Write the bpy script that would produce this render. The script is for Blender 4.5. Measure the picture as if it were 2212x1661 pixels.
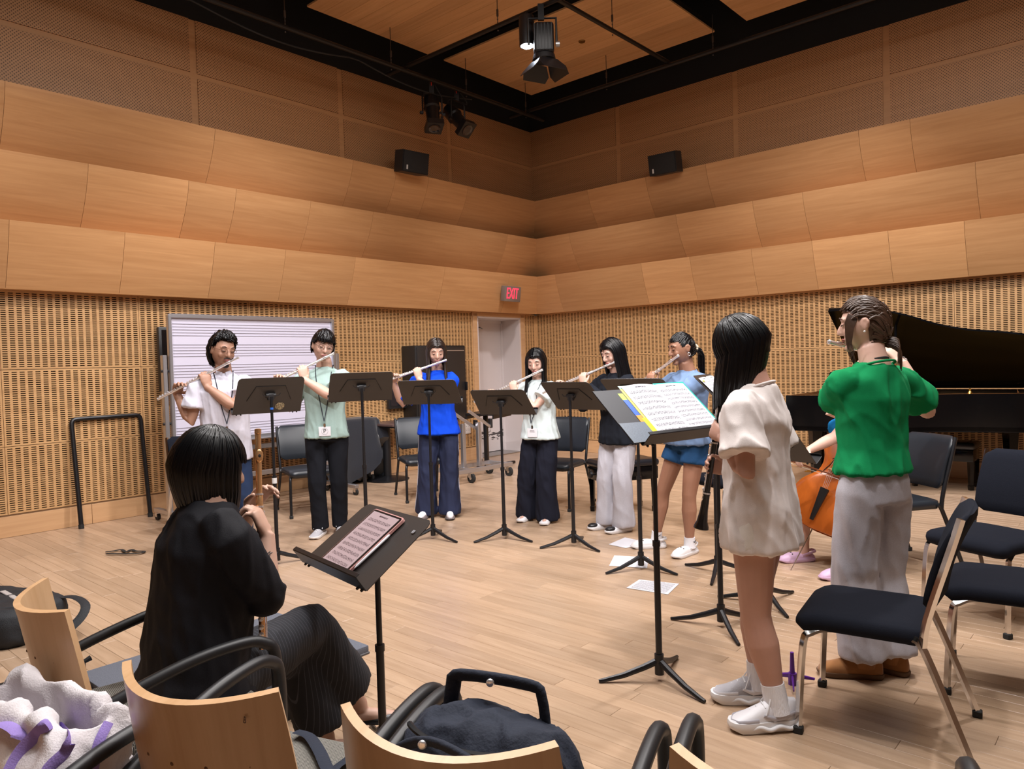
import bpy, bmesh, math, random
from math import sin, cos, pi, radians, sqrt, atan2
from mathutils import Vector, Matrix, noise, Quaternion
random.seed(7)
for o in list(bpy.data.objects): bpy.data.objects.remove(o)
SC = bpy.context.scene
COL = SC.collection
V = Vector
UP = V((0, 0, 1))

# ---------------------------------------------------------------- camera
FPX = 1591.0; CH = 1.42
PIT = radians(1.595); ROL = radians(1.715)
_F = V((0, cos(PIT), -sin(PIT))); _U0 = V((0, sin(PIT), cos(PIT))); _R0 = V((1, 0, 0))
_R = _R0 * cos(ROL) - _U0 * sin(ROL); _U = _R0 * sin(ROL) + _U0 * cos(ROL)
cam_d = bpy.data.cameras.new('camera'); cam = bpy.data.objects.new('camera', cam_d); COL.objects.link(cam)
cam_d.sensor_width = 36; cam_d.lens = 36 * FPX / 2212; cam_d.clip_start = .05; cam_d.clip_end = 60
m3 = Matrix((_R, _U, -_F)).transposed()
cam.matrix_world = Matrix.Translation((0, 0, CH)) @ m3.to_4x4()
SC.camera = cam

def ray(x, y): return _F * FPX + _R * (x - 1106) - _U * (y - 830.5)
def gz(x, y, z=0.0):                       # a pixel of the photograph on the horizontal plane z
    d = ray(x, y); return V((0, 0, CH)) + d * ((z - CH) / d.z)
def gd(x, y, Y):                           # a pixel at depth Y (metres in front of the camera)
    d = ray(x, y); return V((0, 0, CH)) + d * (Y / d.y)

# room frame: origin in the far corner, a along the left wall, b along the right wall
CO = V((.42, 12.17, 0)); UA = V((-.6634, -.7483, 0)); UB = V((.7483, -.6634, 0))
def RM(a, b, z): return CO + UA * a + UB * b + UP * z
RMAT = Matrix.Translation(CO) @ Matrix((UA, UB, UP)).transposed().to_4x4()
ANG_A = atan2(UA.y, UA.x)

# ---------------------------------------------------------------- world, lights, exposure
W = bpy.data.worlds.new('world'); SC.world = W; W.use_nodes = True
W.node_tree.nodes['Background'].inputs[0].default_value = (.9, .93, 1, 1)
W.node_tree.nodes['Background'].inputs[1].default_value = .02
SC.view_settings.view_transform = 'Standard'; SC.view_settings.look = 'None'
SC.view_settings.gamma = 1; SC.view_settings.use_curve_mapping = False
SC.view_settings.exposure = 0.45

def spot(name, loc, target, power, size=70, blend=.5, rad=.08, color=(1, .97, .93)):
    l = bpy.data.lights.new(name, 'SPOT'); l.energy = power; l.spot_size = radians(size); l.spot_blend = blend
    l.shadow_soft_size = rad; l.color = color
    o = bpy.data.objects.new(name, l); COL.objects.link(o); o.location = loc
    o.rotation_euler = (V(target) - V(loc)).to_track_quat('-Z', 'Y').to_euler(); return o
def area(name, loc, target, power, sx, sy, color=(1, .97, .93)):
    l = bpy.data.lights.new(name, 'AREA'); l.shape = 'RECTANGLE'; l.size = sx; l.size_y = sy; l.energy = power; l.color = color
    o = bpy.data.objects.new(name, l); COL.objects.link(o); o.location = loc
    o.rotation_euler = (V(target) - V(loc)).to_track_quat('-Z', 'Y').to_euler(); return o
WHT = (1, .955, .97)
spot('stage_spot', RM(4.0, 6.6, 5.1), RM(4.0, 5.4, 0), 300, 125, .8, .09, WHT)
spot('stage_spot', RM(6.8, 3.8, 5.1), RM(5.6, 4.0, 0), 300, 125, .8, .09, WHT)
spot('stage_spot', RM(7.6, 7.0, 5.1), RM(6.4, 6.0, .3), 210, 125, .8, .09, WHT)
spot('wall_wash', RM(2.6, 2.6, 5.1), RM(1.3, 1.3, 1.0), 287, 82, .9, .12, WHT)
spot('wall_wash', RM(5.6, 2.7, 5.1), RM(5.0, .5, .9), 325, 82, .9, .12, WHT)
spot('wall_wash', RM(8.4, 2.8, 5.1), RM(7.8, .5, .9), 250, 82, .9, .12, WHT)
spot('wall_wash', RM(2.7, 5.4, 5.1), RM(.5, 4.8, .9), 325, 82, .9, .12, WHT)
spot('wall_wash', RM(2.8, 8.4, 5.1), RM(.5, 7.8, .9), 250, 82, .9, .12, WHT)
spot('front_light', RM(9.6, 6.6, 5.1), RM(4.6, 3.2, .9), 620, 44, .8, .10, WHT)
spot('front_light', RM(6.4, 9.8, 5.1), RM(3.4, 4.8, .9), 620, 44, .8, .10, WHT)
for q in ((9.2, 4.6), (4.6, 9.2), (8.8, 8.8)):  # unseen fill lamps, added to brighten the upper walls
    l = bpy.data.lights.new('added_fill_light', 'POINT'); l.energy = 26; l.shadow_soft_size = .2; l.color = (1, .93, .86); o = bpy.data.objects.new('added_fill_light', l); COL.objects.link(o); o.location = RM(q[0], q[1], 4.9)
area('house_light', RM(6.3, 6.0, 5.2), RM(6.3, 6.0, 0), 300, 5.0, 5.0, (1, .95, .9))

# ---------------------------------------------------------------- materials
MATS = {}
def mat(name, col, rough=.5, metal=0., spec=.5, var=0., vscale=8., bump=0., bscale=60., stretch=(1, 1, 1), coat=0., sheen=0., alpha=1., emit=None, estr=0., trans=0., sub=0.):
    if name in MATS: return MATS[name]
    m = bpy.data.materials.new(name); m.use_nodes = True; nt = m.node_tree; b = nt.nodes['Principled BSDF']
    b.inputs['Base Color'].default_value = (*col, 1); b.inputs['Roughness'].default_value = rough
    b.inputs['Metallic'].default_value = metal; b.inputs['Specular IOR Level'].default_value = spec
    if coat: b.inputs['Coat Weight'].default_value = coat; b.inputs['Coat Roughness'].default_value = .08
    if sheen: b.inputs['Sheen Weight'].default_value = sheen; b.inputs['Sheen Roughness'].default_value = .5
    if alpha < 1: b.inputs['Alpha'].default_value = alpha
    if trans: b.inputs['Transmission Weight'].default_value = trans
    if sub: b.inputs['Subsurface Weight'].default_value = sub; b.inputs['Subsurface Radius'].default_value = (.012, .005, .003)
    if emit: b.inputs['Emission Color'].default_value = (*emit, 1); b.inputs['Emission Strength'].default_value = estr
    if var or bump:
        tc = nt.nodes.new('ShaderNodeTexCoord'); mp = nt.nodes.new('ShaderNodeMapping')
        mp.inputs['Scale'].default_value = stretch; nt.links.new(tc.outputs['Object'], mp.inputs[0])
        if var:
            n = nt.nodes.new('ShaderNodeTexNoise'); n.inputs['Scale'].default_value = vscale; n.inputs['Detail'].default_value = 6
            nt.links.new(mp.outputs[0], n.inputs['Vector'])
            hs = nt.nodes.new('ShaderNodeMixRGB'); hs.blend_type = 'MIX'
            hs.inputs[1].default_value = (*[c * (1 - var) for c in col], 1); hs.inputs[2].default_value = (*[min(1, c * (1 + var)) for c in col], 1)
            nt.links.new(n.outputs['Fac'], hs.inputs[0]); nt.links.new(hs.outputs[0], b.inputs['Base Color'])
        if bump:
            n2 = nt.nodes.new('ShaderNodeTexNoise'); n2.inputs['Scale'].default_value = bscale; n2.inputs['Detail'].default_value = 3
            nt.links.new(mp.outputs[0], n2.inputs['Vector'])
            bp = nt.nodes.new('ShaderNodeBump'); bp.inputs['Strength'].default_value = bump; bp.inputs['Distance'].default_value = .01
            nt.links.new(n2.outputs['Fac'], bp.inputs['Height']); nt.links.new(bp.outputs[0], b.inputs['Normal'])
    MATS[name] = m; return m

def wood(name, c1, c2, rough=.4, scale=1., tint=.10, grain=(1.2, 22, 22), coat=0., perf=False):
    """veneer: long grain along local X, per-object tint, optional perforation"""
    if name in MATS: return MATS[name]
    m = bpy.data.materials.new(name); m.use_nodes = True; nt = m.node_tree; N = nt.nodes; L = nt.links; b = N['Principled BSDF']
    tc = N.new('ShaderNodeTexCoord'); mp = N.new('ShaderNodeMapping'); mp.inputs['Scale'].default_value = [g * scale for g in grain]
    oi = N.new('ShaderNodeObjectInfo'); ad = N.new('ShaderNodeVectorMath'); ad.operation = 'ADD'
    sc = N.new('ShaderNodeVectorMath'); sc.operation = 'SCALE'; sc.inputs['Scale'].default_value = 37.
    cb = N.new('ShaderNodeCombineXYZ'); L.new(oi.outputs['Random'], cb.inputs[0]); L.new(oi.outputs['Random'], cb.inputs[1]); L.new(cb.outputs[0], sc.inputs[0])
    L.new(tc.outputs['Object'], ad.inputs[0]); L.new(sc.outputs[0], ad.inputs[1]); L.new(ad.outputs[0], mp.inputs[0])
    n = N.new('ShaderNodeTexNoise'); n.inputs['Scale'].default_value = 1.; n.inputs['Detail'].default_value = 7; n.inputs['Roughness'].default_value = .62; n.inputs['Distortion'].default_value = .6
    L.new(mp.outputs[0], n.inputs['Vector'])
    cr = N.new('ShaderNodeValToRGB'); cr.color_ramp.elements[0].position = .30; cr.color_ramp.elements[1].position = .70
    cr.color_ramp.elements[0].color = (*c1, 1); cr.color_ramp.elements[1].color = (*c2, 1); L.new(n.outputs['Fac'], cr.inputs[0])
    at = N.new('ShaderNodeAttribute'); at.attribute_name = 'tint'
    mr = N.new('ShaderNodeMapRange'); mr.inputs['To Min'].default_value = 1 - tint; mr.inputs['To Max'].default_value = 1 + tint
    mx0 = N.new('ShaderNodeMath'); mx0.operation = 'ADD'; L.new(oi.outputs['Random'], mx0.inputs[0]); L.new(at.outputs['Fac'], mx0.inputs[1])
    fr = N.new('ShaderNodeMath'); fr.operation = 'FRACT'; L.new(mx0.outputs[0], fr.inputs[0])
    L.new(fr.outputs[0], mr.inputs['Value'])
    mu = N.new('ShaderNodeMixRGB'); mu.blend_type = 'MULTIPLY'; mu.inputs[0].default_value = 1.
    L.new(cr.outputs[0], mu.inputs[1]); L.new(mr.outputs[0], mu.inputs[2])
    out = mu.outputs[0]
    if perf:
        mp2 = N.new('ShaderNodeMapping'); mp2.inputs['Rotation'].default_value = (0, radians(45), 0); mp2.inputs['Scale'].default_value = (44, 0, 44)
        L.new(tc.outputs['Object'], mp2.inputs[0])
        fx = N.new('ShaderNodeVectorMath'); fx.operation = 'FRACTION'; L.new(mp2.outputs[0], fx.inputs[0])
        sp = N.new('ShaderNodeSeparateXYZ'); L.new(fx.outputs[0], sp.inputs[0])
        prev = None
        for k in (0, 2):
            s1 = N.new('ShaderNodeMath'); s1.operation = 'SUBTRACT'; s1.inputs[1].default_value = .5; L.new(sp.outputs[k], s1.inputs[0])
            s2 = N.new('ShaderNodeMath'); s2.operation = 'ABSOLUTE'; L.new(s1.outputs[0], s2.inputs[0])
            s3 = N.new('ShaderNodeMath'); s3.operation = 'LESS_THAN'; s3.inputs[1].default_value = .24; L.new(s2.outputs[0], s3.inputs[0])
            if prev is None: prev = s3
            else:
                pm = N.new('ShaderNodeMath'); pm.operation = 'MULTIPLY'; L.new(prev.outputs[0], pm.inputs[0]); L.new(s3.outputs[0], pm.inputs[1])
        mq = N.new('ShaderNodeMixRGB'); mq.inputs[2].default_value = (.13, .062, .026, 1); L.new(pm.outputs[0], mq.inputs[0]); L.new(out, mq.inputs[1]); out = mq.outputs[0]
    L.new(out, b.inputs['Base Color']); b.inputs['Roughness'].default_value = rough
    if coat: b.inputs['Coat Weight'].default_value = coat; b.inputs['Coat Roughness'].default_value = .25
    MATS[name] = m; return m

M_VEN = wood('maple_veneer', (.50, .255, .105), (.61, .335, .15), .40, tint=.09)
M_PERF = wood('perforated_maple', (.46, .235, .10), (.54, .285, .13), .5, tint=.05, perf=True)
M_SLOT = wood('slotted_maple', (.50, .285, .125), (.60, .36, .165), .45, tint=.05)
M_BASE = wood('base_maple', (.52, .30, .15), (.62, .38, .2), .4, tint=.06)
M_FLOOR = wood('maple_floor', (.37, .245, .155), (.49, .345, .235), .33, tint=.11, grain=(2.2, 30, 30), coat=.15)
M_CEIL = wood('ceiling_maple', (.56, .315, .14), (.68, .41, .20), .45, tint=.10)
M_BLACK = mat('matte_black', (.006, .006, .007), .8)
M_STEEL = mat('pipe_black', (.012, .011, .011), .45, .3)

# ---------------------------------------------------------------- mesh helpers
def wmat(o):
    M = Matrix.LocRotScale(o.location, o.rotation_euler, o.scale)
    while o.parent is not None:
        o = o.parent; M = Matrix.LocRotScale(o.location, o.rotation_euler, o.scale) @ M
    return M
class MB:
    def __init__(s): s.v = []; s.f = []; s.mi = []; s.cur = 0
    def add(s, vs, fs):
        k = len(s.v); s.v += [V(p) for p in vs]; s.f += [tuple(i + k for i in f) for f in fs]; s.mi += [s.cur] * len(fs)
    def xf(s, M, start=0):
        for i in range(start, len(s.v)): s.v[i] = M @ s.v[i]
        return s
    def box(s, c, size, R=None):
        c = V(c); h = V(size) / 2; vs = []
        for z in (-1, 1):
            for x, y in ((-1, -1), (1, -1), (1, 1), (-1, 1)):
                p = V((x * h.x, y * h.y, z * h.z)); vs.append(c + (R @ p if R else p))
        s.add(vs, [(3, 2, 1, 0), (4, 5, 6, 7), (0, 1, 5, 4), (1, 2, 6, 5), (2, 3, 7, 6), (3, 0, 4, 7)]); return s
    def rbox(s, c, size, r=.01, seg=2, R=None):
        bm = bmesh.new(); bmesh.ops.create_cube(bm, size=1)
        for v in bm.verts: v.co = V((v.co.x * size[0], v.co.y * size[1], v.co.z * size[2]))
        bmesh.ops.bevel(bm, geom=bm.edges[:], offset=min(r, min(size) * .49), segments=seg, profile=.5, affect='EDGES')
        bm.verts.index_update(); c = V(c)
        s.add([c + (R @ v.co if R else v.co) for v in bm.verts], [[v.index for v in f.verts] for f in bm.faces]); bm.free(); return s
    def loft(s, rings, cap=True, close=False):
        n = len(rings[0]); k = len(s.v)
        for r in rings: s.v += [V(p) for p in r]
        m = len(rings); fs = []
        for i in range(m - 1 if not close else m):
            j = (i + 1) % m
            for q in range(n): fs.append((k + i * n + q, k + i * n + (q + 1) % n, k + j * n + (q + 1) % n, k + j * n + q))
        if cap and not close: fs.append(tuple(k + q for q in reversed(range(n)))); fs.append(tuple(k + (m - 1) * n + q for q in range(n)))
        s.f += fs; s.mi += [s.cur] * len(fs); return s
    def tube(s, pts, r, n=8, cap=True, flat=None, side=None):
        """tube along pts; r a number or list; flat = (a,b) radii factors along side and normal"""
        pts = [V(p) for p in pts]; m = len(pts); rr = r if isinstance(r, (list, tuple)) else [r] * m
        rings = []; prev = None
        for i in range(m):
            t = (pts[min(i + 1, m - 1)] - pts[max(i - 1, 0)])
            t = t.normalized() if t.length > 1e-9 else V((0, 0, 1))
            if prev is None:
                a = V(side) if side is not None else (V((0, 0, 1)) if abs(t.z) < .9 else V((1, 0, 0)))
                a = (a - t * a.dot(t)); a = a.normalized() if a.length > 1e-6 else t.orthogonal().normalized()
            else:
                a = prev - t * prev.dot(t); a = a.normalized() if a.length > 1e-6 else t.orthogonal().normalized()
            prev = a; b = t.cross(a); fa, fb = flat if flat else (1, 1)
            rings.append([pts[i] + (a * cos(q * 2 * pi / n) * fa + b * sin(q * 2 * pi / n) * fb) * rr[i] for q in range(n)])
        return s.loft(rings, cap)
    def cap_tube(s, p0, p1, r0, r1=None, n=12, k=3):
        """capsule-ended tapered limb"""
        r1 = r0 if r1 is None else r1; p0 = V(p0); p1 = V(p1); t = (p1 - p0).normalized(); P = []; Rr = []
        for i in range(k): a = pi / 2 * (1 - i / k); P.append(p0 - t * r0 * sin(a)); Rr.append(max(r0 * cos(a), 1e-4))
        P.append(p0); Rr.append(r0); P.append(p1); Rr.append(r1)
        for i in range(1, k + 1): a = pi / 2 * i / k; P.append(p1 + t * r1 * sin(a)); Rr.append(max(r1 * cos(a), 1e-4))
        return s.tube(P, Rr, n)
    def cyl(s, p0, p1, r, n=16, r1=None): return s.tube([p0, p1], [r, r if r1 is None else r1], n)
    def ell(s, c, rad, R=None, nu=16, nv=10):
        c = V(c); vs = []; fs = []
        for j in range(nv + 1):
            t = pi * j / nv
            for i in range(nu):
                p = V((rad[0] * sin(t) * cos(2 * pi * i / nu), rad[1] * sin(t) * sin(2 * pi * i / nu), rad[2] * cos(t))); vs.append(c + (R @ p if R else p))
        for j in range(nv):
            for i in range(nu): fs.append((j * nu + i, (j + 1) * nu + i, (j + 1) * nu + (i + 1) % nu, j * nu + (i + 1) % nu))
        s.add(vs, fs); return s
    def lathe(s, prof, n=20, M=None):
        """prof: list of (r,z)"""
        rings = []
        for r, z in prof:
            ring = [V((max(r, 1e-4) * cos(2 * pi * i / n), max(r, 1e-4) * sin(2 * pi * i / n), z)) for i in range(n)]
            rings.append([M @ p for p in ring] if M else ring)
        return s.loft(rings)
    def prism(s, outline, d, M=None):
        """outline: list of (x,y); extruded 0..d in z"""
        n = len(outline); vs = [V((x, y, 0)) for x, y in outline] + [V((x, y, d)) for x, y in outline]
        if M: vs = [M @ p for p in vs]
        s.add(vs, [tuple(reversed(range(n))), tuple(range(n, 2 * n))] + [(i, (i + 1) % n, n + (i + 1) % n, n + i) for i in range(n)]); return s
    def build(s, name, m, parent=None, world=False, smooth=35, tint=None, kind=None):
        me = bpy.data.meshes.new(name); vs = s.v
        if world and parent is not None:
            I = wmat(parent).inverted(); vs = [I @ p for p in vs]
        me.from_pydata([tuple(p) for p in vs], [], s.f)
        ms = m if isinstance(m, (list, tuple)) else [m]
        for q in ms: me.materials.append(q)
        if len(ms) > 1: me.polygons.foreach_set('material_index', s.mi)
        if smooth:
            me.shade_smooth()
            if smooth < 180: me.set_sharp_from_angle(angle=radians(smooth))
        me.update()
        return link(name, me, parent, kind)

def link(name, me, parent=None, kind=None):
    o = bpy.data.objects.new(name, me); COL.objects.link(o)
    if parent is not None: o.parent = parent
    if kind: o['kind'] = kind
    return o
def tag(o, label=None, cat=None, group=None, kind=None):
    if label: o['label'] = label
    if cat: o['category'] = cat
    if group: o['group'] = group
    if kind: o['kind'] = kind
    return o
def thing(name, label, cat, loc=(0, 0, 0), rz=0., group=None):
    o = bpy.data.objects.new(name, None); o.empty_display_size = .1; COL.objects.link(o); o.location = loc; o.rotation_euler = (0, 0, rz)
    return tag(o, label, cat, group)
def copy_tree(o, parent=None):
    c = o.copy(); COL.objects.link(c)
    if parent is not None: c.parent = parent
    for ch in list(o.children): copy_tree(ch, c)
    return c
def rotm(axis, ang): return Matrix.Rotation(ang, 3, axis)
def frame(x, y, z): return Matrix((V(x), V(y), V(z))).transposed()
def bez(p0, p1, p2, p3, n=8):
    p0, p1, p2, p3 = V(p0), V(p1), V(p2), V(p3); out = []
    for i in range(n + 1):
        t = i / n; u = 1 - t; out.append(p0 * u**3 + p1 * 3 * u * u * t + p2 * 3 * u * t * t + p3 * t**3)
    return out
def rrect(w, h, r, n=4):
    o = []
    for cx, cy, a0 in ((w / 2 - r, h / 2 - r, 0), (-w / 2 + r, h / 2 - r, 90), (-w / 2 + r, -h / 2 + r, 180), (w / 2 - r, -h / 2 + r, 270)):
        for i in range(n + 1): a = radians(a0 + 90 * i / n); o.append((cx + r * cos(a), cy + r * sin(a)))
    return o
def crom(pts, n=6):
    """Catmull-Rom through pts"""
    pts = [V(p) for p in pts]; out = []
    for i in range(len(pts) - 1):
        a = pts[max(i - 1, 0)]; b = pts[i]; c = pts[i + 1]; d = pts[min(i + 2, len(pts) - 1)]
        for k in range(n):
            t = k / n; out.append(.5 * ((2 * b) + (c - a) * t + (2 * a - 5 * b + 4 * c - d) * t * t + (3 * b - 3 * c + d - a) * t**3))
    out.append(pts[-1]); return out
# ================================================================ ROOM
def room_obj(name, kind='structure', label=None):
    o = bpy.data.objects.new(name, None); COL.objects.link(o); o.matrix_world = RMAT; o.location = CO
    o.rotation_euler = RMAT.to_euler(); o['kind'] = kind
    if label: o['label'] = label
    return o
# ---- floor: maple strips, running along the right wall's direction (b)
floor = room_obj('floor'); AMAX, BMAX = 14.0, 12.5
slab = MB(); slab.box((AMAX / 2, BMAX / 2, -.06), (AMAX + .6, BMAX + .6, .1)); slab.build('subfloor', mat('subfloor', (.10, .06, .035), .8), floor, smooth=0)
rf = random.Random(3)
plank_w = .083; planks = []
a = 0.
while a < AMAX:
    b = -rf.random() * 1.2
    while b < BMAX:
        ln = rf.uniform(.55, 1.6); b0, b1 = max(b, 0), min(b + ln, BMAX)
        if b1 - b0 > .02: planks.append((a, b0, b1))
        b += ln
    a += plank_w
def plank_size(p):
    c = RM(p[0] + plank_w / 2, (p[1] + p[2]) / 2, 0)
    if c.y < 1.5: return 0
    px = 1106 + FPX * c.x / c.y
    if px < -60 or px > 2270 or 830 + FPX * CH / c.y - 45 > 1750: return 0
    return (p[2] - p[1]) / c.y**2
planks.sort(key=plank_size, reverse=True)
def plank_mesh(lst, name):
    vs = []; fs = []; tn = []
    for (a, b0, b1) in lst:
        k = len(vs); x0, x1 = a + .0005, a + plank_w - .0005; y0, y1 = b0 + .0006, b1 - .0006; c = .0012
        vs += [(y0, -x0, -.011), (y1, -x0, -.011), (y1, -x1, -.011), (y0, -x1, -.011), (y0, -x0, -c), (y1, -x0, -c), (y1, -x1, -c), (y0, -x1, -c),
               (y0 + c, -x0 - c, 0), (y1 - c, -x0 - c, 0), (y1 - c, -x1 + c, 0), (y0 + c, -x1 + c, 0)]
        for q in range(4):
            fs.append((k + q, k + 4 + q, k + 4 + (q + 1) % 4, k + (q + 1) % 4)); fs.append((k + 4 + q, k + 8 + q, k + 8 + (q + 1) % 4, k + 4 + (q + 1) % 4))
        fs.append((k + 8, k + 11, k + 10, k + 9)); t = rf.random(); tn += [t] * 12
    me = bpy.data.meshes.new(name); me.from_pydata(vs, [], fs); me.materials.append(M_FLOOR)
    at = me.attributes.new('tint', 'FLOAT', 'POINT'); at.data.foreach_set('value', tn); return me
# planks are modelled with local x along b, so the grain follows the plank
for p in planks[:300]:
    me = plank_mesh([(0, 0, p[2] - p[1])], 'plank'); o = link('plank', me, floor); o.location = (p[0], p[1], 0); o.rotation_euler = (0, 0, pi / 2)
o = link('strip_flooring', plank_mesh(planks[300:], 'strip_flooring'), floor, 'stuff'); o.rotation_euler = (0, 0, pi / 2)

# ---- slotted panels (real slots), shared meshes
def slot_panel(cols, rows, w, h, px=.0625, pz=.0195, sl=.041, sh=.0088, th=.014):
    xs = [0.]; x0 = (w - cols * px) / 2
    for i in range(cols): xs += [x0 + i * px + (px - sl) / 2, x0 + i * px + (px + sl) / 2]
    xs.append(w); zs = [0.]; z0 = (h - rows * pz) / 2
    for j in range(rows): zs += [z0 + j * pz + (pz - sh) / 2, z0 + j * pz + (pz + sh) / 2]
    zs.append(h); nx, nz = len(xs), len(zs)
    vs = [(x, 0, z) for z in zs for x in xs]; fs = []
    B = len(vs); bk = {}
    def back(i, j):
        if (i, j) not in bk: bk[(i, j)] = len(vs); vs.append((xs[i], -th, zs[j]))
        return bk[(i, j)]
    for j in range(nz - 1):
        i = 0
        while i < nx - 1:
            if i % 2 == 1 and j % 2 == 1:
                q = [(i, j), (i + 1, j), (i + 1, j + 1), (i, j + 1)]
                for k in range(4):
                    c, d = q[k], q[(k + 1) % 4]; fs.append((c[1] * nx + c[0], d[1] * nx + d[0], back(*d), back(*c)))
                i += 1
            elif j % 2 == 0:
                fs.append((j * nx, j * nx + nx - 1, (j + 1) * nx + nx - 1, (j + 1) * nx)) if False else None
                fs.append((j * nx + i, j * nx + i + 1, (j + 1) * nx + i + 1, (j + 1) * nx + i)); i += 1
            else:
                fs.append((j * nx + i, j * nx + i + 1, (j + 1) * nx + i + 1, (j + 1) * nx + i)); i += 1
    n = len(vs); vs += [(0, -th, 0), (w, -th, 0), (w, -th, h), (0, -th, h)]
    c = [0, nx - 1, nx * nz - 1, nx * (nz - 1)]
    for k in range(4): fs.append((c[(k + 1) % 4], c[k], n + k, n + (k + 1) % 4))
    me = bpy.data.meshes.new('slotted_panel'); me.from_pydata(vs, [], fs); me.materials.append(M_SLOT); return me
ROWS = [(.205, .81, 30), (.815, 1.50, 34), (1.505, 2.215, 35)]
PW = 1.20
SLOTM = [slot_panel(19, n, PW - .004, z1 - z0) for z0, z1, n in ROWS]
SLOT4 = [slot_panel(4, n, .27, z1 - z0) for z0, z1, n in ROWS]

# band cross-section: (offset from wall, z); every lip stands proud of the foot of the band above
BANDS = [(2.215, 2.79), (2.79, 3.385), (3.385, 3.975)]
def band_prof(z0, z1, n=9):
    out = []
    for i in range(n + 1):
        t = i / n
        if z0 < 2.5: out.append((.13 + .21 * (.6 * t + .4 * (1 - (1 - t) ** 1.8)), z0 + (z1 - z0) * t))
        else: out.append((.03 + .31 * (.25 * t + .75 * (1 - (1 - t) ** 1.7)), z0 + (z1 - z0) * t))
    return out
def band_panel(L, z0, z1, mit0=False):
    """curved veneer panel; local x along the wall, y into the room; mit0: mitred at x=0"""
    pr = band_prof(z0, z1); m = MB(); vs = []
    n = len(pr)
    for x in (0, L):
        for y, z in pr: vs.append((x + (y if (mit0 and x == 0) else 0), y, z))
        for y, z in reversed(pr): vs.append((x + (max(y - .02, 0) if (mit0 and x == 0) else 0), y - .02, z))
    k = 2 * n; fs = [(i, (i + 1) % k, k + (i + 1) % k, k + i) for i in range(k)]
    for e in (0, k):
        for i in range(n - 1):
            q = (e + i, e + i + 1, e + k - 2 - i, e + k - 1 - i); fs.append(q if e == 0 else tuple(reversed(q)))
    m.add(vs, fs); return m
def on_left(px, py, off=0.):
    d = ray(px, py); o = V((0, 0, CH)); t = (off - (o - CO).dot(UB)) / d.dot(UB); p = o + d * t; return (p - CO).dot(UA), p.z
def on_right(px, py, off=0.):
    d = ray(px, py); o = V((0, 0, CH)); t = (off - (o - CO).dot(UA)) / d.dot(UA); p = o + d * t; return (p - CO).dot(UB), p.z
def jl(*px): return sorted([on_left(x, y, .22)[0] for x, y in px])
def jr(*px): return sorted([on_right(x, y, .22)[0] for x, y in px])
JL = [jl((1090, 640), (950, 620), (757, 610), (607, 595), (455, 585), (262, 570), (14, 545)) + [8.9, 10.6], jl((1085, 540), (795, 500), (660, 475), (500, 455), (398, 440), (182, 400)) + [7.9, 9.4, 11], jl((1000, 460), (915, 440), (845, 420), (752, 400), (455, 340), (5, 250)) + [8.6, 10.4]]
JR = [jr((1210, 630), (1395, 610), (1500, 600), (1632, 590), (1762, 570), (1925, 540), (2088, 520)) + [8.2, 9.6], jr((1240, 540), (1470, 500), (1635, 480), (1742, 460), (2112, 400)) + [8, 9.6], jr((1280, 460), (1405, 430), (1534, 400), (1862, 330), (1972, 300)) + [7.6, 9.2]]
PSL = [.0, on_left(736, 240, .03)[0], on_left(418, 150, .03)[0]]; PSL = [0., PSL[1] - (PSL[2] - PSL[1])] + PSL[1:] + [PSL[2] + (PSL[2] - PSL[1]) * k for k in (1, 2, 3)]
PSR = [.0, on_right(1588, 230, .03)[0], on_right(1914, 150, .03)[0]]; PSR = [0., PSR[1] - (PSR[2] - PSR[1])] + PSR[1:] + [PSR[2] + (PSR[2] - PSR[1]) * k for k in (1, 2, 3)]
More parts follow.
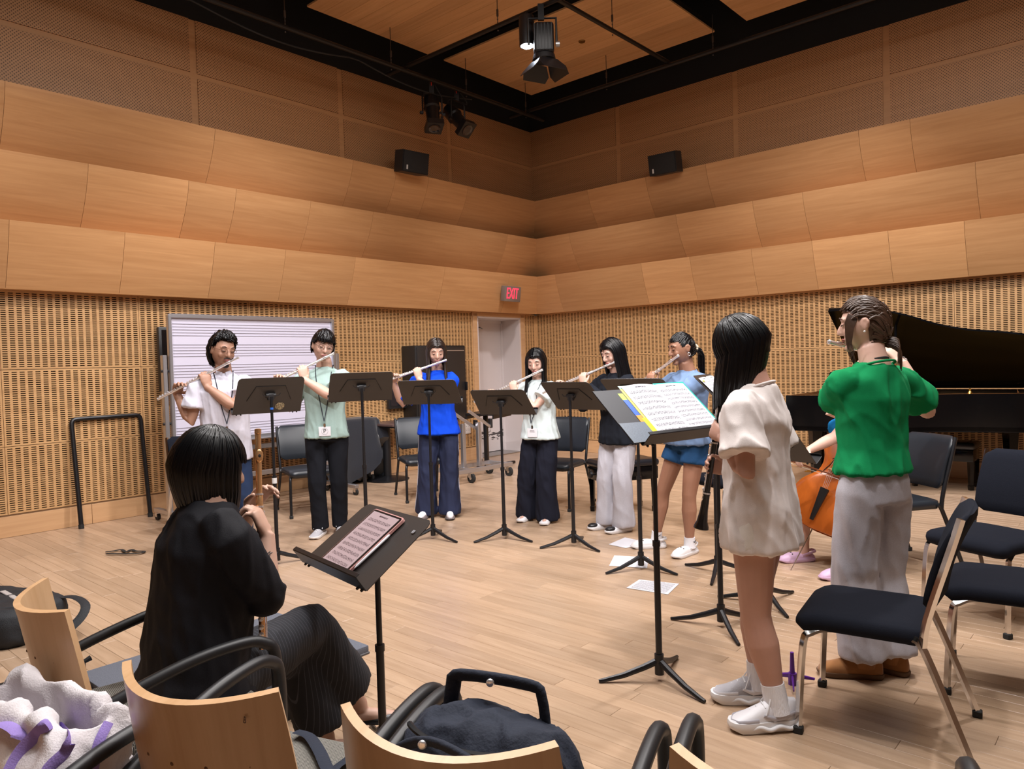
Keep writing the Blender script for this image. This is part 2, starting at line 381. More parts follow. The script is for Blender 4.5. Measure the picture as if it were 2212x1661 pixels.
def build_wall(name, along_a, length, joints, slot_starts, skip):
    w = room_obj(name)
    def place(o, s, z=0, off=0.):
        # local x along the wall away from the corner, local y into the room
        o.parent = w
        if along_a: o.location = (s, off, z); o.rotation_euler = (0, 0, 0)
        else: o.location = (off, s, z); o.rotation_euler = (0, 0, pi / 2); o.scale = (1, -1, 1)
        return o
    rb = MB(); segs = [(0, length)] if not skip else [(0, skip[0]), (skip[1], length)]
    for s0, s1 in segs: rb.box(((s0 + s1) / 2, -.08, 1.1), (s1 - s0, .11, 2.3))
    rb.box((length / 2, -.08, 4.2), (length, .11, 3.9)) if True else None
    place(rb.build('backing', mat('slot_backing', (.012, .006, .004), .9), smooth=0), 0)
    # slotted panels
    for s in slot_starts:
        for k, (z0, z1, n) in enumerate(ROWS): place(link('slotted_panel', SLOTM[k]), s, z0)
    # base
    for s0, s1 in segs:
        n = max(1, round((s1 - s0) / 1.8)); d = (s1 - s0) / n
        for i in range(n):
            b = MB(); b.rbox((d / 2, -.012, .094), (d - .003, .022, .188), .002, 1); place(b.build('base_panel', M_BASE), s0 + i * d)
        b = MB(); b.box(((s1 - s0) / 2, -.016, .196), (s1 - s0, .02, .018)); place(b.build('base_dark_strip', mat('strip_dark_brown', (.2, .11, .05), .6), smooth=0), s0)  # thin darker brown strip between base panels and slotted panels
    # curved bands
    for (z0, z1), js in zip(BANDS, joints):
        xs = [0.] + [j for j in js if j < length] + [length]
        for i in range(len(xs) - 1):
            m = band_panel(xs[i + 1] - xs[i] - .003, z0, z1 - .004, i == 0)
            place(m.build('band_panel', M_VEN, smooth=30), xs[i])
        lip = MB(); lip.box((length / 2 + .17, .17, z1 - .012), (length - .34, .30, .012)); place(lip.build('band_top', M_VEN, smooth=0), 0)
    und = MB(); und.box((length / 2, .065, 2.222), (length, .13, .012)); place(und.build('band_soffit', M_VEN, smooth=0), 0)
    # upper perforated panels
    ps = [q for q in (PSL if along_a else PSR) if q >= 0 and q < length - .3] + [length]
    for i in range(len(ps) - 1):
        x0, x1 = max(ps[i], 0), min(ps[i + 1], length)
        if x1 <= x0: continue
        for z0, z1 in ((3.9, 4.56), (4.62, 5.18)):
            m = MB(); m.box(((x1 - x0) / 2, .03, (z1 - z0) / 2), (x1 - x0 - .075, .014, z1 - z0)); place(m.build('perforated_panel', M_PERF, smooth=0), x0, z0)
    m = MB(); m.box((length / 2, .014, 4.54), (length, .02, 1.28)); place(m.build('panel_frame', wood('frame_maple', (.46, .24, .105), (.54, .29, .13), .5, tint=.03), smooth=0), 0)
    m = MB(); m.box((length / 2, .02, 6.2), (length, .03, 2.04)); place(m.build('black_upper_wall', M_BLACK, smooth=0), 0)
    return w
wl = build_wall('wall_left', True, AMAX, JL, [1.49 + PW * i for i in range(10)], (.40, 1.40))
for k, (z0, z1, n) in enumerate(ROWS):
    o = link('slotted_panel', SLOT4[k], wl); o.location = (.02, 0, z0)
wr = build_wall('wall_right', False, BMAX, JR, [.02 + PW * i for i in range(10)], None)
m = MB(); m.box((.012, .012, 1.1), (.024, .024, 2.2)); m.build('corner_post', M_SLOT, wl, smooth=0)
# walls behind the camera
for nm, c, sz in (('wall_back', (AMAX + .05, BMAX / 2, 2.6), (.1, BMAX, 5.2)), ('wall_side', (AMAX / 2, BMAX + .05, 2.6), (AMAX, .1, 5.2))):
    w = room_obj(nm); m = MB(); m.box(c, sz); m.build('wall_panelling', wood('dark_panelling', (.16, .08, .04), (.2, .105, .05), .5), w, smooth=0)
    m = MB(); m.box((c[0], c[1], 6.2), (sz[0], sz[1], 2.0)); m.build('black_upper_wall', M_BLACK, w, smooth=0)

# ---- door in the left wall
door = room_obj('door_1'); door['label'] = 'white steel door with scuffed bottom in a maple frame'
def dpart(m, name, mt, smooth=0, parent=door): return m.build(name, mt, parent, smooth=smooth)
M_DOOR = mat('door_white', (.62, .56, .55), .45, var=.05, vscale=3)
def scuff_mat():
    m = mat('door_leaf', (.62, .56, .55), .45); nt = m.node_tree; N = nt.nodes; L = nt.links; b = N['Principled BSDF']
    tc = N.new('ShaderNodeTexCoord'); sp = N.new('ShaderNodeSeparateXYZ'); L.new(tc.outputs['Object'], sp.inputs[0])
    n = N.new('ShaderNodeTexNoise'); n.inputs['Scale'].default_value = 22; n.inputs['Detail'].default_value = 5; mp = N.new('ShaderNodeMapping'); mp.inputs['Scale'].default_value = (.5, 1, 1.7)
    L.new(tc.outputs['Object'], mp.inputs[0]); L.new(mp.outputs[0], n.inputs['Vector'])
    r = N.new('ShaderNodeMapRange'); r.inputs['From Min'].default_value = .25; r.inputs['From Max'].default_value = .0; r.clamp = True
    s = N.new('ShaderNodeMath'); s.operation = 'SUBTRACT'; s.inputs[1].default_value = .29; ab = N.new('ShaderNodeMath'); ab.operation = 'ABSOLUTE'
    L.new(sp.outputs[2], s.inputs[0]); L.new(s.outputs[0], ab.inputs[0]); L.new(ab.outputs[0], r.inputs['Value'])
    mu = N.new('ShaderNodeMath'); mu.operation = 'MULTIPLY'; L.new(n.outputs['Fac'], mu.inputs[0]); L.new(r.outputs[0], mu.inputs[1])
    g = N.new('ShaderNodeMath'); g.operation = 'GREATER_THAN'; g.inputs[1].default_value = .43; L.new(mu.outputs[0], g.inputs[0])
    mx = N.new('ShaderNodeMixRGB'); mx.inputs[1].default_value = (.62, .56, .55, 1); mx.inputs[2].default_value = (.07, .06, .06, 1)
    L.new(g.outputs[0], mx.inputs[0]); L.new(mx.outputs[0], b.inputs['Base Color']); return m
leaf = MB(); leaf.rbox((.90, -.40, 1.055), (.90, .045, 2.07), .003, 1); leaf = dpart(leaf, 'door_leaf', scuff_mat(), 30)
m = MB(); m.box((.415, -.2, 1.08), (.03, .42, 2.16)); m.box((1.385, -.2, 1.08), (.03, .42, 2.16)); m.box((.9, -.2, 2.145), (.98, .42, .03)); dpart(m, 'door_jamb', M_DOOR)
m = MB()
for x in (.44, 1.36): m.box((x, -.37, 1.06), (.045, .03, 2.1))
m.box((.9, -.37, 2.11), (.95, .03, .05)); dpart(m, 'door_stop', M_DOOR)
m = MB()
for x in (.355, 1.445): m.rbox((x, .006, 1.1), (.09, .03, 2.2), .003, 1)
m.rbox((.9, .006, 2.185), (1.2, .03, .06), .003, 1); dpart(m, 'door_casing', M_BASE, 30)
m = MB(); m.box((.9, -.45, 1.1), (1.2, .02, 2.3)); dpart(m, 'door_back', M_BLACK)
m = MB(); m.rbox((1.24, -.34, 2.06), (.26, .06, .075), .01, 2); m.tube([(1.20, -.33, 2.01), (1.16, -.16, 2.0)], .008, 6); m.tube([(1.16, -.16, 2.0), (.92, -.34, 1.99)], .008, 6)
dpart(m, 'door_closer', mat('closer_bronze', (.09, .075, .07), .4, .5), 35)
m = MB(); m.tube([(1.28, -.36, 1.0), (1.28, -.31, 1.0), (1.17, -.31, 1.0)], .011, 8); dpart(m, 'handle', mat('satin_steel', (.55, .55, .56), .3, 1), 35)
m = MB(); m.box((.9, -.2, .006), (.94, .4, .012)); dpart(m, 'threshold', mat('alu_threshold', (.4, .39, .38), .4, .9))

# ---- ceiling: black void with hung maple clouds
ceil = room_obj('ceiling'); m = MB(); m.box((AMAX / 2, BMAX / 2, 7.2), (AMAX + .6, BMAX + .6, .1)); m.build('ceiling_slab', M_BLACK, ceil, smooth=0)
CZ = 5.42
def ab(px, py, z): p = gz(px, py, z) - CO; return p.dot(UA), p.dot(UB)
c1 = ab(1148, 206, CZ); g1 = ab(990, 118, CZ)[0]; g2 = ab(930, 116, CZ)[0]; h1 = ab(1545, 70, CZ)[1]; h2 = ab(1612, 45, CZ)[1]
AS = [(c1[0], g1), (g2, g2 + (g1 - c1[0]) * 1.0), (g2 + (g1 - c1[0]) + (g2 - g1), g2 + 2 * (g1 - c1[0]) + (g2 - g1))]
BS = [(c1[1], h1), (h2, h2 + (h1 - c1[1]))]
print('clouds', AS, BS)
rb_ = random.Random(11)
for a0, a1 in AS:
    for b0, b1 in BS:
        if a1 > AMAX - .3: a1 = AMAX - .3
        if b1 > BMAX - .3: b1 = BMAX - .3
        cl = bpy.data.objects.new('ceiling_cloud', None); COL.objects.link(cl); cl.parent = ceil; cl.location = (a0, b0, CZ)
        n = max(2, round((a1 - a0) / .19)); d = (a1 - a0) / n
        tk = MB(); tk.box(((a1 - a0) / 2, (b1 - b0) / 2, .06), (a1 - a0 - .02, b1 - b0 - .02, .06)); tk.build('cloud_tray', M_BLACK, cl, smooth=0)
        for i in range(n):
            m = MB(); m.box(((b1 - b0) / 2, d / 2, .012), (b1 - b0, d - .003, .02)); o = m.build('ceiling_board', M_CEIL, cl, smooth=0)
            o.location = (i * d + d, 0, 0); o.rotation_euler = (0, 0, pi / 2)
# ================================================================ FIXED PROPS
RZA = ANG_A                                    # local x along the left wall (away from corner), local y = into room
M_CHROME = mat('chrome', (.75, .74, .74), .12, 1.)
M_BLKPL = mat('black_plastic', (.012, .012, .014), .45)
M_BLKMET = mat('black_powdercoat', (.010, .010, .012), .38, .2)
M_ALU = mat('brushed_aluminium', (.55, .55, .58), .35, .9)
M_RUB = mat('rubber', (.015, .015, .015), .8)
M_VINYL = mat('black_vinyl', (.012, .016, .022), .38, bump=.05, bscale=220)
M_FAB = mat('black_wool', (.0075, .009, .015), .95, spec=.15, var=.5, vscale=420, bump=.25, bscale=500)

# ---------------- pipe grid
PZ = 4.98
def pipe(p0, p1, name, label, r=.024):
    o = thing(name, label, 'pipe', (p0[0], p0[1], p0[2]))
    MB().cyl(p0, p1, r, 12).build('pipe_tube', M_STEEL, o, world=True); return o
pc = ab(1141, 248, PZ)
pa = ab(870, 160, PZ)
cross_a = ab(845, 167, PZ)[0]; cross_b = ab(1440, 150, PZ)[1]
grp = 'black lighting pipes under the ceiling'
P1 = pipe(RM(pc[0] - .35, pc[1], PZ), RM(13, pc[1], PZ), 'lighting_pipe', 'black lighting pipe running along the left wall')
P2 = pipe(RM(pc[0], pc[1] - .35, PZ + .05), RM(pc[0], 12, PZ + .05), 'lighting_pipe', 'black lighting pipe running along the right wall')
P3 = pipe(RM(cross_a, pc[1] - .35, PZ + .05), RM(cross_a, 12, PZ + .05), 'lighting_pipe', 'black cross pipe that carries the lit stage light')
P4 = pipe(RM(pc[0] - .1, cross_b, PZ + .1), RM(13, cross_b, PZ + .1), 'lighting_pipe', 'black cross pipe ending at the right wall pipe')
def rods(par, pts):
    for p in pts:
        m = MB(); m.cyl(p, (p[0], p[1], CZ + .03), .0045, 6); m.cyl((p[0], p[1], p[2] + .1), (p[0], p[1], p[2] + .17), .012, 8)
        for k in range(3): m.ell((p[0], p[1], p[2] + .03 + k * .035), (.008, .008, .012), nu=8, nv=5)
        m.ell((p[0], p[1], p[2] - .05), (.009, .009, .009), nu=8, nv=5)
        m.build('hanger_rod', mat('hanger', (.10, .09, .085), .4, .8), par, world=True)
rods(P1, [RM(pc[0] + d, pc[1], PZ) for d in (.05, 1.25, 2.5, 3.9, 5.6)])
rods(P2, [RM(pc[0], pc[1] + d, PZ + .05) for d in (1.35, 2.85, 4.9)])
rods(P3, [RM(cross_a, pc[1] + d, PZ + .05) for d in (1.5, 3.4)])
rods(P4, [RM(pc[0] + d, cross_b, PZ + .1) for d in (1.2, 3.4)])
m = MB(); cab = [RM(pc[0] + 1.1 + t * 4.2, pc[1] - .05, PZ - .04 - .11 * abs(sin(t * 7))) for t in [i / 30 for i in range(31)]]
m.tube(cab, .009, 6); tag(m.build('power_cable', M_RUB, smooth=60), 'black cable sagging along the left lighting pipe', 'cable')

# ---------------- stage lights
def stage_light(name, label, hang, aim):
    o = thing(name, label, 'stage light', hang); d = (V(aim) - V(hang)).normalized()
    q = d.to_track_quat('Z', 'Y').to_matrix(); c = V(hang) + V((0, 0, -.36)) + d * .02
    M4 = Matrix.Translation(c) @ q.to_4x4()
    MB().lathe([(.0, -.26), (.07, -.26), (.095, -.22), (.1, -.1), (.105, -.08), (.085, -.06), (.082, .1), (.088, .12), (.088, .16), (.0, .16)], 18, M4).build('lamp_housing', M_BLKMET, o, world=True)
    b = MB(); b.box((0, 0, .22), (.2, .2, .012)); b.box((0, .1, .19), (.2, .012, .07)); b.box((0, -.1, .19), (.2, .012, .07)); b.box((.1, 0, .19), (.012, .2, .07)); b.box((-.1, 0, .19), (.012, .2, .07))
    b2 = MB(); b2.lathe([(.07, .227), (.075, .232), (.06, .228), (.0, .222)], 16, M4)
    b.xf(M4).build('gel_frame', M_BLKMET, o, world=True, smooth=0); b2.build('lens', mat('dark_lens', (.01, .012, .02), .1, 0, coat=.5), o, world=True)
    y = MB(); sx = q @ V((1, 0, 0)); sx.z = 0; sx.normalize()
    y.tube([c + sx * .125, c + sx * .125 + V((0, 0, .2)), c + sx * .11 + V((0, 0, .24)), c - sx * .11 + V((0, 0, .24)), c - sx * .125 + V((0, 0, .2)), c - sx * .125], .011, 6); y.build('yoke', M_BLKMET, o, world=True)
    MB().box(V(hang) + V((0, 0, -.06)), (.06, .03, .14)).build('clamp', M_BLKMET, o, world=True, smooth=0)
    k = MB()
    for s in (-1, 1): k.cyl(c + sx * s * .12, c + sx * s * .16, .022, 10)
    k.cyl(M4 @ V((.1, 0, .05)), M4 @ V((.13, 0, .05)), .015, 8); k.cyl(M4 @ V((.08, 0, -.02)), M4 @ V((.13, 0, -.02)), .015, 8); k.build('knobs', M_BLKMET, o, world=True, kind='stuff')
    s_ = MB(); s_.box(V(hang) + V((0, 0, -.01)), (.012, .034, .05)); s_.build('safety_tag', mat('red_tag', (.5, .03, .02), .5), o, world=True, smooth=0)
    t = MB(); t.tube(crom([c - d * .24, c - d * .3 + V((.05, 0, .1)), c + V((.12, 0, .2)), V(hang) + V((.03, 0, 0))]), .007, 6); t.build('lamp_cord', M_RUB, o, world=True); return o
h1_ = RM(ab(934, 175, PZ)[0], pc[1], PZ); h1_ = gz(934, 172, PZ)
stage_light('stage_light', 'black profile spotlight on left pipe pointing steeply down', gz(932, 180, PZ), gz(932, 180, PZ) + V((.12, -.35, -1.0)))
stage_light('stage_light', 'black profile spotlight on left pipe tilted towards the room', gz(986, 197, PZ), gz(986, 197, PZ) + V((.55, -.45, -.75)))
# the lit LED fixture with barn doors
hg = gz(1168, 18, PZ)
o = thing('led_stage_light', 'large black stage light with open barn doors and a glowing white lens', 'stage light', hg)
c = hg + V((0, 0, -.30))
b = MB(); b.rbox(c + V((.02, 0, -.02)), (.20, .20, .30), .03, 3); b.build('lamp_housing', M_BLKMET, o, world=True)
fin = MB()
for i in range(6): fin.box(c + V((-.075 + i * .034, -.103, -.02)), (.008, .012, .26))
fin.build('cooling_fins', M_BLKMET, o, world=True, smooth=0)
y = MB(); y.tube([c + V((-.13, 0, -.06)), c + V((-.13, 0, .2)), c + V((.15, 0, .2)), c + V((.15, 0, -.06))], .013, 6); y.build('yoke', M_BLKMET, o, world=True)
MB().box(hg + V((0, 0, -.04)), (.06, .035, .16)).build('clamp', M_BLKMET, o, world=True, smooth=0)
k = MB(); k.cyl(c + V((.14, 0, -.06)), c + V((.18, 0, -.06)), .03, 12); k.build('knob', M_ALU, o, world=True)
n_ = MB(); n_.lathe([(.0, 0), (.11, 0), (.12, -.05), (.1, -.06), (0, -.06)], 20, Matrix.Translation(c + V((.02, 0, -.17)))); n_.build('lens_collar', M_BLKMET, o, world=True)
for ax, tilt in ((0, 0), (1, 0), (2, 0), (3, 0)):
    R4 = Matrix.Translation(c + V((.02, 0, -.23))) @ Matrix.Rotation(ax * pi / 2 + .5, 4, 'Z') @ Matrix.Translation((0, -.1, 0)) @ Matrix.Rotation(radians(-38), 4, 'X')
    d = MB(); d.prism([(-.09, 0), (.09, 0), (.15, -.1), (.13, -.17), (-.13, -.17), (-.15, -.1)], .004, R4 @ Matrix.Rotation(radians(90), 4, 'X')); d.build('barn_door', M_BLKMET, o, world=True, smooth=0)
c2 = gd(1139, 100, c.y + .14)
hs = MB(); hs.lathe([(.0, .30), (.075, .30), (.08, .28), (.08, .0), (.07, .0), (.07, .02), (0, .02)], 18, Matrix.Translation(c2)); o2 = thing('led_downlight', 'black tubular spotlight with a bright white lens', 'stage light', c2 + V((0, 0, .5)))
hs.build('lamp_housing', M_BLKMET, o2, world=True)
MB().cyl(c2 + V((0, 0, .30)), V((c2.x, c2.y, PZ + .03)), .012, 8).build('hanger', M_BLKMET, o2, world=True)
MB().lathe([(0, .012), (.066, .012), (.066, .004), (.045, -.012), (0, -.018)], 18, Matrix.Translation(c2)).build('lens', mat('led_lens', (1, 1, 1), .3, emit=(.75, .85, 1), estr=40), o2, world=True)
# ceiling sensor
m = MB(); pcs = gz(1257, 89, CZ); m.lathe([(0, -.012), (.04, -.012), (.045, 0), (0, 0)], 16, Matrix.Translation(pcs)); tag(m.build('ceiling_sensor', mat('brass', (.5, .32, .12), .3, 1)), 'small round brass fitting on the maple ceiling', 'fitting')

# ---------------- wall speakers
def wall_speaker(label, c, facing, sz):
    o = thing('wall_speaker', label, 'speaker', c, 0)
    f = V(facing).normalized(); x = f.cross(UP).normalized(); y = x.cross(f); R = frame(x, -f, y)
    w, d, h = sz; out = [(-w / 2, -d * .5), (w / 2, -d * .5), (w * .5, d * .12), (w * .30, d * .5), (-w * .30, d * .5), (-w * .5, d * .12)]
    M4 = Matrix.Translation(V(c)) @ R.to_4x4() @ Matrix.Translation((0, 0, -h / 2))
    MB().prism(out, h, M4).build('cabinet', M_BLKPL, o, world=True, smooth=0)
    g = MB(); g.rbox((0, -d * .5 - .006, h / 2), (w * .96, .014, h * .94), .006, 2); g.xf(M4).build('grille', mat('speaker_grille', (.008, .008, .009), .7, bump=.5, bscale=400), o, world=True)
    l = MB(); l.box((w * .34, -d * .5 - .015, h * .22), (.022, .004, .055)); l.xf(M4).build('logo_plate', mat('logo_grey', (.55, .55, .55), .4), o, world=True, smooth=0)
    b = MB(); b.box(V(c) - f * d * .62, (.09, .09, .09)); b.build('bracket', M_BLKMET, o, world=True, smooth=0)
a_, z_ = on_left(884, 352, .42); wall_speaker('black loudspeaker above the top band of the left wall', RM(a_, .42, z_), UB * 1.0 + UA * -.15 + V((.1, -.5, -.25)), (.40, .30, .27))
a_, z_ = on_right(1441, 354, .42); wall_speaker('black loudspeaker above the top band of the right wall', RM(.42, a_, z_), UA * 1.0 + V((-.2, -.35, -.25)), (.40, .30, .27))

# ---------------- lettering helper
def text_mesh(txt, size, depth=.002, align='CENTER'):
    cu = bpy.data.curves.new('t', 'FONT'); cu.body = txt; cu.size = size; cu.extrude = depth; cu.align_x = align; cu.align_y = 'CENTER'
    t = bpy.data.objects.new('t', cu); COL.objects.link(t); me = bpy.data.meshes.new_from_object(t.evaluated_get(bpy.context.evaluated_depsgraph_get()))
    bpy.data.objects.remove(t); return me
# ---------------- exit sign
a_, z_ = on_left(1102, 634, .30)
ex = thing('exit_sign', 'red lit EXIT sign above the white door', 'sign', RM(a_, .26, z_), RZA)
# local x runs away from the corner (image left); turn so text reads from the room
exr = MB(); exr.rbox((0, .055, 0), (.36, .09, .23), .008, 2); exr.build('sign_case', mat('sign_case', (.33, .31, .31), .35, .6), ex).rotation_euler = (radians(-8), 0, 0)
me = text_mesh('EXIT', .235, .002); me.materials.append(mat('exit_red', (.8, .02, .03), .4, emit=(1, .02, .05), estr=2.2))
t = link('exit_letters', me, ex); t.location = (.015, .1005, -.014); t.rotation_euler = (radians(90 + 8), 0, pi); t.scale = (.56, 1, 1)

# ---------------- outlets, wall tv, cabinet
for px, py, lb in ((1010, 925, 'white double socket plate near the floor left of the door'), (1001, 880, 'white light switch plate left of the door')):
    a_, z_ = on_left(px, py, .01); o = thing('socket_plate', lb, 'socket', RM(a_, .0, z_), RZA)
    MB().rbox((0, .008, 0), (.12, .012, .16 if py > 900 else .12), .004, 2).build('plate', mat('socket_white', (.75, .74, .74), .4), o)
    k = MB()
    for x in (-.025, .025):
        for z in ((-.03, .03) if py > 900 else (0,)):
            for q in (-.006, .006): k.box((x + q, .0145, z), (.003, .002, .01))
    k.build('socket_slots', M_BLACK, o, smooth=0, kind='stuff')
a0, z0 = on_left(341, 706, .1); _, z1 = on_left(341, 846, .1)
o = thing('wall_screen', 'black flat screen on the wall half hidden behind the whiteboard', 'screen', RM(a0, .0, z1), RZA)
MB().rbox((-.55, .08, (z0 - z1) / 2), (1.1, .06, z0 - z1), .01, 2).build('screen_housing', M_BLKPL, o)
MB().box((-.55, .113, (z0 - z1) / 2), (1.04, .006, z0 - z1 - .06)).build('screen_glass', mat('screen_glass', (.005, .005, .006), .12), o, smooth=0)
MB().box((-.55, .03, .3), (.3, .06, .3)).build('bracket', M_BLKMET, o, smooth=0)
a0, zt = on_left(1006, 753, .3); a1, _ = on_left(897, 747, .3); _, zb = on_left(1000, 906, .3); _, zt2 = on_left(897, 746, .3)
o = thing('equipment_cabinet', 'black wall cabinet hanging behind the player in the blue shirt', 'cabinet', RM(a0, 0, zb), RZA)
w_ = a1 - a0; h_ = zt2 - zb
MB().rbox((w_ / 2, .15, h_ / 2), (w_, .28, h_), .012, 2).build('cabinet_body', mat('cabinet_black', (.010, .009, .009), .5), o)
d = MB().rbox((w_ * .32, .296, h_ / 2), (w_ * .6, .02, h_ * .95), .006, 2).build('cabinet_door', mat('cabinet_door', (.02, .017, .016), .4), o)
MB().box((w_ * .3, .309, h_ * .93), (w_ * .5, .006, .012)).build('trim_strip', M_ALU, d, smooth=0)
MB().rbox((w_ * .04, .325, h_ * .45), (.02, .05, .12), .006, 2).build('handle', M_BLKMET, d)
MB().rbox((w_ * .82, .296, h_ / 2), (w_ * .3, .02, h_ * .95), .006, 2).build('cabinet_door', mat('cabinet_door', (.02, .017, .016), .4), o)
# small black wall monitor left of it
a_, z_ = on_left(863, 860, .1); o = thing('wall_monitor', 'small black wall monitor between two music stands', 'screen', RM(a_, 0, z_), RZA)
MB().rbox((0, .06, 0), (.34, .05, .28), .01, 2).build('monitor_housing', M_BLKPL, o); MB().box((0, .088, 0), (.28, .004, .2)).build('monitor_glass', mat('monitor_glass', (.012, .013, .02), .15), o, smooth=0)
MB().box((0, .02, 0), (.1, .04, .1)).build('bracket', M_BLKMET, o, smooth=0)

# ---------------- whiteboard on wheels
BL = gd(364, 681, 7.0); BLx = V((BL.x, BL.y, 0)); ua = -UA
wb = thing('whiteboard', 'rolling whiteboard printed with music staves in an aluminium frame', 'whiteboard', BLx + ua * .915, atan2(ua.y, ua.x))
MWB = mat('whiteboard_white', (.60, .58, .70), .25, coat=.2)
MB().rbox((0, .012, 1.365), (1.80, .02, 1.21), .004, 1).build('board_panel', MWB, wb)
fr = MB()
for z in (.755, 1.975): fr.rbox((0, 0, z), (1.84, .045, .04), .006, 1)
for x in (-.915, .915): fr.rbox((x, 0, 1.365), (.035, .05, 1.24), .006, 1)
fr.build('board_frame', M_ALU, wb)
for s in range(6):
    for k in range(5): MB().box((0, -.0005, 1.90 - s * .2 - k * .028), (1.77, .003, .0026)).build('staff_line', mat('staff_grey', (.28, .27, .32), .5), wb, smooth=0)
for x in (-.97, .97):
    MB().rbox((x, .02, .85), (.04, .06, 1.5), .004, 1).build('upright', M_ALU, wb)
    ft = MB(); ft.rbox((x, .02, .1), (.05, .62, .04), .004, 1); ft.build('foot', M_ALU, wb)
    for y in (-.26, .30):
        cs = MB(); cs.cyl((x - .014, y, .037), (x + .014, y, .037), .036, 14); cs.build('caster', M_RUB, wb); MB().box((x, y, .06), (.036, .04, .05)).build('caster_fork', M_CHROME, wb, smooth=0)
for z in (.64, .36): MB().rbox((0, .03, z), (1.92, .03, .05), .004, 1).build('crossbar', M_ALU, wb)
MB().rbox((0, -.03, .73), (1.2, .08, .015), .004, 1).build('pen_tray', M_ALU, wb)
for z in (1.45, .95): MB().cyl((-1.0, .02, z), (-.93, .02, z), .014, 10).build('clamp_knob', M_BLKPL, wb)

# ---------------- leaning black U rail
p1 = gz(176, 1142); p2 = gz(325, 1116); t1 = p1 - UB * .14 + UP * 1.02; t2 = p2 - UB * .14 + UP * 1.02
ur = thing('rail_frame', 'black tubular U-shaped rail leaning against the left wall', 'rail', (p1 + p2) / 2)
e = (p2 - p1).normalized(); R_ = .07; u1 = (t1 - p1).normalized()
path = [p1 + UP * .02, p1 + u1 * (1.03 - R_)] + bez(p1 + u1 * (1.03 - R_), p1 + u1 * 1.02, p1 + u1 * 1.03 + e * .01, p1 + u1 * 1.03 + e * R_, 6)[1:] + bez(p2 + u1 * 1.03 - e * R_, p2 + u1 * 1.03 - e * .01, p2 + u1 * 1.02, p2 + u1 * (1.03 - R_), 6) + [p2 + UP * .02]
MB().tube(path, .021, 10).build('rail_tube', M_BLKMET, ur, world=True)
for p in (p1, p2): MB().cyl(p, p + u1 * .04, .024, 10).build('rubber_foot', M_RUB, ur, world=True)

# ---------------- strap on the floor
pts = [gz(x, y, .012) for x, y in ((228, 1192), (245, 1190), (262, 1187), (272, 1192), (284, 1187), (292, 1190), (312, 1191), (300, 1195), (270, 1196), (245, 1196), (230, 1196))]
m = MB(); m.tube(crom(pts, 4), .014, 6, flat=(.25, 1), side=(0, 0, 1)); tag(m.build('neck_strap', M_RUB, smooth=60), 'thin black strap lying on the floor by the left wall', 'strap')

# ---------------- cart under black cloth
o = thing('draped_cart', 'rolling cart covered by a black cloth behind the player in mint', 'cart', gz(742, 1044), RZA)
cb = gz(800, 1046) - gz(690, 1050)
cl = MB(); rings = []; W2, D2 = .42, .27
def cloth_ring(z, grow, wob, ph):
    r = []; n = 64
    for i in range(n):
        a = 2 * pi * i / n; c, s = cos(a), sin(a); q = 1 / max(abs(c), abs(s)) if False else 1
        x = W2 * (abs(c) ** .35) * (1 if c > 0 else -1); y = D2 * (abs(s) ** .35) * (1 if s > 0 else -1)
        wv = 1 + wob * sin(a * 11 + ph) ; g = grow * wv; r.append(V((x * (1 + g / W2), y * (1 + g / D2), z + (wob * .35 * sin(a * 3 + 1) if z < .5 else 0))))
    return r
rings = [cloth_ring(.80, -.29, 0, 0), cloth_ring(.805, -.1, 0, 0), cloth_ring(.80, -.01, 0, 0), cloth_ring(.77, .012, .3, 0), cloth_ring(.6, .03, .6, .2), cloth_ring(.42, .045, .8, .4), cloth_ring(.24, .06, .9, .5)]
cl.loft(rings, cap=True); cl.build('black_cloth', mat('black_cloth', (.008, .010, .017), .9, sheen=.3, bump=.1, bscale=90), o, smooth=70)
MB().rbox((0, 0, .2), (.7, .40, .05), .01, 2).build('cart_deck', M_BLKMET, o)
for x in (-.3, .3):
    for y in (-.17, .17):
        cs = MB(); cs.cyl((x - .016, y, .05), (x + .016, y, .05), .048, 14); k = cs.build('caster', M_RUB, o); MB().box((x, y, .12), (.045, .05, .12)).build('caster_fork', M_CHROME, k, smooth=0)
# ---------------- pedestal table
o = thing('pedestal_table', 'small brown-topped table on a black pedestal behind the chair', 'table', gz(838, 1036), RZA)
MB().rbox((-.16, 0, .705), (.60, .6, .03), .006, 2).build('table_top', mat('table_brown', (.09, .055, .05), .4), o)
MB().rbox((-.16, 0, .68), (.54, .55, .02), .006, 2).build('table_apron', M_BLKMET, o)
MB().cyl((0, 0, .04), (0, 0, .68), .05, 14).build('pedestal', M_BLKMET, o)
MB().lathe([(0, 0), (.27, 0), (.27, .014), (.2, .03), (.06, .05), (0, .05)], 28).build('table_base', M_BLKMET, o)

# ---------------- aluminium H rack on casters
b0 = gz(1019, 1043); b1 = gz(1100, 1028)
o = thing('wheeled_rack', 'bare aluminium rack on four black casters near the door', 'rack', (b0 + b1) / 2, atan2((b1 - b0).y, (b1 - b0).x))
L_ = (b1 - b0).length; 
for y in (0, .36): MB().rbox((-.1, y, .15), (L_ + .3, .05, .05), .004, 1).build('base_rail', M_ALU, o)
for x in (-L_ / 2, L_ / 2): MB().rbox((x, .18, .15), (.05, .4, .045), .004, 1).build('base_rail', M_ALU, o)
for x in (-L_ / 2, L_ / 2):
    for y in (0, .36):
        cs = MB(); cs.cyl((x - .018, y, .058), (x + .018, y, .058), .057, 18); k = cs.build('caster', M_RUB, o)
        MB().box((x, y + .01, .1), (.05, .05, .07)).build('caster_fork', M_CHROME, k, smooth=0); MB().cyl((x - .02, y, .058), (x + .02, y, .058), .02, 12).build('caster_hub', M_CHROME, k)
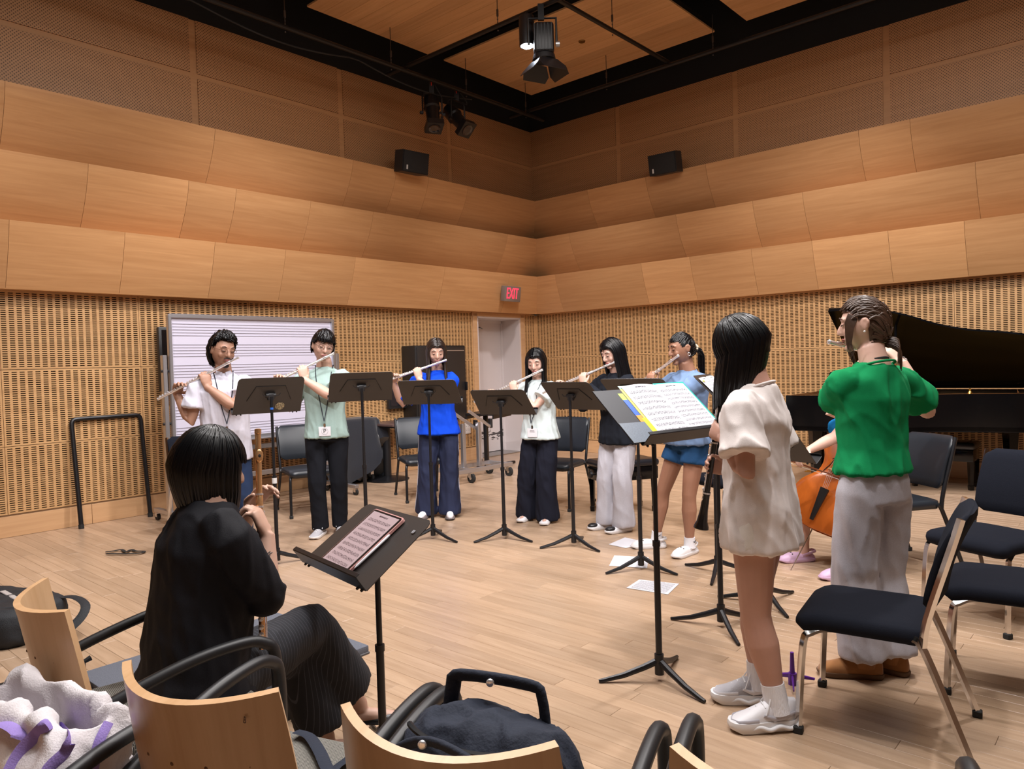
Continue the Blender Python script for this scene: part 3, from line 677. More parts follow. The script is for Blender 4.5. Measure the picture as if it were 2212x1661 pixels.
for x in (-.28, -.02):
    MB().rbox((x, .18, .43), (.05, .05, .55), .004, 1).build('upright', M_ALU, o)
    MB().tube([(x - .22, .1, .86), (x + .28, .24, .62)], .022, 4).build('support_arm', M_ALU, o, smooth=0)
    MB().rbox((x + .27, .24, .67), (.035, .06, .12), .006, 1).build('arm_stop', M_BLKPL, o)
# ---------------- tray stand
o = thing('tray_stand', 'black tray table on a single post in front of the door', 'table', gz(1052, 1008), atan2(ua.y, ua.x) + .35)
MB().rbox((.12, 0, .74), (.66, .42, .03), .006, 2).build('tray', M_BLKMET, o)
for s in (-1, 1): MB().rbox((.12, s * .2, .72), (.66, .02, .08), .004, 1).build('tray_edge', M_BLKMET, o)
MB().rbox((0, 0, .37), (.07, .05, .7), .006, 2).build('post', M_BLKMET, o)
for s in (-1, 1): MB().rbox((s * .05 + .1, s * .18, .03), (.6, .05, .04), .01, 2, rotm('Z', s * .35)).build('foot', M_BLKMET, o)

# ---------------- podium
pA = V((-.64, 3.17, 0)); pB = V((-1.20, 3.63, 0)); 
def pod():
    q = [gz(797, 1393, .2), gz(600, 1322, .2)]; e = (q[1] - q[0]); e.z = 0; L = e.length; e.normalize(); s = V((-e.y, e.x, 0)); s = s if s.dot(V((-1, -1, 0))) > 0 else -s
    D = .92; c = (q[0] + q[1]) / 2 + s * D / 2; c.z = 0
    o = thing('conductor_podium', 'low grey carpeted podium beside the seated person', 'podium', c, atan2(e.y, e.x))
    MB().rbox((0, 0, .182), (L, D, .036), .006, 2).build('podium_top', mat('podium_carpet', (.115, .125, .155), .95, var=.35, vscale=160, bump=.3, bscale=300), o)
    MB().box((0, 0, .082), (L - .08, D - .08, .164)).build('podium_base', M_BLKMET, o, smooth=0)
    MB().rbox((0, 0, .166), (L + .006, D + .006, .012), .003, 1).build('podium_edging', mat('edging_grey', (.07, .07, .08), .5), o)
    hd = MB(); hd.tube([(L * .3, D / 2 + .0, .16), (L * .3, D / 2 + .03, .2), (L * .3, D / 2 + .03, .29), (L * .3, D / 2, .3)], .012, 6); hd.build('latch_bracket', M_BLKMET, o)
pod()

# ---------------- music stands
def make_stand(name='music_stand', deskw=.50):
    o = thing(name, '', 'music stand')
    legs = []
    MB().tube([(0, 0, .03), (0, 0, .12)], .021, 12).build('hub', M_BLKMET, o)
    for k in range(3):
        a = radians(90 + 120 * k); d = V((cos(a), sin(a), 0)); m = MB()
        m.tube([d * .015 + UP * .085, d * .07 + UP * .062, d * .16 + UP * .03, d * .25 + UP * .011, d * .27 + UP * .009], [.016, .015, .013, .010, .008], 8); m.build('leg', M_BLKMET, o)
    return o
stand_meshes = {}
def stand(label, base, desk, yaw, tilt, deskw=.5, deskh=.32, legrot=0., group=None, front_off=.0, mat_=None):
    """desk: height of the desk's middle; yaw: front (music side) looks along local +y"""
    mt = mat_ or M_BLKMET
    o = make_stand(); o['label'] = label; o.location = (base[0], base[1], 0); o.rotation_euler = (0, 0, yaw)
    if legrot:
        for ch in o.children:
            if ch.name.startswith('leg'): ch.rotation_euler = (0, 0, legrot)
    zc = desk - .02
    MB().tube([(0, 0, .09), (0, 0, zc * .52)], .0145, 12).build('lower_tube', mt, o)
    MB().tube([(0, 0, zc * .52 - .012), (0, 0, zc * .52 + .012)], .0175, 12).build('tube_collar', mt, o)
    MB().tube([(0, 0, zc * .5), (0, 0, zc)], .0105, 12).build('upper_tube', mt, o)
    hd = MB(); hd.rbox((0, .012, zc + .0), (.05, .035, .055), .01, 2); hd.cyl((-.035, .012, zc + .01), (.035, .012, zc + .01), .018, 12)
    for s in (-1, 1): hd.tube([(s * .03, 0, zc + .005), (s * .055, -.01, zc + .01), (s * .065, -.015, zc + .025)], .0035, 5)
    hd.build('tilt_head', M_BLKPL, o)
    # desk: plane with local X width, local Z' up the desk; leans towards -y by tilt
    M4 = Matrix.Translation((0, .04, zc + .01)) @ Matrix.Rotation(tilt, 4, 'X')
    w, h = deskw, deskh; r = .03
    out = [(-w / 2, -h / 2), (w / 2, -h / 2), (w / 2 - .012, h / 2 - r), (w / 2 - .02, h / 2 - r * .35), (w / 2 - .035, h / 2), (-w / 2 + .035, h / 2), (-w / 2 + .02, h / 2 - r * .35), (-w / 2 + .012, h / 2 - r)]
    Mx = M4 @ Matrix.Rotation(radians(90), 4, 'X')
    dk = MB(); dk.prism(out, .003, Mx); dsk = dk.build('desk', mat('desk_black', (.034, .029, .027), .42, .1, bump=.03, bscale=400) if not mat_ else mat_, o, smooth=0)
    lp = MB(); lp.rbox((0, .03, -h / 2 - .002), (w, .062, .004), .0015, 1); lp.rbox((0, .061, -h / 2 + .006), (w, .003, .016), .001, 1); lp.xf(M4).build('shelf', mt, o)
    rb = MB()
    rb.tube([(-.16, -.0055, -.04), (-.105, -.0055, .085), (.105, -.0055, .085), (.16, -.0055, -.04)], .003, 5); rb.xf(M4).build('back_crease', mat('crease', (.008, .007, .007), .5), dsk)
    sc = MB()
    for x in (-w / 2 + .03, -w / 2 + .06, w / 2 - .06, w / 2 - .03): sc.cyl((x, -.001, -h / 2 - .004), (x, -.006, -h / 2 - .004), .006, 8)
    sc.xf(M4).build('rivets', M_BLKPL, o, kind='stuff')
    o['desk_m'] = [v for row in M4 for v in row]
    return o, Matrix.LocRotScale(o.location, o.rotation_euler, None) @ M4
def zat(py, px, Y): return gd(px, py, Y).z
def gxy(px, Y): p = gd(px, 1000, Y); return (p.x, p.y)
ST = {}
ST[1] = stand('black music stand with a round gold sticker in front of the player in white', gz(600, 1219), gd(585, 851, 5.4).z, radians(33), radians(35), legrot=.5)
ST[2] = stand('black music stand in front of the player in the mint shirt', gxy(787, 5.7), gd(783, 833, 5.7).z, radians(17), radians(45), legrot=.2)
ST[3] = stand('black music stand in front of the player in the blue shirt', gz(936, 1164), gd(931, 845, 6.0).z, radians(-6), radians(50), legrot=-.05)
ST[4] = stand('black music stand in front of the player with pale grey shirt and black trousers', gz(1090, 1164), gd(1081, 865, 6.1).z, radians(-22), radians(48), legrot=.3)
ST[5] = stand('black music stand in front of the player in grey sweatpants', gz(1240, 1180), gd(1238, 852, 5.7).z, radians(-43), radians(46), legrot=.4)
ST[6] = stand('black music stand behind the open yellow folder', gz(1385, 1230), gd(1383, 842, 5.0).z, radians(-38), radians(55), legrot=.5)
ST[7] = stand('black music stand holding the open yellow folder of sheet music', gz(1425, 1470), gd(1432, 886, 3.25).z, radians(-142), radians(48), legrot=-.12)
ST[8] = stand('black music stand with two white sheets beside the oboe player', gz(1550, 1240), gd(1548, 842, 4.85).z, radians(-118), radians(45), legrot=.6)
ST[9] = stand('black music stand just left of the oboe player with wide tripod feet', gz(1558, 1354), gd(1570, 925, 3.9).z, radians(-75), radians(50), legrot=.3)
ST[10] = stand('black music stand almost hidden behind the oboe player', gz(1654, 1302), .95, radians(-60), radians(40), legrot=.1)
ST[12] = stand('black music stand holding a tablet in front of the seated person', (-.505, 2.63), .812, radians(128.9), radians(56), legrot=.2)

# sticker on stand 1
so, sm = ST[1]
st = MB(); Ms = sm @ Matrix.Translation((.085, -.0045, -.10)) @ Matrix.Rotation(radians(90), 4, 'X')
st.lathe([(0, 0), (.034, 0), (.034, .0006), (0, .0006)], 24, Ms)
def seal_mat():
    m = mat('gold_seal', (.03, .03, .03), .4); nt = m.node_tree; N = nt.nodes; L = nt.links
    tc = N.new('ShaderNodeTexCoord'); n = N.new('ShaderNodeTexNoise'); n.inputs['Scale'].default_value = 170; L.new(tc.outputs['Object'], n.inputs['Vector'])
    r = N.new('ShaderNodeValToRGB'); r.color_ramp.elements[0].position = .48; r.color_ramp.elements[1].position = .52; r.color_ramp.elements[0].color = (.03, .028, .026, 1); r.color_ramp.elements[1].color = (.5, .44, .28, 1)
    L.new(n.outputs['Fac'], r.inputs[0]); L.new(r.outputs[0], N['Principled BSDF'].inputs['Base Color']); return m
st.build('round_sticker', seal_mat(), so, world=True, smooth=0)
tp = MB(); tp.tube([(0, 0, 1.19 * .52 - .02), (0, 0, 1.19 * .52 + .02)], .0185, 10); tp.build('white_tape', mat('tape', (.6, .6, .6), .6), so)
bt = MB(); bt.tube([(0, 0, 1.14), (0, 0, 1.155)], .0125, 10); bt.build('blue_tape', mat('blue_tape', (.02, .12, .5), .5), so)

# ---------------- sheet music material
def sheet_mat(name, base=(.66, .66, .71), ink=(.05, .05, .07), systems=8., rough=.6, seed=0., dens=.5):
    if name in MATS: return MATS[name]
    m = mat(name, base, rough); nt = m.node_tree; N = nt.nodes; L = nt.links; b = N['Principled BSDF']
    def M(op, a, bb=None):
        x = N.new('ShaderNodeMath'); x.operation = op
        for i, q in ((0, a), (1, bb)):
            if q is None: continue
            if isinstance(q, (int, float)): x.inputs[i].default_value = q
            else: L.new(q, x.inputs[i])
        return x.outputs[0]
    uv = N.new('ShaderNodeUVMap'); sp = N.new('ShaderNodeSeparateXYZ'); L.new(uv.outputs[0], sp.inputs[0]); u, v = sp.outputs[0], sp.outputs[1]
    yy = M('MULTIPLY', M('SUBTRACT', .90, v), systems / .84); fy = M('FRACT', yy)
    inside = M('MULTIPLY', M('MULTIPLY', M('GREATER_THAN', u, .08), M('LESS_THAN', u, .93)), M('MULTIPLY', M('GREATER_THAN', v, .05), M('LESS_THAN', v, .90)))
    band = M('MULTIPLY', M('GREATER_THAN', fy, .28), M('LESS_THAN', fy, .62))
    ln = M('LESS_THAN', M('FRACT', M('MULTIPLY', M('SUBTRACT', fy, .28), 13.)), .22)
    staff = M('MULTIPLY', band, ln)
    cb = N.new('ShaderNodeCombineXYZ'); L.new(M('MULTIPLY', u, 60.), cb.inputs[0]); L.new(M('MULTIPLY', v, 55.), cb.inputs[1]); cb.inputs[2].default_value = seed
    n = N.new('ShaderNodeTexNoise'); n.inputs['Scale'].default_value = 1.; n.inputs['Detail'].default_value = 2; L.new(cb.outputs[0], n.inputs['Vector'])
    wide = M('MULTIPLY', M('GREATER_THAN', fy, .18), M('LESS_THAN', fy, .72))
    notes = M('MULTIPLY', wide, M('GREATER_THAN', n.outputs['Fac'], dens))
    ttl = M('MULTIPLY', M('MULTIPLY', M('GREATER_THAN', v, .935), M('LESS_THAN', v, .96)), M('MULTIPLY', M('LESS_THAN', M('ABSOLUTE', M('SUBTRACT', u, .5)), .16), M('GREATER_THAN', n.outputs['Fac'], .44)))
    ink_f = M('MINIMUM', M('ADD', M('MULTIPLY', inside, M('MAXIMUM', M('MULTIPLY', staff, .6), M('MULTIPLY', notes, .85))), ttl), 1.)
    mx = N.new('ShaderNodeMixRGB'); mx.inputs[1].default_value = (*base, 1); mx.inputs[2].default_value = (*ink, 1); L.new(ink_f, mx.inputs[0]); L.new(mx.outputs[0], b.inputs['Base Color']); return m
def sheet(M4, w, h, name, m, parent=None, curl=0.0, nx=8, th=.0006, world=True, ny=6):
    """paper: lower-left at origin of M4, x right, y up the page, +z out of the page"""
    me = bpy.data.meshes.new(name); vs = []; fs = []; uvs = []
    for s in (0, 1):
        for j in range(ny + 1):
            for i in range(nx + 1):
                u, v = i / nx, j / ny; vs.append(M4 @ V((u * w, v * h, curl * sin(u * pi) * (.4 + .6 * v) + (th if s == 0 else 0)))); uvs.append((u, v))
    k = (nx + 1) * (ny + 1)
    for j in range(ny):
        for i in range(nx):
            a = j * (nx + 1) + i; fs.append((a, a + 1, a + nx + 2, a + nx + 1)); fs.append((k + a, k + a + nx + 1, k + a + nx + 2, k + a + 1))
    if world and parent is not None:
        I = Matrix.LocRotScale(parent.location, parent.rotation_euler, None).inverted(); vs = [I @ p for p in vs]
    me.from_pydata([tuple(p) for p in vs], [], fs); ul = me.uv_layers.new(name='UVMap')
    for l in me.loops: ul.data[l.index].uv = uvs[l.vertex_index]
    me.materials.append(m); me.shade_smooth(); return link(name, me, parent)
def on_desk(M4, x, y, z=.004, w=.5, h=.32, rot=0.):
    """matrix for a page on the music side of a desk: x from the centre as the player sees it, y above the shelf"""
    # music side looks along +y of the desk frame; player's right = -x
    B = Matrix(((-1, 0, 0), (0, 0, 1), (0, 1, 0))).to_4x4()   # page x -> -x, page y -> z, page z -> y
    return M4 @ Matrix.Translation((0, z, -h / 2)) @ B @ Matrix.Translation((x, y, 0)) @ Matrix.Rotation(rot, 4, 'Z')
PAPER = mat('paper', (.66, .66, .71), .6)
# folder on stand 7
so, sm = ST[7]
fo = thing('sheet_music_folder', 'open folder with yellow page dividers and white sheet music on the stand', 'folder', (sm @ V((0, .02, -.15))))
pl = MB(); Mf = on_desk(sm, -.30, .012, .006)
pl.prism([(0, 0), (.17, 0), (.29, .0), (.29, .30), (0, .30), (0, .11)], .004, Mf); pl.build('folder_cover', mat('folder_black', (.008, .010, .016), .5), fo, world=True, smooth=0)
pk = MB(); pk.prism([(.0, -.005), (.15, -.005), (.165, .10), (.0, .105)], .002, Mf @ Matrix.Translation((0, 0, .0045))); pk.build('folder_pocket', mat('folder_pocket', (.13, .16, .20), .35, var=.5, vscale=260), fo, world=True, smooth=0)
for i, (cn, cc, y0, y1) in enumerate((('yellow', (.85, .72, .01), 0, .12), ('orange', (.85, .30, .02), .075, .14), ('blue', (.01, .10, .55), .13, .235), ('green', (.38, .62, .05), .225, .275))):
    t = MB(); t.box(((-.155 if i else -.135) + i * .0, (y0 + y1) / 2 + .012, .008 - i * .0007), (.03, y1 - y0, .0016)); t.xf(on_desk(sm, 0, 0)).build('divider_tab', mat('tab_' + cn, cc, .35), fo, world=True, smooth=0)
sheet(on_desk(sm, -.135, .014, .010), .02, .30, 'divider', mat('divider_yellow', (.75, .62, .10), .4), fo)
sheet(on_desk(sm, -.12, .012, .012), .215, .315, 'music_page', sheet_mat('sheet_a', systems=8.), fo, curl=.010)
sheet(on_desk(sm, .088, .012, .009), .215, .315, 'music_page', sheet_mat('sheet_b', systems=10., seed=4.), fo, curl=.006)
sheet(on_desk(sm, .10, .014, .0075), .215, .325, 'back_sheet', mat('sheet_teal', (.0, .42, .36), .4), fo)
sheet(on_desk(sm, -.13, .30, .0075), .13, .035, 'divider_top', mat('divider_pale', (.35, .5, .45), .4), fo)
# sheets on stand 8
so, sm = ST[8]
sheet_o = thing('sheet_music', 'two white music pages with a yellow highlight on the stand by the oboe player', 'sheet music', sm @ V((0, .02, -.15)))
sheet(on_desk(sm, -.21, .012, .008), .2, .275, 'music_page', sheet_mat('sheet_a'), sheet_o, curl=.006)
sheet(on_desk(sm, .0, .012, .008), .2, .28, 'music_page', sheet_mat('sheet_b'), sheet_o, curl=.006)
hl = MB(); hl.box((-.19, .255, .0115), (.04, .012, .001)); hl.xf(on_desk(sm, 0, 0)).build('yellow_highlight', mat('highlighter', (.8, .75, .1), .6), sheet_o, world=True, smooth=0)
# white sheets peeking at stand 5
so, sm = ST[5]
o = thing('sheet_music', 'white page standing on the music stand of the player in grey sweatpants', 'sheet music', sm @ V((0, .02, -.15)))
sheet(on_desk(sm, .02, .012, .008), .21, .297, 'music_page', sheet_mat('sheet_a'), o, curl=.004)
# tablet on stand 12
so, sm = ST[12]
tb = thing('tablet', 'tablet showing sheet music on the seated person\'s stand', 'tablet', sm @ V((0, .02, -.15)))
Mt = on_desk(sm, -.125, .006, .006, rot=radians(-2.0))
case = MB(); case.prism([(x + .11, y + .145) for x, y in rrect(.222, .292, .012)], .010, Mt); case.build('tablet_case', mat('case_pink', (.55, .28, .26), .5), tb, world=True)
gl = MB(); gl.prism([(x + .11, y + .145) for x, y in rrect(.212, .282, .010)], .0025, Mt @ Matrix.Translation((0, 0, .0095))); gl.build('tablet_bezel', mat('tablet_black', (.008, .008, .01), .15), tb, world=True)
sheet(Mt @ Matrix.Translation((.013, .012, .0122)), .194, .266, 'screen_page', sheet_mat('screen_score', base=(.40, .31, .33), ink=(.06, .04, .05), systems=9., rough=.25, dens=.52), tb)
pen = thing('stylus', 'white stylus clipped along the edge of the tablet', 'stylus', Mt @ V((.228, .1, .01)))
pm = MB(); pm.tube([Mt @ V((.229, .05, .007)), Mt @ V((.229, .062, .007)), Mt @ V((.229, .205, .007)), Mt @ V((.229, .212, .007))], [.0012, .0045, .0045, .003], 10); pm.build('barrel', mat('pen_white', (.8, .8, .84), .3), pen, world=True)
lg = MB(); lg.box((-.2, .255, .0045), (.014, .014, .001)); lg.box((-.2, .255, .005), (.007, .007, .0012)); lg.xf(on_desk(sm, .40, 0, 0)).build('printed_mark', mat('mark_grey', (.25, .25, .27), .5), so, world=True, smooth=0)

# ---------------- papers on the floor
def floor_paper(px, label, m):
    P = [gz(x, y, .002) for x, y in px]; c = sum(P, V()) / 4
    me = bpy.data.meshes.new('floor_sheet'); vs = [p - c for p in P] + [p - c + UP * .0012 for p in P]
    me.from_pydata([tuple(v) for v in vs], [], [(3, 2, 1, 0), (4, 5, 6, 7)] + [(i, (i + 1) % 4, 4 + (i + 1) % 4, 4 + i) for i in range(4)])
    ul = me.uv_layers.new(name='UVMap'); U_ = [(0, 0), (1, 0), (1, 1), (0, 1)]
    for l in me.loops: ul.data[l.index].uv = U_[l.vertex_index % 4]
    me.materials.append(m); o = link('floor_sheet', me); o.location = c; tag(o, label, 'paper', 'sheets of paper on the floor')
floor_paper(((1353, 1270), (1443, 1284), (1467, 1261), (1381, 1252)), 'sheet of music lying on the floor nearest the camera', sheet_mat('sheet_b'))
floor_paper(((1316, 1222), (1398, 1227), (1401, 1204), (1327, 1200)), 'blank white sheet on the floor under a music stand', PAPER)
floor_paper(((1315, 1176), (1352, 1184), (1400, 1172), (1350, 1161)), 'blank white sheet on the floor beside the white clogs', PAPER)
# ================================================================ CHAIRS
def facing(fx, fy): return atan2(-fx, fy)
def make_chair(name, label, frame_m, pad_m, thick=.075):
    """orchestra chair; faces +y, origin between its feet"""
    o = thing(name, label, 'chair'); sq = 4 if frame_m is M_CHROME else 8; r = .0135
    # seat pad with a waterfall front
    s = MB(); rings = []; n = 14
    for i in range(n + 1):
        t = i / n; y = -.205 + .43 * t; ed = min(t, 1 - t); w = .225 - .03 * max(0, 1 - ed / .10) ** 2; dz = -.03 * max(0, (t - .82) / .18) ** 2 - .012 * max(0, (.12 - t) / .12) ** 2
        th = thick * (1 - .55 * max(0, 1 - ed / .06) ** 2); zt = .462 + dz; ring = []
        for k in range(16):
            a = 2 * pi * k / 16; c, s_ = cos(a), sin(a); ring.append(V((w * (abs(c) ** .35) * (1 if c > 0 else -1), y, zt - th / 2 + th / 2 * (abs(s_) ** .5) * (1 if s_ > 0 else -1))))
        rings.append(ring)
    s.loft(rings); s.build('seat', pad_m, o, smooth=60)
    MB().rbox((0, .0, .405), (.41, .38, .012), .004, 1).build('seat_pan', M_BLKPL, o)
    # back pad
    b = MB(); rings = []; n = 12
    for i in range(n + 1):
        t = i / n; z = .52 + .34 * t; y = -.205 - .115 * t + .02 * sin(pi * t); ed = min(t, 1 - t); w = .222 - .045 * max(0, 1 - ed / .14) ** 2.2; th = .042 * (1 - .6 * max(0, 1 - ed / .07) ** 2); ring = []
        for k in range(16):
            a = 2 * pi * k / 16; c, s_ = cos(a), sin(a); x = w * (abs(c) ** .35) * (1 if c > 0 else -1)
            ring.append(V((x, y + th / 2 * (abs(s_) ** .5) * (1 if s_ > 0 else -1) - .035 * (1 - (x / .225) ** 2), z)))
        rings.append(ring)
    b.loft(rings); b.build('backrest', pad_m, o, smooth=60)
    for sx in (-1, 1):
        x = sx * .222
        up = MB(); up.tube(crom([(x, -.20, .40), (x, -.215, .50), (x, -.285, .74), (x * .985, -.318, .855)], 4), r, sq if sq == 8 else 4, side=(1, 0, 0)); up.build('back_upright', frame_m, o, smooth=30 if sq == 4 else 60)
        lg = MB(); lg.tube(crom([(x, -.17, .425), (x, -.205, .385), (x * 1.04, -.30, .14), (x * 1.06, -.345, .02)], 4), r, sq, side=(1, 0, 0)); k = lg.build('leg', frame_m, o, smooth=30 if sq == 4 else 60)
        MB().rbox((x * 1.06, -.347, .014), (.032, .034, .028), .004, 1).build('leg_tip', M_RUB, k)
        fl = MB(); fl.tube(crom([(x * .9, -.17, .412), (x * .9, .08, .408), (x * .95, .165, .385), (x * 1.0, .195, .33), (x * 1.03, .215, .02)], 5), r, sq, side=(1, 0, 0)); k = fl.build('leg', frame_m, o, smooth=30 if sq == 4 else 60)
        MB().rbox((x * 1.03, .215, .014), (.032, .034, .028), .004, 1).build('leg_tip', M_RUB, k)
    return o
def put(o, x, y, f, label):
    o.location = (x, y, 0); o.rotation_euler = (0, 0, facing(*f)); o['label'] = label; return o
ch0 = make_chair('orchestra_chair', '', M_CHROME, M_FAB); ch0['group'] = 'black fabric chairs with chrome frames'
put(ch0, 1.345, 2.81, (-.835, .55), 'black fabric chair with chrome legs right behind the oboe player')
c_ = copy_tree(ch0); put(c_, 2.07, 3.09, (-.835, .55), 'black fabric chair cut off at the right edge showing mostly its seat')
c_ = copy_tree(ch0); put(c_, 2.50, 3.87, (-.92, -.4), 'black fabric chair with its back turned to the piano at the right edge')
c_ = copy_tree(ch0); put(c_, 1.74, 6.05, (-.9, -.35), 'black chair with a chrome leg behind the player in denim shorts')
c_ = copy_tree(ch0); put(c_, -2.72, 6.42, (.6, -.8), 'black chair half hidden behind the seated person\'s head')
cv0 = make_chair('orchestra_chair', '', M_BLKMET, M_VINYL, .075); cv0['group'] = 'black padded chairs with black frames'
put(cv0, -2.06, 7.32, (.5, -.86), 'black padded chair behind the player in the mint shirt')
c_ = copy_tree(cv0); put(c_, -.99, 7.93, (.35, -.94), 'black padded chair behind the player in the blue shirt')
c_ = copy_tree(cv0); put(c_, .42, 7.26, (-.5, -.86), 'black padded chair behind the player in black wide trousers')
CELLO_CHAIR = copy_tree(cv0); put(CELLO_CHAIR, 2.52, 4.93, (-.97, -.22), 'black padded chair of the cellist behind the player in green')

# ---------------- wooden armchairs in the foreground
M_PLY = wood('beech_ply', (.56, .335, .17), (.66, .42, .235), .32, tint=.05, grain=(30, 1.5, 1.5), coat=.2)
def check_mat():
    m = mat('seat_check', (.16, .16, .15), .95); nt = m.node_tree; N = nt.nodes; L = nt.links
    tc = N.new('ShaderNodeTexCoord'); mp = N.new('ShaderNodeMapping'); mp.inputs['Scale'].default_value = (110, 55, 60); L.new(tc.outputs['Object'], mp.inputs[0])
    br = N.new('ShaderNodeTexBrick'); br.inputs['Color1'].default_value = (.035, .035, .033, 1); br.inputs['Color2'].default_value = (.06, .058, .052, 1); br.inputs['Mortar'].default_value = (.30, .285, .25, 1); br.inputs['Scale'].default_value = 1.
    br.inputs['Mortar Size'].default_value = .035
    L.new(mp.outputs[0], br.inputs['Vector']); L.new(br.outputs['Color'], N['Principled BSDF'].inputs['Base Color']); return m
M_CHECK = check_mat()
def make_armchair():
    o = thing('wooden_armchair', '', 'chair'); o['group'] = 'wooden armchairs in the audience rows'
    # curved ply back: opens towards +y
    b = MB(); nz, nx = 10, 20; pts = {}
    vs = []; fs = []
    def P(i, j, side):
        t = j / nz; u = i / nx * 2 - 1; z = .43 + .41 * t; hw = .190 + .012 * sin(pi * t); y = -.235 - .075 * t + .085 * u * u; x = hw * u
        n_ = V((-2 * .085 * u / hw, 1, .15)).normalized(); p = V((x, y, z + (-.012 * (1 - u * u) if j == nz else 0))); return p - n_ * (.0 if side == 0 else .017)
    for side in (0, 1):
        for j in range(nz + 1):
            for i in range(nx + 1): vs.append(P(i, j, side))
    K = (nx + 1) * (nz + 1)
    for j in range(nz):
        for i in range(nx):
            a = j * (nx + 1) + i; fs.append((a + 1, a, a + nx + 1, a + nx + 2)); fs.append((K + a, K + a + 1, K + a + nx + 2, K + a + nx + 1))
    for i in range(nx): fs.append((i, i + 1, K + i + 1, K + i)); a = nz * (nx + 1) + i; fs.append((a + 1, a, K + a, K + a + 1))
    for j in range(nz): a = j * (nx + 1); fs.append((a + nx + 1, a, K + a, K + a + nx + 1)); a += nx; fs.append((a, a + nx + 1, K + a + nx + 1, K + a))
    b.add(vs, fs); bk = b.build('backrest', M_PLY, o, smooth=40)
    k = MB()
    for r_, zz in ((5, .70), (4, .56)):
        for i in range(r_): u = -.72 + 1.44 * i / (r_ - 1); t = (zz - .43) / .41; p = V((.20 * u, -.235 - .075 * t + .085 * u * u - .0165, zz)); k.ell(p, (.0045, .003, .0045), nu=8, nv=5)
    k.build('screw_plugs', mat('plug_brown', (.16, .07, .03), .6), bk, kind='stuff')
    s = MB(); s.rbox((0, .02, .445), (.46, .46, .06), .025, 3); s.build('seat', M_CHECK, o)
    MB().rbox((0, .02, .41), (.42, .42, .02), .004, 1).build('seat_pan', M_BLKMET, o)
    for sx in (-1, 1):
        x = sx * .25
        a = MB(); a.tube(crom([(sx * .20, -.20, .415), (sx * .25, -.23, .46), (x, -.22, .56), (x, -.02, .635), (x, .17, .662), (x, .245, .645), (x, .275, .57), (x, .262, .3), (x, .25, .015)], 6), [.0165] * 60, 10) if False else None
        path = crom([(sx * .215, -.19, .43), (sx * .235, -.235, .50), (x, -.20, .575), (x, .0, .64), (x, .15, .662), (x, .235, .65), (x, .272, .585), (x, .265, .3), (x, .255, .012)], 6)
        a = MB(); a.tube(path, .0165, 10); a.build('armrest', M_BLKPL, o, smooth=60)
        l = MB(); l.tube(crom([(sx * .2, -.15, .41), (sx * .235, -.2, .38), (sx * .26, -.27, .1), (sx * .262, -.29, .012)], 5), .0135, 10); l.build('leg', M_BLKMET, o, smooth=60)
        MB().box((x * .86, .1, .405), (.09, .04, .02)).build('seat_bracket', M_BLKMET, o, smooth=0)
    return o
ac = make_armchair()
put(ac, -1.07, 2.12, (.78, .63), 'wooden-backed armchair the seated person in black sits on')
c_ = copy_tree(ac); put(c_, -.53, 1.62, (.4, .92), 'wooden-backed armchair at the bottom left of the middle with a small B mark')
WB = c_
c_ = copy_tree(ac); put(c_, -.035, 1.40, (.4, .92), 'wooden-backed armchair holding the dark blue handbag')
c_ = copy_tree(ac); put(c_, .50, 1.23, (.4, .92), 'wooden-backed armchair showing only its corner and arm at the bottom')
c_ = copy_tree(ac); put(c_, -1.12, 1.50, (.4, .92), 'wooden armchair in the bottom left corner under the white tote bag')
me = text_mesh('B', .016, .0004); me.materials.append(mat('ink_brown', (.1, .05, .03), .6)); t = link('letter_mark', me, WB)
t.location = (.155, -.2755, .795); t.rotation_euler = (radians(80), 0, radians(-14) + pi * 0)

# ---------------- benches
def bench(name, label, c, rz, L, D, H, tufted=False):
    o = thing(name, label, 'bench', c, rz)
    s = MB(); s.rbox((0, 0, H - .035), (L, D, .07), .03, 4); st = s.build('seat_cushion', mat('bench_vinyl', (.012, .012, .016), .28, bump=.06, bscale=60), o)
    if tufted:
        k = MB()
        for i in range(4):
            for j in range(2): k.ell((-L / 2 + L * (i + .5) / 4, -D / 4 + j * D / 2, H + .001), (.012, .012, .005), nu=8, nv=5)
        k.build('tuft_buttons', M_BLKPL, st, kind='stuff')
    MB().rbox((0, 0, H - .13), (L - .03, D - .03, .12), .006, 2).build('apron', mat('piano_black', (.003, .003, .0035), .10, spec=.35), o)
    for x in (-1, 1):
        for y in (-1, 1):
            l = MB(); X, Y = x * (L / 2 - .045), y * (D / 2 - .045); l.tube([(X, Y, H - .19), (X, Y, .05), (X, Y, .045), (X, Y, 0)], [.033, .024, .03, .026], 4); l.build('leg', mat('piano_black', (.003, .003, .0035), .10, spec=.35), o, smooth=20)
    if not tufted:
        for x in (-1, 1): q = MB(); q.cyl((x * (L / 2 - .01), 0, H - .13), (x * (L / 2 + .03), 0, H - .13), .008, 8); q.lathe([(0, 0), (.03, 0), (.03, .022), (0, .022)], 16, Matrix.Translation((x * (L / 2 + .025), 0, H - .13)) @ Matrix.Rotation(x * pi / 2, 4, 'Y')); q.build('height_knob', M_BLKPL, o)
bench('piano_bench', 'black padded bench with a side knob behind the player in grey sweatpants', V((1.02, 6.93, 0)), radians(20), .60, .36, .50)
bench('piano_bench', 'black tufted bench standing under the grand piano', RM(.62, 6.03, 0), atan2(UB.y, UB.x), .60, .36, .48, True)
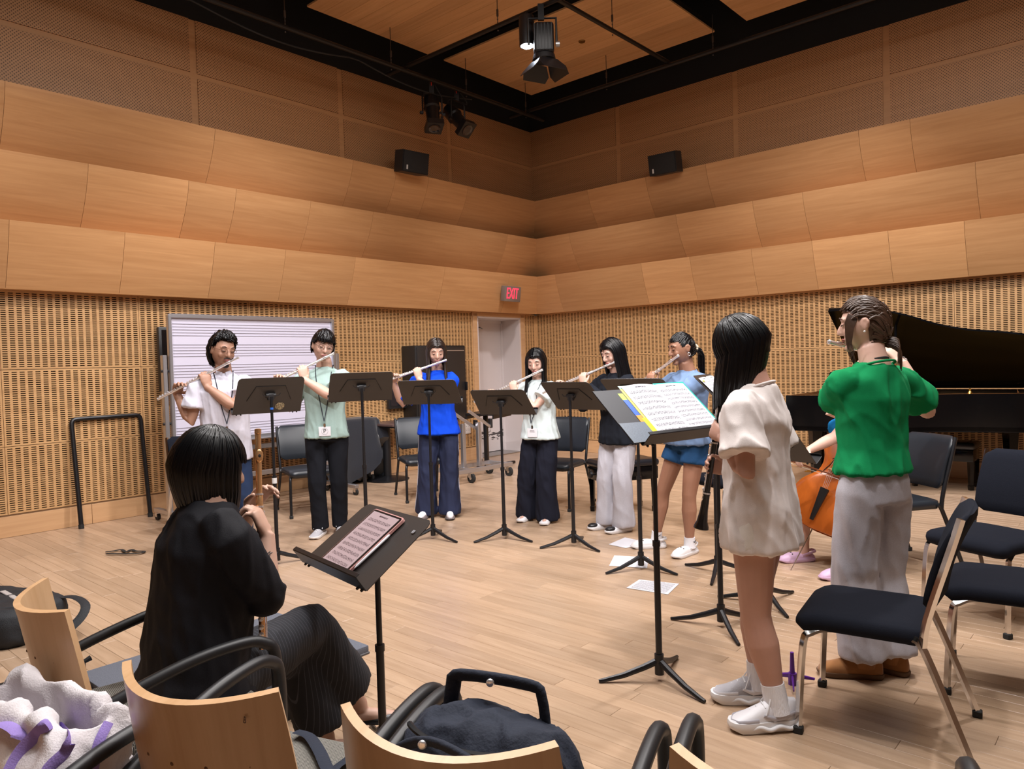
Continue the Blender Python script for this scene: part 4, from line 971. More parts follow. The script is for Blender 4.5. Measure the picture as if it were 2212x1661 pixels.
# ================================================================ PEOPLE: toolkit
def skin(name, col): return mat(name, col, .5, var=.06, vscale=30, bump=.03, bscale=300, sub=.06)
def solid(mb, name, m, voxel, it=4, parent=None, wr=0., wsc=9., fac=.5, fold=None, fz=.35):
    """closed pieces -> one continuous skin (voxel union), smoothed, optionally wrinkled"""
    me = bpy.data.meshes.new(name); me.from_pydata([tuple(p) for p in mb.v], [], mb.f); me.validate()
    o = bpy.data.objects.new('tmp', me); COL.objects.link(o)
    r = o.modifiers.new('r', 'REMESH'); r.mode = 'VOXEL'; r.voxel_size = voxel; r.use_smooth_shade = True
    s = o.modifiers.new('s', 'SMOOTH'); s.factor = fac; s.iterations = it
    me2 = bpy.data.meshes.new_from_object(o.evaluated_get(bpy.context.evaluated_depsgraph_get()))
    bpy.data.objects.remove(o); bpy.data.meshes.remove(me); me2.name = name
    if wr:
        ns = [n.vector.copy() for n in me2.vertex_normals]
        for v, n in zip(me2.vertices, ns):
            p = v.co; q = V((p.x * wsc, p.y * wsc, p.z * wsc * .55)); k = noise.noise(q + V((0, 0, noise.noise(q * .6) * 1.5)))
            k2 = 1 - abs(noise.noise(V((p.x * wsc * .8 + p.z * 3, p.y * wsc * .8, p.z * wsc * .9 + p.x * 5)) + V((9, 3, 1)))) * 2
            q3 = V((p.x * wsc * 1.7 + p.z * 2.2, p.y * wsc * 1.7 - p.z * 1.5, p.z * wsc * fz)); k3 = 1 - abs(noise.noise(q3 + V((3, 8, 5)))) * 3.2
            a = wr * max(-.25, k * .55 + max(0, k2) * .55 + max(0, k3) * .85 - .30)
            if fold: a *= fold(p)
            v.co = p + n * a
    me2.materials.clear(); me2.materials.append(m); me2.shade_smooth()
    if parent is not None:
        I = Matrix.LocRotScale(parent.location, parent.rotation_euler, None).inverted(); me2.transform(I)
    return link(name, me2, parent)
def ik(a, b, l1, l2, pole):
    d = b - a; L = min(d.length, (l1 + l2) * .998); d = d.normalized(); x = (l1 * l1 - l2 * l2 + L * L) / (2 * L); h = sqrt(max(l1 * l1 - x * x, 0))
    p = V(pole); p = (p - d * p.dot(d)).normalized(); return a + d * x + p * h
def ering(c, ax, ay, a, b, n=20, pw=1.):
    o = []
    for i in range(n):
        t = 2 * pi * i / n; cc, ss = cos(t), sin(t)
        if pw != 1.: cc = abs(cc) ** pw * (1 if cc >= 0 else -1); ss = abs(ss) ** pw * (1 if ss >= 0 else -1)
        o.append(c + ax * (a * cc) + ay * (b * ss))
    return o
def hand(mb, w, d, n, s, curl=(.5, .7, .5), k=1., thumb=(.5, .7, .35), spread=.05, thumb2=None):
    """w wrist, d towards the knuckles, n where the palm looks, s towards the thumb side"""
    d = V(d).normalized(); n = V(n); n = (n - d * n.dot(d)).normalized(); s = V(s); s = (s - d * s.dot(d) - n * s.dot(n)).normalized()
    mb.loft([ering(w - d * .012 * k, s, n, .024 * k, .018 * k, 12), ering(w + d * .01 * k, s, n, .027 * k, .017 * k, 12), ering(w + d * .04 * k, s, n, .037 * k, .0165 * k, 12), ering(w + d * .07 * k, s, n, .040 * k, .0145 * k, 12), ering(w + d * .09 * k, s, n, .037 * k, .011 * k, 12)])
    for i, (L, off) in enumerate(((.072, .030), (.080, .0105), (.074, -.009), (.058, -.028))):
        p = w + d * (.086 - (.0 if i in (1, 2) else .005) - (.006 if i == 3 else 0)) * k + s * off * k; ang = 0.; dd = d + s * (1.5 - i) * spread
        r = (.0092, .0094, .0090, .0080)[i] * k; pts = [p - d * .012 * k]; rr = [r]
        cs = curl[i] if isinstance(curl[0], (list, tuple)) else curl
        for f, c in zip((.45, .30, .25), cs):
            ang += c; v = (dd * cos(ang) + n * sin(ang)).normalized(); pts.append(p.copy()); rr.append(r); p = p + v * (L * f * k); r *= .93
        pts.append(p); rr.append(r); pts.append(p + v * r * .8); rr.append(r * .45); mb.tube(pts, rr, 10)
    p = w + d * .022 * k + s * .026 * k; t1 = (d * thumb[0] + s * thumb[1] + n * thumb[2]).normalized(); t2 = thumb2 or (d * .9 + n * .35 + s * .1); t2 = V(t2).normalized() if thumb2 is None else (d * t2[0] + s * t2[1] + n * t2[2]).normalized()
    q = p + t1 * .042 * k; q2 = q + (t1 * .4 + t2 * .6).normalized() * .030 * k; q3 = q2 + t2 * .024 * k
    mb.tube([p - t1 * .012 * k, p, q, q2, q3, q3 + t2 * .006 * k], [.013 * k, .014 * k, .0115 * k, .0105 * k, .0085 * k, .004 * k], 10)
    return q3
def head_mesh(mb, c, R, s=1., male=False, ears=True):
    """c centre of the skull, R columns: left, forward, up"""
    vs = []; fs = []; nu, nv = 32, 22
    for j in range(nv + 1):
        t = pi * j / nv
        for i in range(nu):
            a = 2 * pi * i / nu; x, y, z = sin(t) * cos(a), sin(t) * sin(a), cos(t)
            X = x * .0755; Y = y * .096; Z = z * .116
            if z < 0:
                X *= 1 - (.30 if y > 0 else .15) * (-z) ** 1.7
                if y < 0: Y *= 1 - .42 * (-z) ** 1.2
                else: Y *= 1 - .04 * (-z)
            if y > .2: Y = min(Y, .089) * .6 + Y * .4
            vs.append(c + R @ V((X * s, Y * s, Z * s)))
    for j in range(nv):
        for i in range(nu): fs.append((j * nu + i, (j + 1) * nu + i, (j + 1) * nu + (i + 1) % nu, j * nu + (i + 1) % nu))
    mb.add(vs, fs)
    P = lambda x, y, z: c + R @ V((x * s, y * s, z * s))
    mb.tube([P(0, .082, .022), P(0, .094, .006), P(0, .105, -.014), P(0, .108, -.024), P(0, .098, -.033)], [.007 * s, .009 * s, .0115 * s, .012 * s, .007 * s], 10)
    for x in (-1, 1):
        mb.ell(P(x * .011, .095, -.026), (.0075 * s,) * 3, nu=10, nv=6)
        mb.ell(P(x * .036, .068, -.022), (.024 * s, .018 * s, .024 * s), R, nu=12, nv=8)
        if ears: mb.tube([P(x * .076, -.004, -.03), P(x * .081, -.012, -.018), P(x * .087, -.022, .006), P(x * .085, -.012, .022), P(x * .079, .002, .018), P(x * .077, .006, 0)], [.0065 * s, .008 * s, .0075 * s, .007 * s, .006 * s, .006 * s], 8)
        if ears: mb.ell(P(x * .079, -.004, -.002), (.006 * s, .016 * s, .026 * s), R, nu=10, nv=8)
        mb.tube([P(x * .014, .088, .030), P(x * .032, .087, .036), P(x * .052, .072, .030)], [.006 * s, .008 * s, .006 * s], 8)
    mb.ell(P(0, .083, -.058), (.024 * s, .013 * s, .014 * s), R, nu=12, nv=8)
    mb.ell(P(0, .076, -.095), (.026 * s, .020 * s, .018 * s), R, nu=12, nv=8)
def face_parts(par, c, R, s, brow_m, lip_m, lid_m=None, beard=None, glasses=None):
    P = lambda x, y, z: c + R @ V((x * s, y * s, z * s))
    for x in (-1, 1):
        m = MB(); m.tube([P(x * .016, .0925, .035), P(x * .032, .0935, .041), P(x * .050, .082, .036)], [.0022 * s, .0034 * s, .0016 * s], 6); m.build('eyebrow', brow_m, par, world=True, smooth=80)
        m = MB(); m.ell(P(x * .032, .0825, .012), (.0130 * s, .0085 * s, .0065 * s), R, nu=14, nv=10); e = m.build('eyelid', lid_m or mat('skin_light', (.5, .3, .25)), par, world=True, smooth=180)
        m = MB(); m.tube([P(x * .0185, .0875, .0095), P(x * .026, .0925, .0062), P(x * .036, .0922, .0062), P(x * .047, .0835, .0105)], [.0010 * s, .0021 * s, .0023 * s, .0012 * s], 6); m.build('lashes', mat('lash_line', (.02, .012, .010), .6), e, world=True, smooth=80)
    m = MB(); m.tube([P(-.022, .088, -.0555), P(-.010, .0965, -.0525), P(0, .0965, -.054), P(.010, .0965, -.0525), P(.022, .088, -.0555)], [.0015 * s, .0046 * s, .0040 * s, .0046 * s, .0015 * s], 8)
    m.tube([P(-.018, .088, -.061), P(0, .0965, -.0635), P(.018, .088, -.061)], [.0018 * s, .0058 * s, .0018 * s], 8); m.build('lips', lip_m, par, world=True, smooth=80)
    if beard:
        m = MB(); m.tube([P(-.026, .088, -.048), P(-.012, .0995, -.042), P(0, .101, -.0405), P(.012, .0995, -.042), P(.026, .088, -.048)], [.003 * s, .0045 * s, .004 * s, .0045 * s, .003 * s], 7)
        m.build('moustache', beard, par, world=True, smooth=80)
        m = MB(); m.ell(P(0, .081, -.098), (.024 * s, .020 * s, .018 * s), R, nu=12, nv=8); m.build('goatee', beard, par, world=True, smooth=180)
    if glasses:
        g = MB()
        for x in (-1, 1):
            pts = [P(x * .034 + .023 * cos(a) * (1.0 if abs(cos(a)) < .8 else 1.0), .106 - .010 * abs(x * .034 + .023 * cos(a)) / .05, .010 + .0165 * sin(a)) for a in [2 * pi * i / 16 for i in range(17)]]; g.tube(pts, .0015 * s, 6)
            g.tube([P(x * .057, .097, .016), P(x * .080, .03, .016), P(x * .083, -.01, .012)], .0015 * s, 6)
        g.tube([P(-.011, .106, .013), P(0, .110, .016), P(.011, .106, .013)], .0014 * s, 6); g.build('glasses', glasses, par, world=True, smooth=80)
def swirl(p, h, amp, seed): return V((noise.noise(V((p.x * h, p.y * h, p.z * h + seed))), noise.noise(V((p.x * h + 7, p.y * h, p.z * h + seed))), noise.noise(V((p.x * h, p.y * h + 5, p.z * h - seed))))) * amp
def hair(par, c, R, s, m, style, length=.2, n=260, seed=1, wid=.0115, volume=1.10, hang_dir=(0, 0, -1), part=0., fringe=58, back=118, tie=None, tail=.2, wave=.0, face_open=.62, outw=.0, side_deg=100, name='hair', fcut=.5):
    """locks of hair over a skull cap"""
    rd = random.Random(seed); mb = MB(); E = lambda d, k=1.: c + R @ V((d.x * .0775 * s * k, d.y * .100 * s * k, d.z * .118 * s * k))
    hd = V(hang_dir).normalized()
    def lock(pts, w, th=.45):
        js = rd.uniform(0, 4) if wave else 0; pts = [p + swirl(p, 25 if not wave else 32, .0022 + wave, seed + js) for p in pts]; k = len(pts)
        out = (pts[k // 3] - c); mb.tube(pts, [w * (.55 + .45 * min(1, i / 2)) * (1 if i < k - 2 else (.75 if i == k - 2 else .22)) for i in range(k)], 6, flat=(th, 1.), side=out)
    # cap under the locks
    vs = []; fs = []; nu, nv = 36, 18; keep = {}
    lim = {}
    for j in range(nv + 1):
        t = pi * .82 * j / nv
        for i in range(nu):
            a = 2 * pi * i / nu; d = V((sin(t) * cos(a), sin(t) * sin(a), cos(t))); keep[(j, i)] = len(vs); vs.append(E(d, 1.025 if style != 'short' else 1.04))
    for j in range(nv):
        for i in range(nu):
            t = pi * .82 * (j + .5) / nv; a = 2 * pi * (i + .5) / nu; fr = sin(a)      # +1 = forward
            mx = fringe if fr > .55 else (side_deg if fr > -.15 else back)
            if fr > .2 and fr <= .55: mx = fringe + (side_deg - fringe) * (.55 - fr) / .35
            if math.degrees(t) < mx: fs.append((keep[(j, i)], keep[(j + 1, i)], keep[(j + 1, (i + 1) % nu)], keep[(j, (i + 1) % nu)]))
    mb.add(vs, fs)
    if style in ('short', 'bob'):
        for q in range(n):
            a = rd.uniform(0, 2 * pi); fr = sin(a); lay = rd.random(); k = volume * (.94 + .08 * lay)
            mx = (fringe if fr > fcut else (fringe + (side_deg - fringe) * (fcut - fr) / .6 if (fr > -.1 and style == 'short') else (back if fr < -.1 or style == 'short' else side_deg))) + rd.uniform(-6, 4)
            st = rd.uniform(4, 50) if lay < .75 else rd.uniform(2, 15); pts = []; m_ = 8; ph = rd.uniform(-.18, .18)
            mxs = min(mx, 92) if style == 'bob' else mx
            for i in range(m_):
                t = radians(st + (mxs - st) * i / (m_ - 1)); aa = a + ph * i / m_; dd = V((sin(t) * cos(aa), sin(t) * sin(aa), cos(t))); pts.append(E(dd, k + (.02 * sin(i * 1.3 + q) if style == 'short' else 0)))
            if style == 'bob' and mx > 80:
                p = pts[-1]; L = length * rd.uniform(.9, 1.0) * (1. if fr < .3 else .96); inw = (c - p); inw.z = 0; inw = inw.normalized() if inw.length > 0 else inw
                for i in range(1, 7): f = i / 6; pts.append(p + hd * (L * f) + inw * (.018 * f * f - outw * f))
            lock(pts, wid * rd.uniform(.7, 1.2))
    if style == 'long':
        for q in range(n):
            b0 = rd.uniform(-.97, face_open); sg = 1 if (q % 2) else -1; k = volume * (.95 + .08 * rd.random()); rt = sqrt(1 - b0 * b0); pts = []; m_ = 7
            for i in range(m_):
                t = radians(3 + (96 - 3) * i / (m_ - 1)); bb = b0 - max(0, b0 - .45) * min(1, 1.35 * i / (m_ - 1)); rb_2 = sqrt(1 - bb * bb); x = part * (1 - i / (m_ - 1)) + sg * sin(t) * rb_2; pts.append(E(V((x, bb, cos(t) * rb_2)), k))
            p = pts[-1]; L = length * rd.uniform(.86, 1.03); inw = (c - p); inw.z = 0; inw = inw.normalized()
            for i in range(1, 9): f = i / 8; pts.append(p + hd * (L * f) + inw * (.012 * sin(pi * f) - outw * f))
            lock(pts, wid * rd.uniform(.75, 1.25))
    if style == 'swept':
        T = V(tie).normalized()
        for q in range(n):
            a = rd.uniform(0, 2 * pi); fr = sin(a); t0 = radians(fringe if fr > .45 else (side_deg if fr > -.2 else back)) * rd.uniform(.35, 1.); d0 = V((sin(t0) * cos(a), sin(t0) * sin(a), cos(t0)))
            k = volume * (.95 + .05 * rd.random()); pts = []
            for i in range(8):
                f = i / 7; d = (d0 * (1 - f) + T * f); d = d + V((0, 0, .35 * sin(pi * f))) * (1 if d0.z > 0 else .1); d.normalize(); pts.append(E(d, k - (k - 1.02) * f))
            lock(pts, wid * rd.uniform(.7, 1.1))
        tp = E(T, 1.06); bk = R @ V((0, -1, 0))
        for q in range(90):
            a = rd.uniform(0, 2 * pi); rr = .020 * sqrt(rd.random()) * s; ofs = R @ V((cos(a) * rr, 0, sin(a) * rr)); L = tail * rd.uniform(.8, 1.05); pts = []
            for i in range(8): f = i / 7; pts.append(tp + ofs * (1 + .9 * sin(pi * f * .8)) + bk * (.05 * sin(min(1, f * 2) * pi / 2)) + hd * (L * f * f * .5 + L * f * .5) + swirl(tp + ofs * 60, 1, .02 * f, seed))
            lock(pts, wid * .75)
    return mb.build(name, m, par, world=True, smooth=80)
HAIRB = mat('black_hair', (.0022, .0022, .0030), .33, spec=.32)
HAIRD = mat('dark_brown_hair', (.016, .0085, .006), .36, spec=.55)
HAIRBR = mat('brown_hair', (.055, .028, .017), .36, spec=.55, var=.5, vscale=60)
LIPS = mat('lips', (.36, .115, .105), .4)

# ---------------- shoes
def shoe(par, ankle, toe, style, m_up, m_sole, L=.255, name='shoe', extra=None):
    """ankle: point above the heel (z ignored below), toe: direction"""
    f = V((toe[0], toe[1], 0)).normalized(); s = UP.cross(f); g = V((ankle.x, ankle.y, ankle.z)); M4 = Matrix.Translation(g) @ frame(f, s, UP).to_4x4()
    k = L / .255; sh = {'sneaker': .028, 'chunky': .042, 'clog': .026, 'boot': .024, 'flat': .010, 'sandal': .02}[style]
    xs = [-.070, -.062, -.03, .02, .07, .115, .15, .175, .186]; ws = [.012, .028, .034, .034, .039, .044, .041, .030, .010]
    root = bpy.data.objects.new(name, None) if False else None
    so = MB(); rings = []
    for z, gr in ((0, -.003), (.006, .002), (sh * .7, .004), (sh, .002)):
        ring = []
        for i in range(len(xs)): ring.append(V((xs[i] * k + (gr if xs[i] > 0 else -gr), ws[i] * k + gr, z + (.010 if (xs[i] > .15 and z < .01) else 0))))
        for i in reversed(range(len(xs))): ring.append(V((xs[i] * k + (gr if xs[i] > 0 else -gr), -ws[i] * k - gr, z + (.010 if (xs[i] > .15 and z < .01) else 0))))
        rings.append(ring)
    so.loft(rings); so.xf(M4)
    up = MB(); rings = []
    top = {'sneaker': [.062, .078, .082, .088, .066, .050, .042, .032, .020], 'chunky': [.085, .112, .116, .112, .094, .072, .058, .044, .028], 'clog': [.040, .048, .05, .062, .070, .066, .056, .042, .024], 'boot': [.06, .09, .11, .11, .082, .064, .055, .043, .025], 'flat': [.042, .048, .040, .026, .028, .036, .034, .026, .014], 'sandal': [.018, .02, .02, .022, .050, .052, .044, .03, .012]}[style]
    for x, w, t in zip(xs, ws, top):
        ring = []
        for i in range(14):
            a = pi * i / 13; ring.append(V((x * k, w * k * cos(a) * .96, sh * .8 + max(t * k - sh * .8, .004) * (max(0., sin(a)) ** .75))))
        ring.append(V((x * k, -w * k * .5, sh * .6))); ring.append(V((x * k, w * k * .5, sh * .6))); rings.append(ring)
    up.loft(rings); up.xf(M4); o = up.build(name, m_up, par, world=True, smooth=60)
    so.build('sole', m_sole, o, world=True, smooth=50)
    if style in ('sneaker', 'chunky'):
        lc = MB()
        for i in range(4):
            x = .035 + i * .022; z = .112 - i * .0135 if style == 'chunky' else .087 - i * .012; lc.tube([(x * k, -.022 * k, z * k - .012), (x * k + .006, 0, z * k + .003), (x * k, .022 * k, z * k - .012)], .0034, 6)
        for q in (-1, 1): zz = .02 if style == 'chunky' else 0; lc.tube([(.03 * k, 0, .098 * k + zz), (.035 * k, q * .02, .105 * k + zz), (.05 * k, q * .036, .08 * k + zz * .6), (.06 * k, q * .038, .066 * k)], .0025, 6)
        lc.xf(M4).build('laces', mat('lace_white', (.72, .72, .74), .7), o, world=True)
        MB().tube([M4 @ V((-.066 * k, 0, .07 * k)), M4 @ V((-.078 * k, 0, .088 * k)), M4 @ V((-.066 * k, 0, .098 * k))], .004, 6).build('heel_tab', m_sole, o, world=True)
    if style == 'clog':
        hl = MB()
        for x in (.10, .125, .15):
            for y in (-.022, 0, .022): hl.ell(M4 @ V((x * k, y, (.068 - (x - .10) * .42 - abs(y) * .35) * k)), (.0055,) * 3, nu=8, nv=5)
        hl.build('vent_holes', mat('hole_dark', (.10, .09, .09), .8), o, world=True, kind='stuff')
        st = MB(); st.tube([(.03 * k, -.036 * k, .05), (-.03 * k, -.038 * k, .066), (-.072 * k, -.02, .072), (-.076 * k, 0, .073), (-.072 * k, .02, .072), (-.03 * k, .038 * k, .066), (.03 * k, .036 * k, .05)], .009, 8, flat=(1, .35), side=(0, 0, 1)); st.xf(M4).build('heel_strap', m_up, o, world=True)
    return o
def sock(par, ankle, top, r0, r1, m, name='sock'):
    b = MB(); b.tube([ankle, ankle.lerp(top, .3), ankle.lerp(top, .9), top], [r0 * 1.1, r0, r1, r1], 14); return b.build(name, m, par, world=True, smooth=60)

# ---------------- a generic figure
class Fig:
    def __init__(s, label, base, h, f, male=False, name='person'):
        s.h = h; s.male = male; s.base = V((base[0], base[1], 0)); s.F = V((f[0], f[1], 0)).normalized(); s.L = UP.cross(s.F); s.root = thing(name, label, 'person', s.base)
        s.b = MB(); s.lg = 1.; s.ears = True; s.k = h / 1.68; s.Fh = s.F; s.sp = None; s.feet = {}
    def P(s, l, f, u): return s.base + s.L * (l * s.h) + s.F * (f * s.h) + UP * (u * s.h)
    def stand(s, feet=None, lean=0., hip_shift=0., headf=None, toes=None, shw=None, head_roll=0., head_drop=0.):
        h = s.h; q = s.P; shw = shw or (.112 if s.male else .102)
        s.spine = [q(hip_shift, 0, .47), q(hip_shift, 0, .525), q(hip_shift * .8, .004, .605), q(hip_shift * .5, .006 + lean * .3, .675), q(0, .004 + lean * .6, .745), q(0, -.006 + lean * .85, .795), q(0, -.008 + lean, .828), q(0, .006 + lean * 1.2, .875)]
        fe = .0 if s.male else .0
        s.hw = [.070, .098 if not s.male else .094, .074 if not s.male else .082, .080 if not s.male else .088, .090 if not s.male else .102, .088 if not s.male else .100, .040, .031 if not s.male else .035]
        s.hd = [.058, .070, .056, .062, .068, .050, .036, .033]
        s.ax = [s.L] * 8
        s.sh = {'l': q(shw * .96, .002 + lean * .85, .790), 'r': q(-shw * .96, .002 + lean * .85, .790)}
        s.hip = {'l': q(.052 + hip_shift, 0, .50), 'r': q(-.052 + hip_shift, 0, .50)}
        s.foot = feet or {'l': q(.062, .01, 0), 'r': q(-.062, .01, 0)}
        s.toe = toes or {'l': s.F + s.L * .22, 'r': s.F - s.L * .22}
        s.ank = {k: v + UP * (.055 * h / 1.0 * .9) for k, v in s.foot.items()}
        s.knee = {k: ik(s.hip[k], s.ank[k], max(.5135 * (s.hip[k] - s.ank[k]).length * 1.006, .01), .4865 * (s.hip[k] - s.ank[k]).length * 1.006, s.F + s.L * (.12 if k == 'l' else -.12)) for k in 'lr'}
        s.set_head(q(0, .022 + lean * 1.25, .935 - head_drop), headf or s.F, head_roll)
    def set_head(s, c, hf, roll=0.):
        hf = V(hf).normalized(); l = UP.cross(hf).normalized(); u = hf.cross(l).normalized()
        if roll: Q = Matrix.Rotation(roll, 3, hf); l = Q @ l; u = Q @ u
        s.hc = c; s.R = frame(l, hf, u); s.hs = (1.05 if s.male else 1.0) * (s.h / 1.68) ** .4
    def mouth(s): return s.hc + s.R @ V((0, .108 * s.hs, -.062 * s.hs))
    def arm(s, k, wrist, pole, l1=.172, l2=.150): s.el = getattr(s, 'el', {}); s.wr = getattr(s, 'wr', {}); s.wr[k] = wrist; s.el[k] = ik(s.sh[k], wrist, l1 * s.h, l2 * s.h, pole)
    def body(s, m, voxel=.0056, it=2):
        h = s.h; b = s.b; t = []
        for i, c in enumerate(s.spine):
            d = (s.spine[min(i + 1, 7)] - s.spine[max(i - 1, 0)]).normalized(); ax = (s.ax[i] - d * s.ax[i].dot(d)).normalized(); q_ = .86 if i < 5 else (.90 if i == 5 else 1.); t.append(ering(c, ax, d.cross(ax), s.hw[i] * h * q_, s.hd[i] * h * q_, 20))
        b.loft(t); g = 1.08 if s.male else 1.0
        b.cap_tube(s.spine[6], s.hc - s.R @ V((0, .018, .03)), .0305 * h * g, .029 * h * g, 14)
        for k in 'lr':
            S, E, W_ = s.sh[k], s.el[k], s.wr[k]
            b.tube([S.lerp(E, .0), S.lerp(E, .06), S.lerp(E, .25), S.lerp(E, .5), S.lerp(E, .8), E, E.lerp(W_, .2), E.lerp(W_, .45), E.lerp(W_, .8), W_, W_ + (W_ - E).normalized() * .01], [r * h * g for r in (.010, .0175, .0225, .0262, .0235, .0225, .0245, .0230, .0175, .0148, .0143)], 14)
            H, K, A = s.hip[k], s.knee[k], s.ank[k]
            b.tube([H.lerp(K, -.1), H, H.lerp(K, .3), H.lerp(K, .7), H.lerp(K, .93), K, K.lerp(A, .12), K.lerp(A, .32), K.lerp(A, .6), K.lerp(A, .88), A, A - UP * .02], [r * h for r in (x * q for x, q in zip((.034, .042, .046, .0385, .0335, .0325, .0315, .0345, .0270, .0195, .0195, .020), [s.lg] * 9 + [1.05] * 3))], 16)
            f = V((s.toe[k].x, s.toe[k].y, 0)).normalized(); z0 = s.ank[k].z - .055 * h * .9
            P0 = V((s.ank[k].x, s.ank[k].y, z0)); b.tube([P0 - f * .045 + UP * .03, P0 + UP * .035, P0 + f * .06 + UP * .03, P0 + f * .13 + UP * .02, P0 + f * .155 + UP * .018], [.022, .032, .030, .026, .010], 12)
        head_mesh(b, s.hc, s.R, s.hs, s.male, s.ears)
        s.bo = solid(b, 'body', m, voxel, it, s.root); return s.bo
    def shirt(s, m, hem=.49, ease=.018, sleeve=.62, sr=(.052, .056), wr=.006, neck=.050, name='shirt', flare=.012, voxel=.0088, fold=None, front_drop=0., lower=None, sp_i=6, collar=True):
        h = s.h; b = MB(); e = ease; c0, c1 = s.spine[0], s.spine[1]; t = []
        pts = []
        hemc = s.spine[1] + (s.spine[1] - s.spine[0]).normalized() * ((hem - .525) * h) if hem < .525 else s.spine[1].lerp(s.spine[2], (hem - .525) / .08)
        sc = [(hemc, max(s.hw[1], s.hw[0] + .02) * h + e + flare, s.hd[1] * h + e + flare)]
        for i in range(1, 6):
            if i == 1 and hem > .52: continue
            if (s.spine[i] - hemc).dot(s.spine[5] - s.spine[1]) < .02: continue
            ee = e * (1.5 if i == 2 else 1.15 if i == 3 else .55 if i == 5 else 1.) ; sc.append((s.spine[i], s.hw[i] * h + ee, s.hd[i] * h + ee * .9))
        sc.append((s.spine[5].lerp(s.spine[6], .55), .066 * h + .006, .047 * h + .006)); sc.append((s.spine[6] + UP * .004, neck * .80 * h + .004, neck * .74 * h + .004))
        for i, (c, a, bb) in enumerate(sc):
            d = (sc[min(i + 1, len(sc) - 1)][0] - sc[max(i - 1, 0)][0]).normalized(); j = min(i + 1, 7); ax = (s.ax[min(j, 7)] - d * s.ax[min(j, 7)].dot(d)).normalized(); t.append(ering(c, ax, d.cross(ax), a, bb, 24, .86 if i < len(sc) - 2 else 1.))
        b.loft(t)
        for k in 'lr':
            S, E, W_ = s.sh[k], s.el[k], s.wr[k]; inn = (s.spine[5] - S).normalized()
            if sleeve <= 1: end = S.lerp(E, sleeve); b.tube([S + inn * .06 * h, S + inn * .018 * h - UP * .003, S.lerp(E, .12), S.lerp(E, sleeve * .6), end], [.022 * h, sr[0] * h * .80, sr[0] * h * .92, sr[0] * h, sr[1] * h], 18)
            else:
                b.ell(E, (sr[0] * h * .84,) * 3, nu=14, nv=10); f2 = sleeve - 1; end = E.lerp(W_, f2); b.tube([S + inn * .06 * h, S + inn * .02 * h + UP * .004, S.lerp(E, .12), S.lerp(E, .5), S.lerp(E, .82), E.lerp(S.lerp(W_, .5), .12), E.lerp(W_, f2 * .6), end], [.022 * h, sr[0] * h * .80, sr[0] * h * .92, sr[0] * h * .95, sr[0] * h * .9, sr[0] * h * .85, sr[1] * h, sr[1] * h], 18)
        o = solid(b, name, m, voxel, 5, s.root, wr, 9., fold=fold)
        if collar:
            c = s.spine[6] + UP * .002; d = (s.spine[7] - s.spine[6]).normalized(); ax = (s.ax[6] - d * s.ax[6].dot(d)).normalized(); fy = d.cross(ax)
            rg = MB(); pts = ering(c - d * .006, ax, fy, neck * .80 * h + .002, neck * .75 * h + .002, 24); pts = [p + UP * (-.016 * max(0, (p - c).dot(s.F)) / (neck * h)) for p in pts]; rg.tube(pts + [pts[0]], .0055, 8); rg.build('collar', m, o, world=True, smooth=80)
        return o
    def pants(s, m, radii=(.066, .058, .055, .055), hem=.035, wr=.005, name='trousers', voxel=.0095, top=.60, ease=.010, legf=1., seam=None, length=1., crotch=.47):
        """radii: thigh, knee, calf, hem (fractions of h); length <1: shorts, measured along hip>knee"""
        h = s.h; b = MB(); t = []
        sp = [(s.spine[0], s.hw[0] + .022, s.hd[0] + .010), (s.spine[1], s.hw[1], s.hd[1] + .002), (s.spine[1].lerp(s.spine[2], .5), (s.hw[1] + s.hw[2]) / 2 - .004, (s.hd[1] + s.hd[2]) / 2 - .004), (s.spine[2], s.hw[2] - .006, s.hd[2] - .006)]
        for i, (c, a, bb) in enumerate(sp):
            d = (sp[min(i + 1, 3)][0] - sp[max(i - 1, 0)][0]).normalized(); ax = (s.ax[1] - d * s.ax[1].dot(d)).normalized(); t.append(ering(c, ax, d.cross(ax), a * h + ease * .3, bb * h + ease * .3, 24))
        b.loft(t)
        for k in 'lr':
            H, K, A = s.hip[k], s.knee[k], s.ank[k]
            if length < 1: b.tube([H.lerp(K, -.15), H, H.lerp(K, length * .5), H.lerp(K, length)], [r * h for r in (.05, .060, radii[0], radii[1])], 20)
            else:
                end = A.lerp(K, (hem * h - (A.z - s.foot[k].z)) / max(.01, (K - A).z)); b.tube([H.lerp(K, -.15), H, H.lerp(K, .45), K, K.lerp(end, .45), K.lerp(end, .9), end], [r * h for r in (.045, .054, radii[0], radii[1], radii[2], radii[3], radii[3])], 20)
        return solid(b, name, m, voxel, 4, s.root, wr, 8., fz=.22)

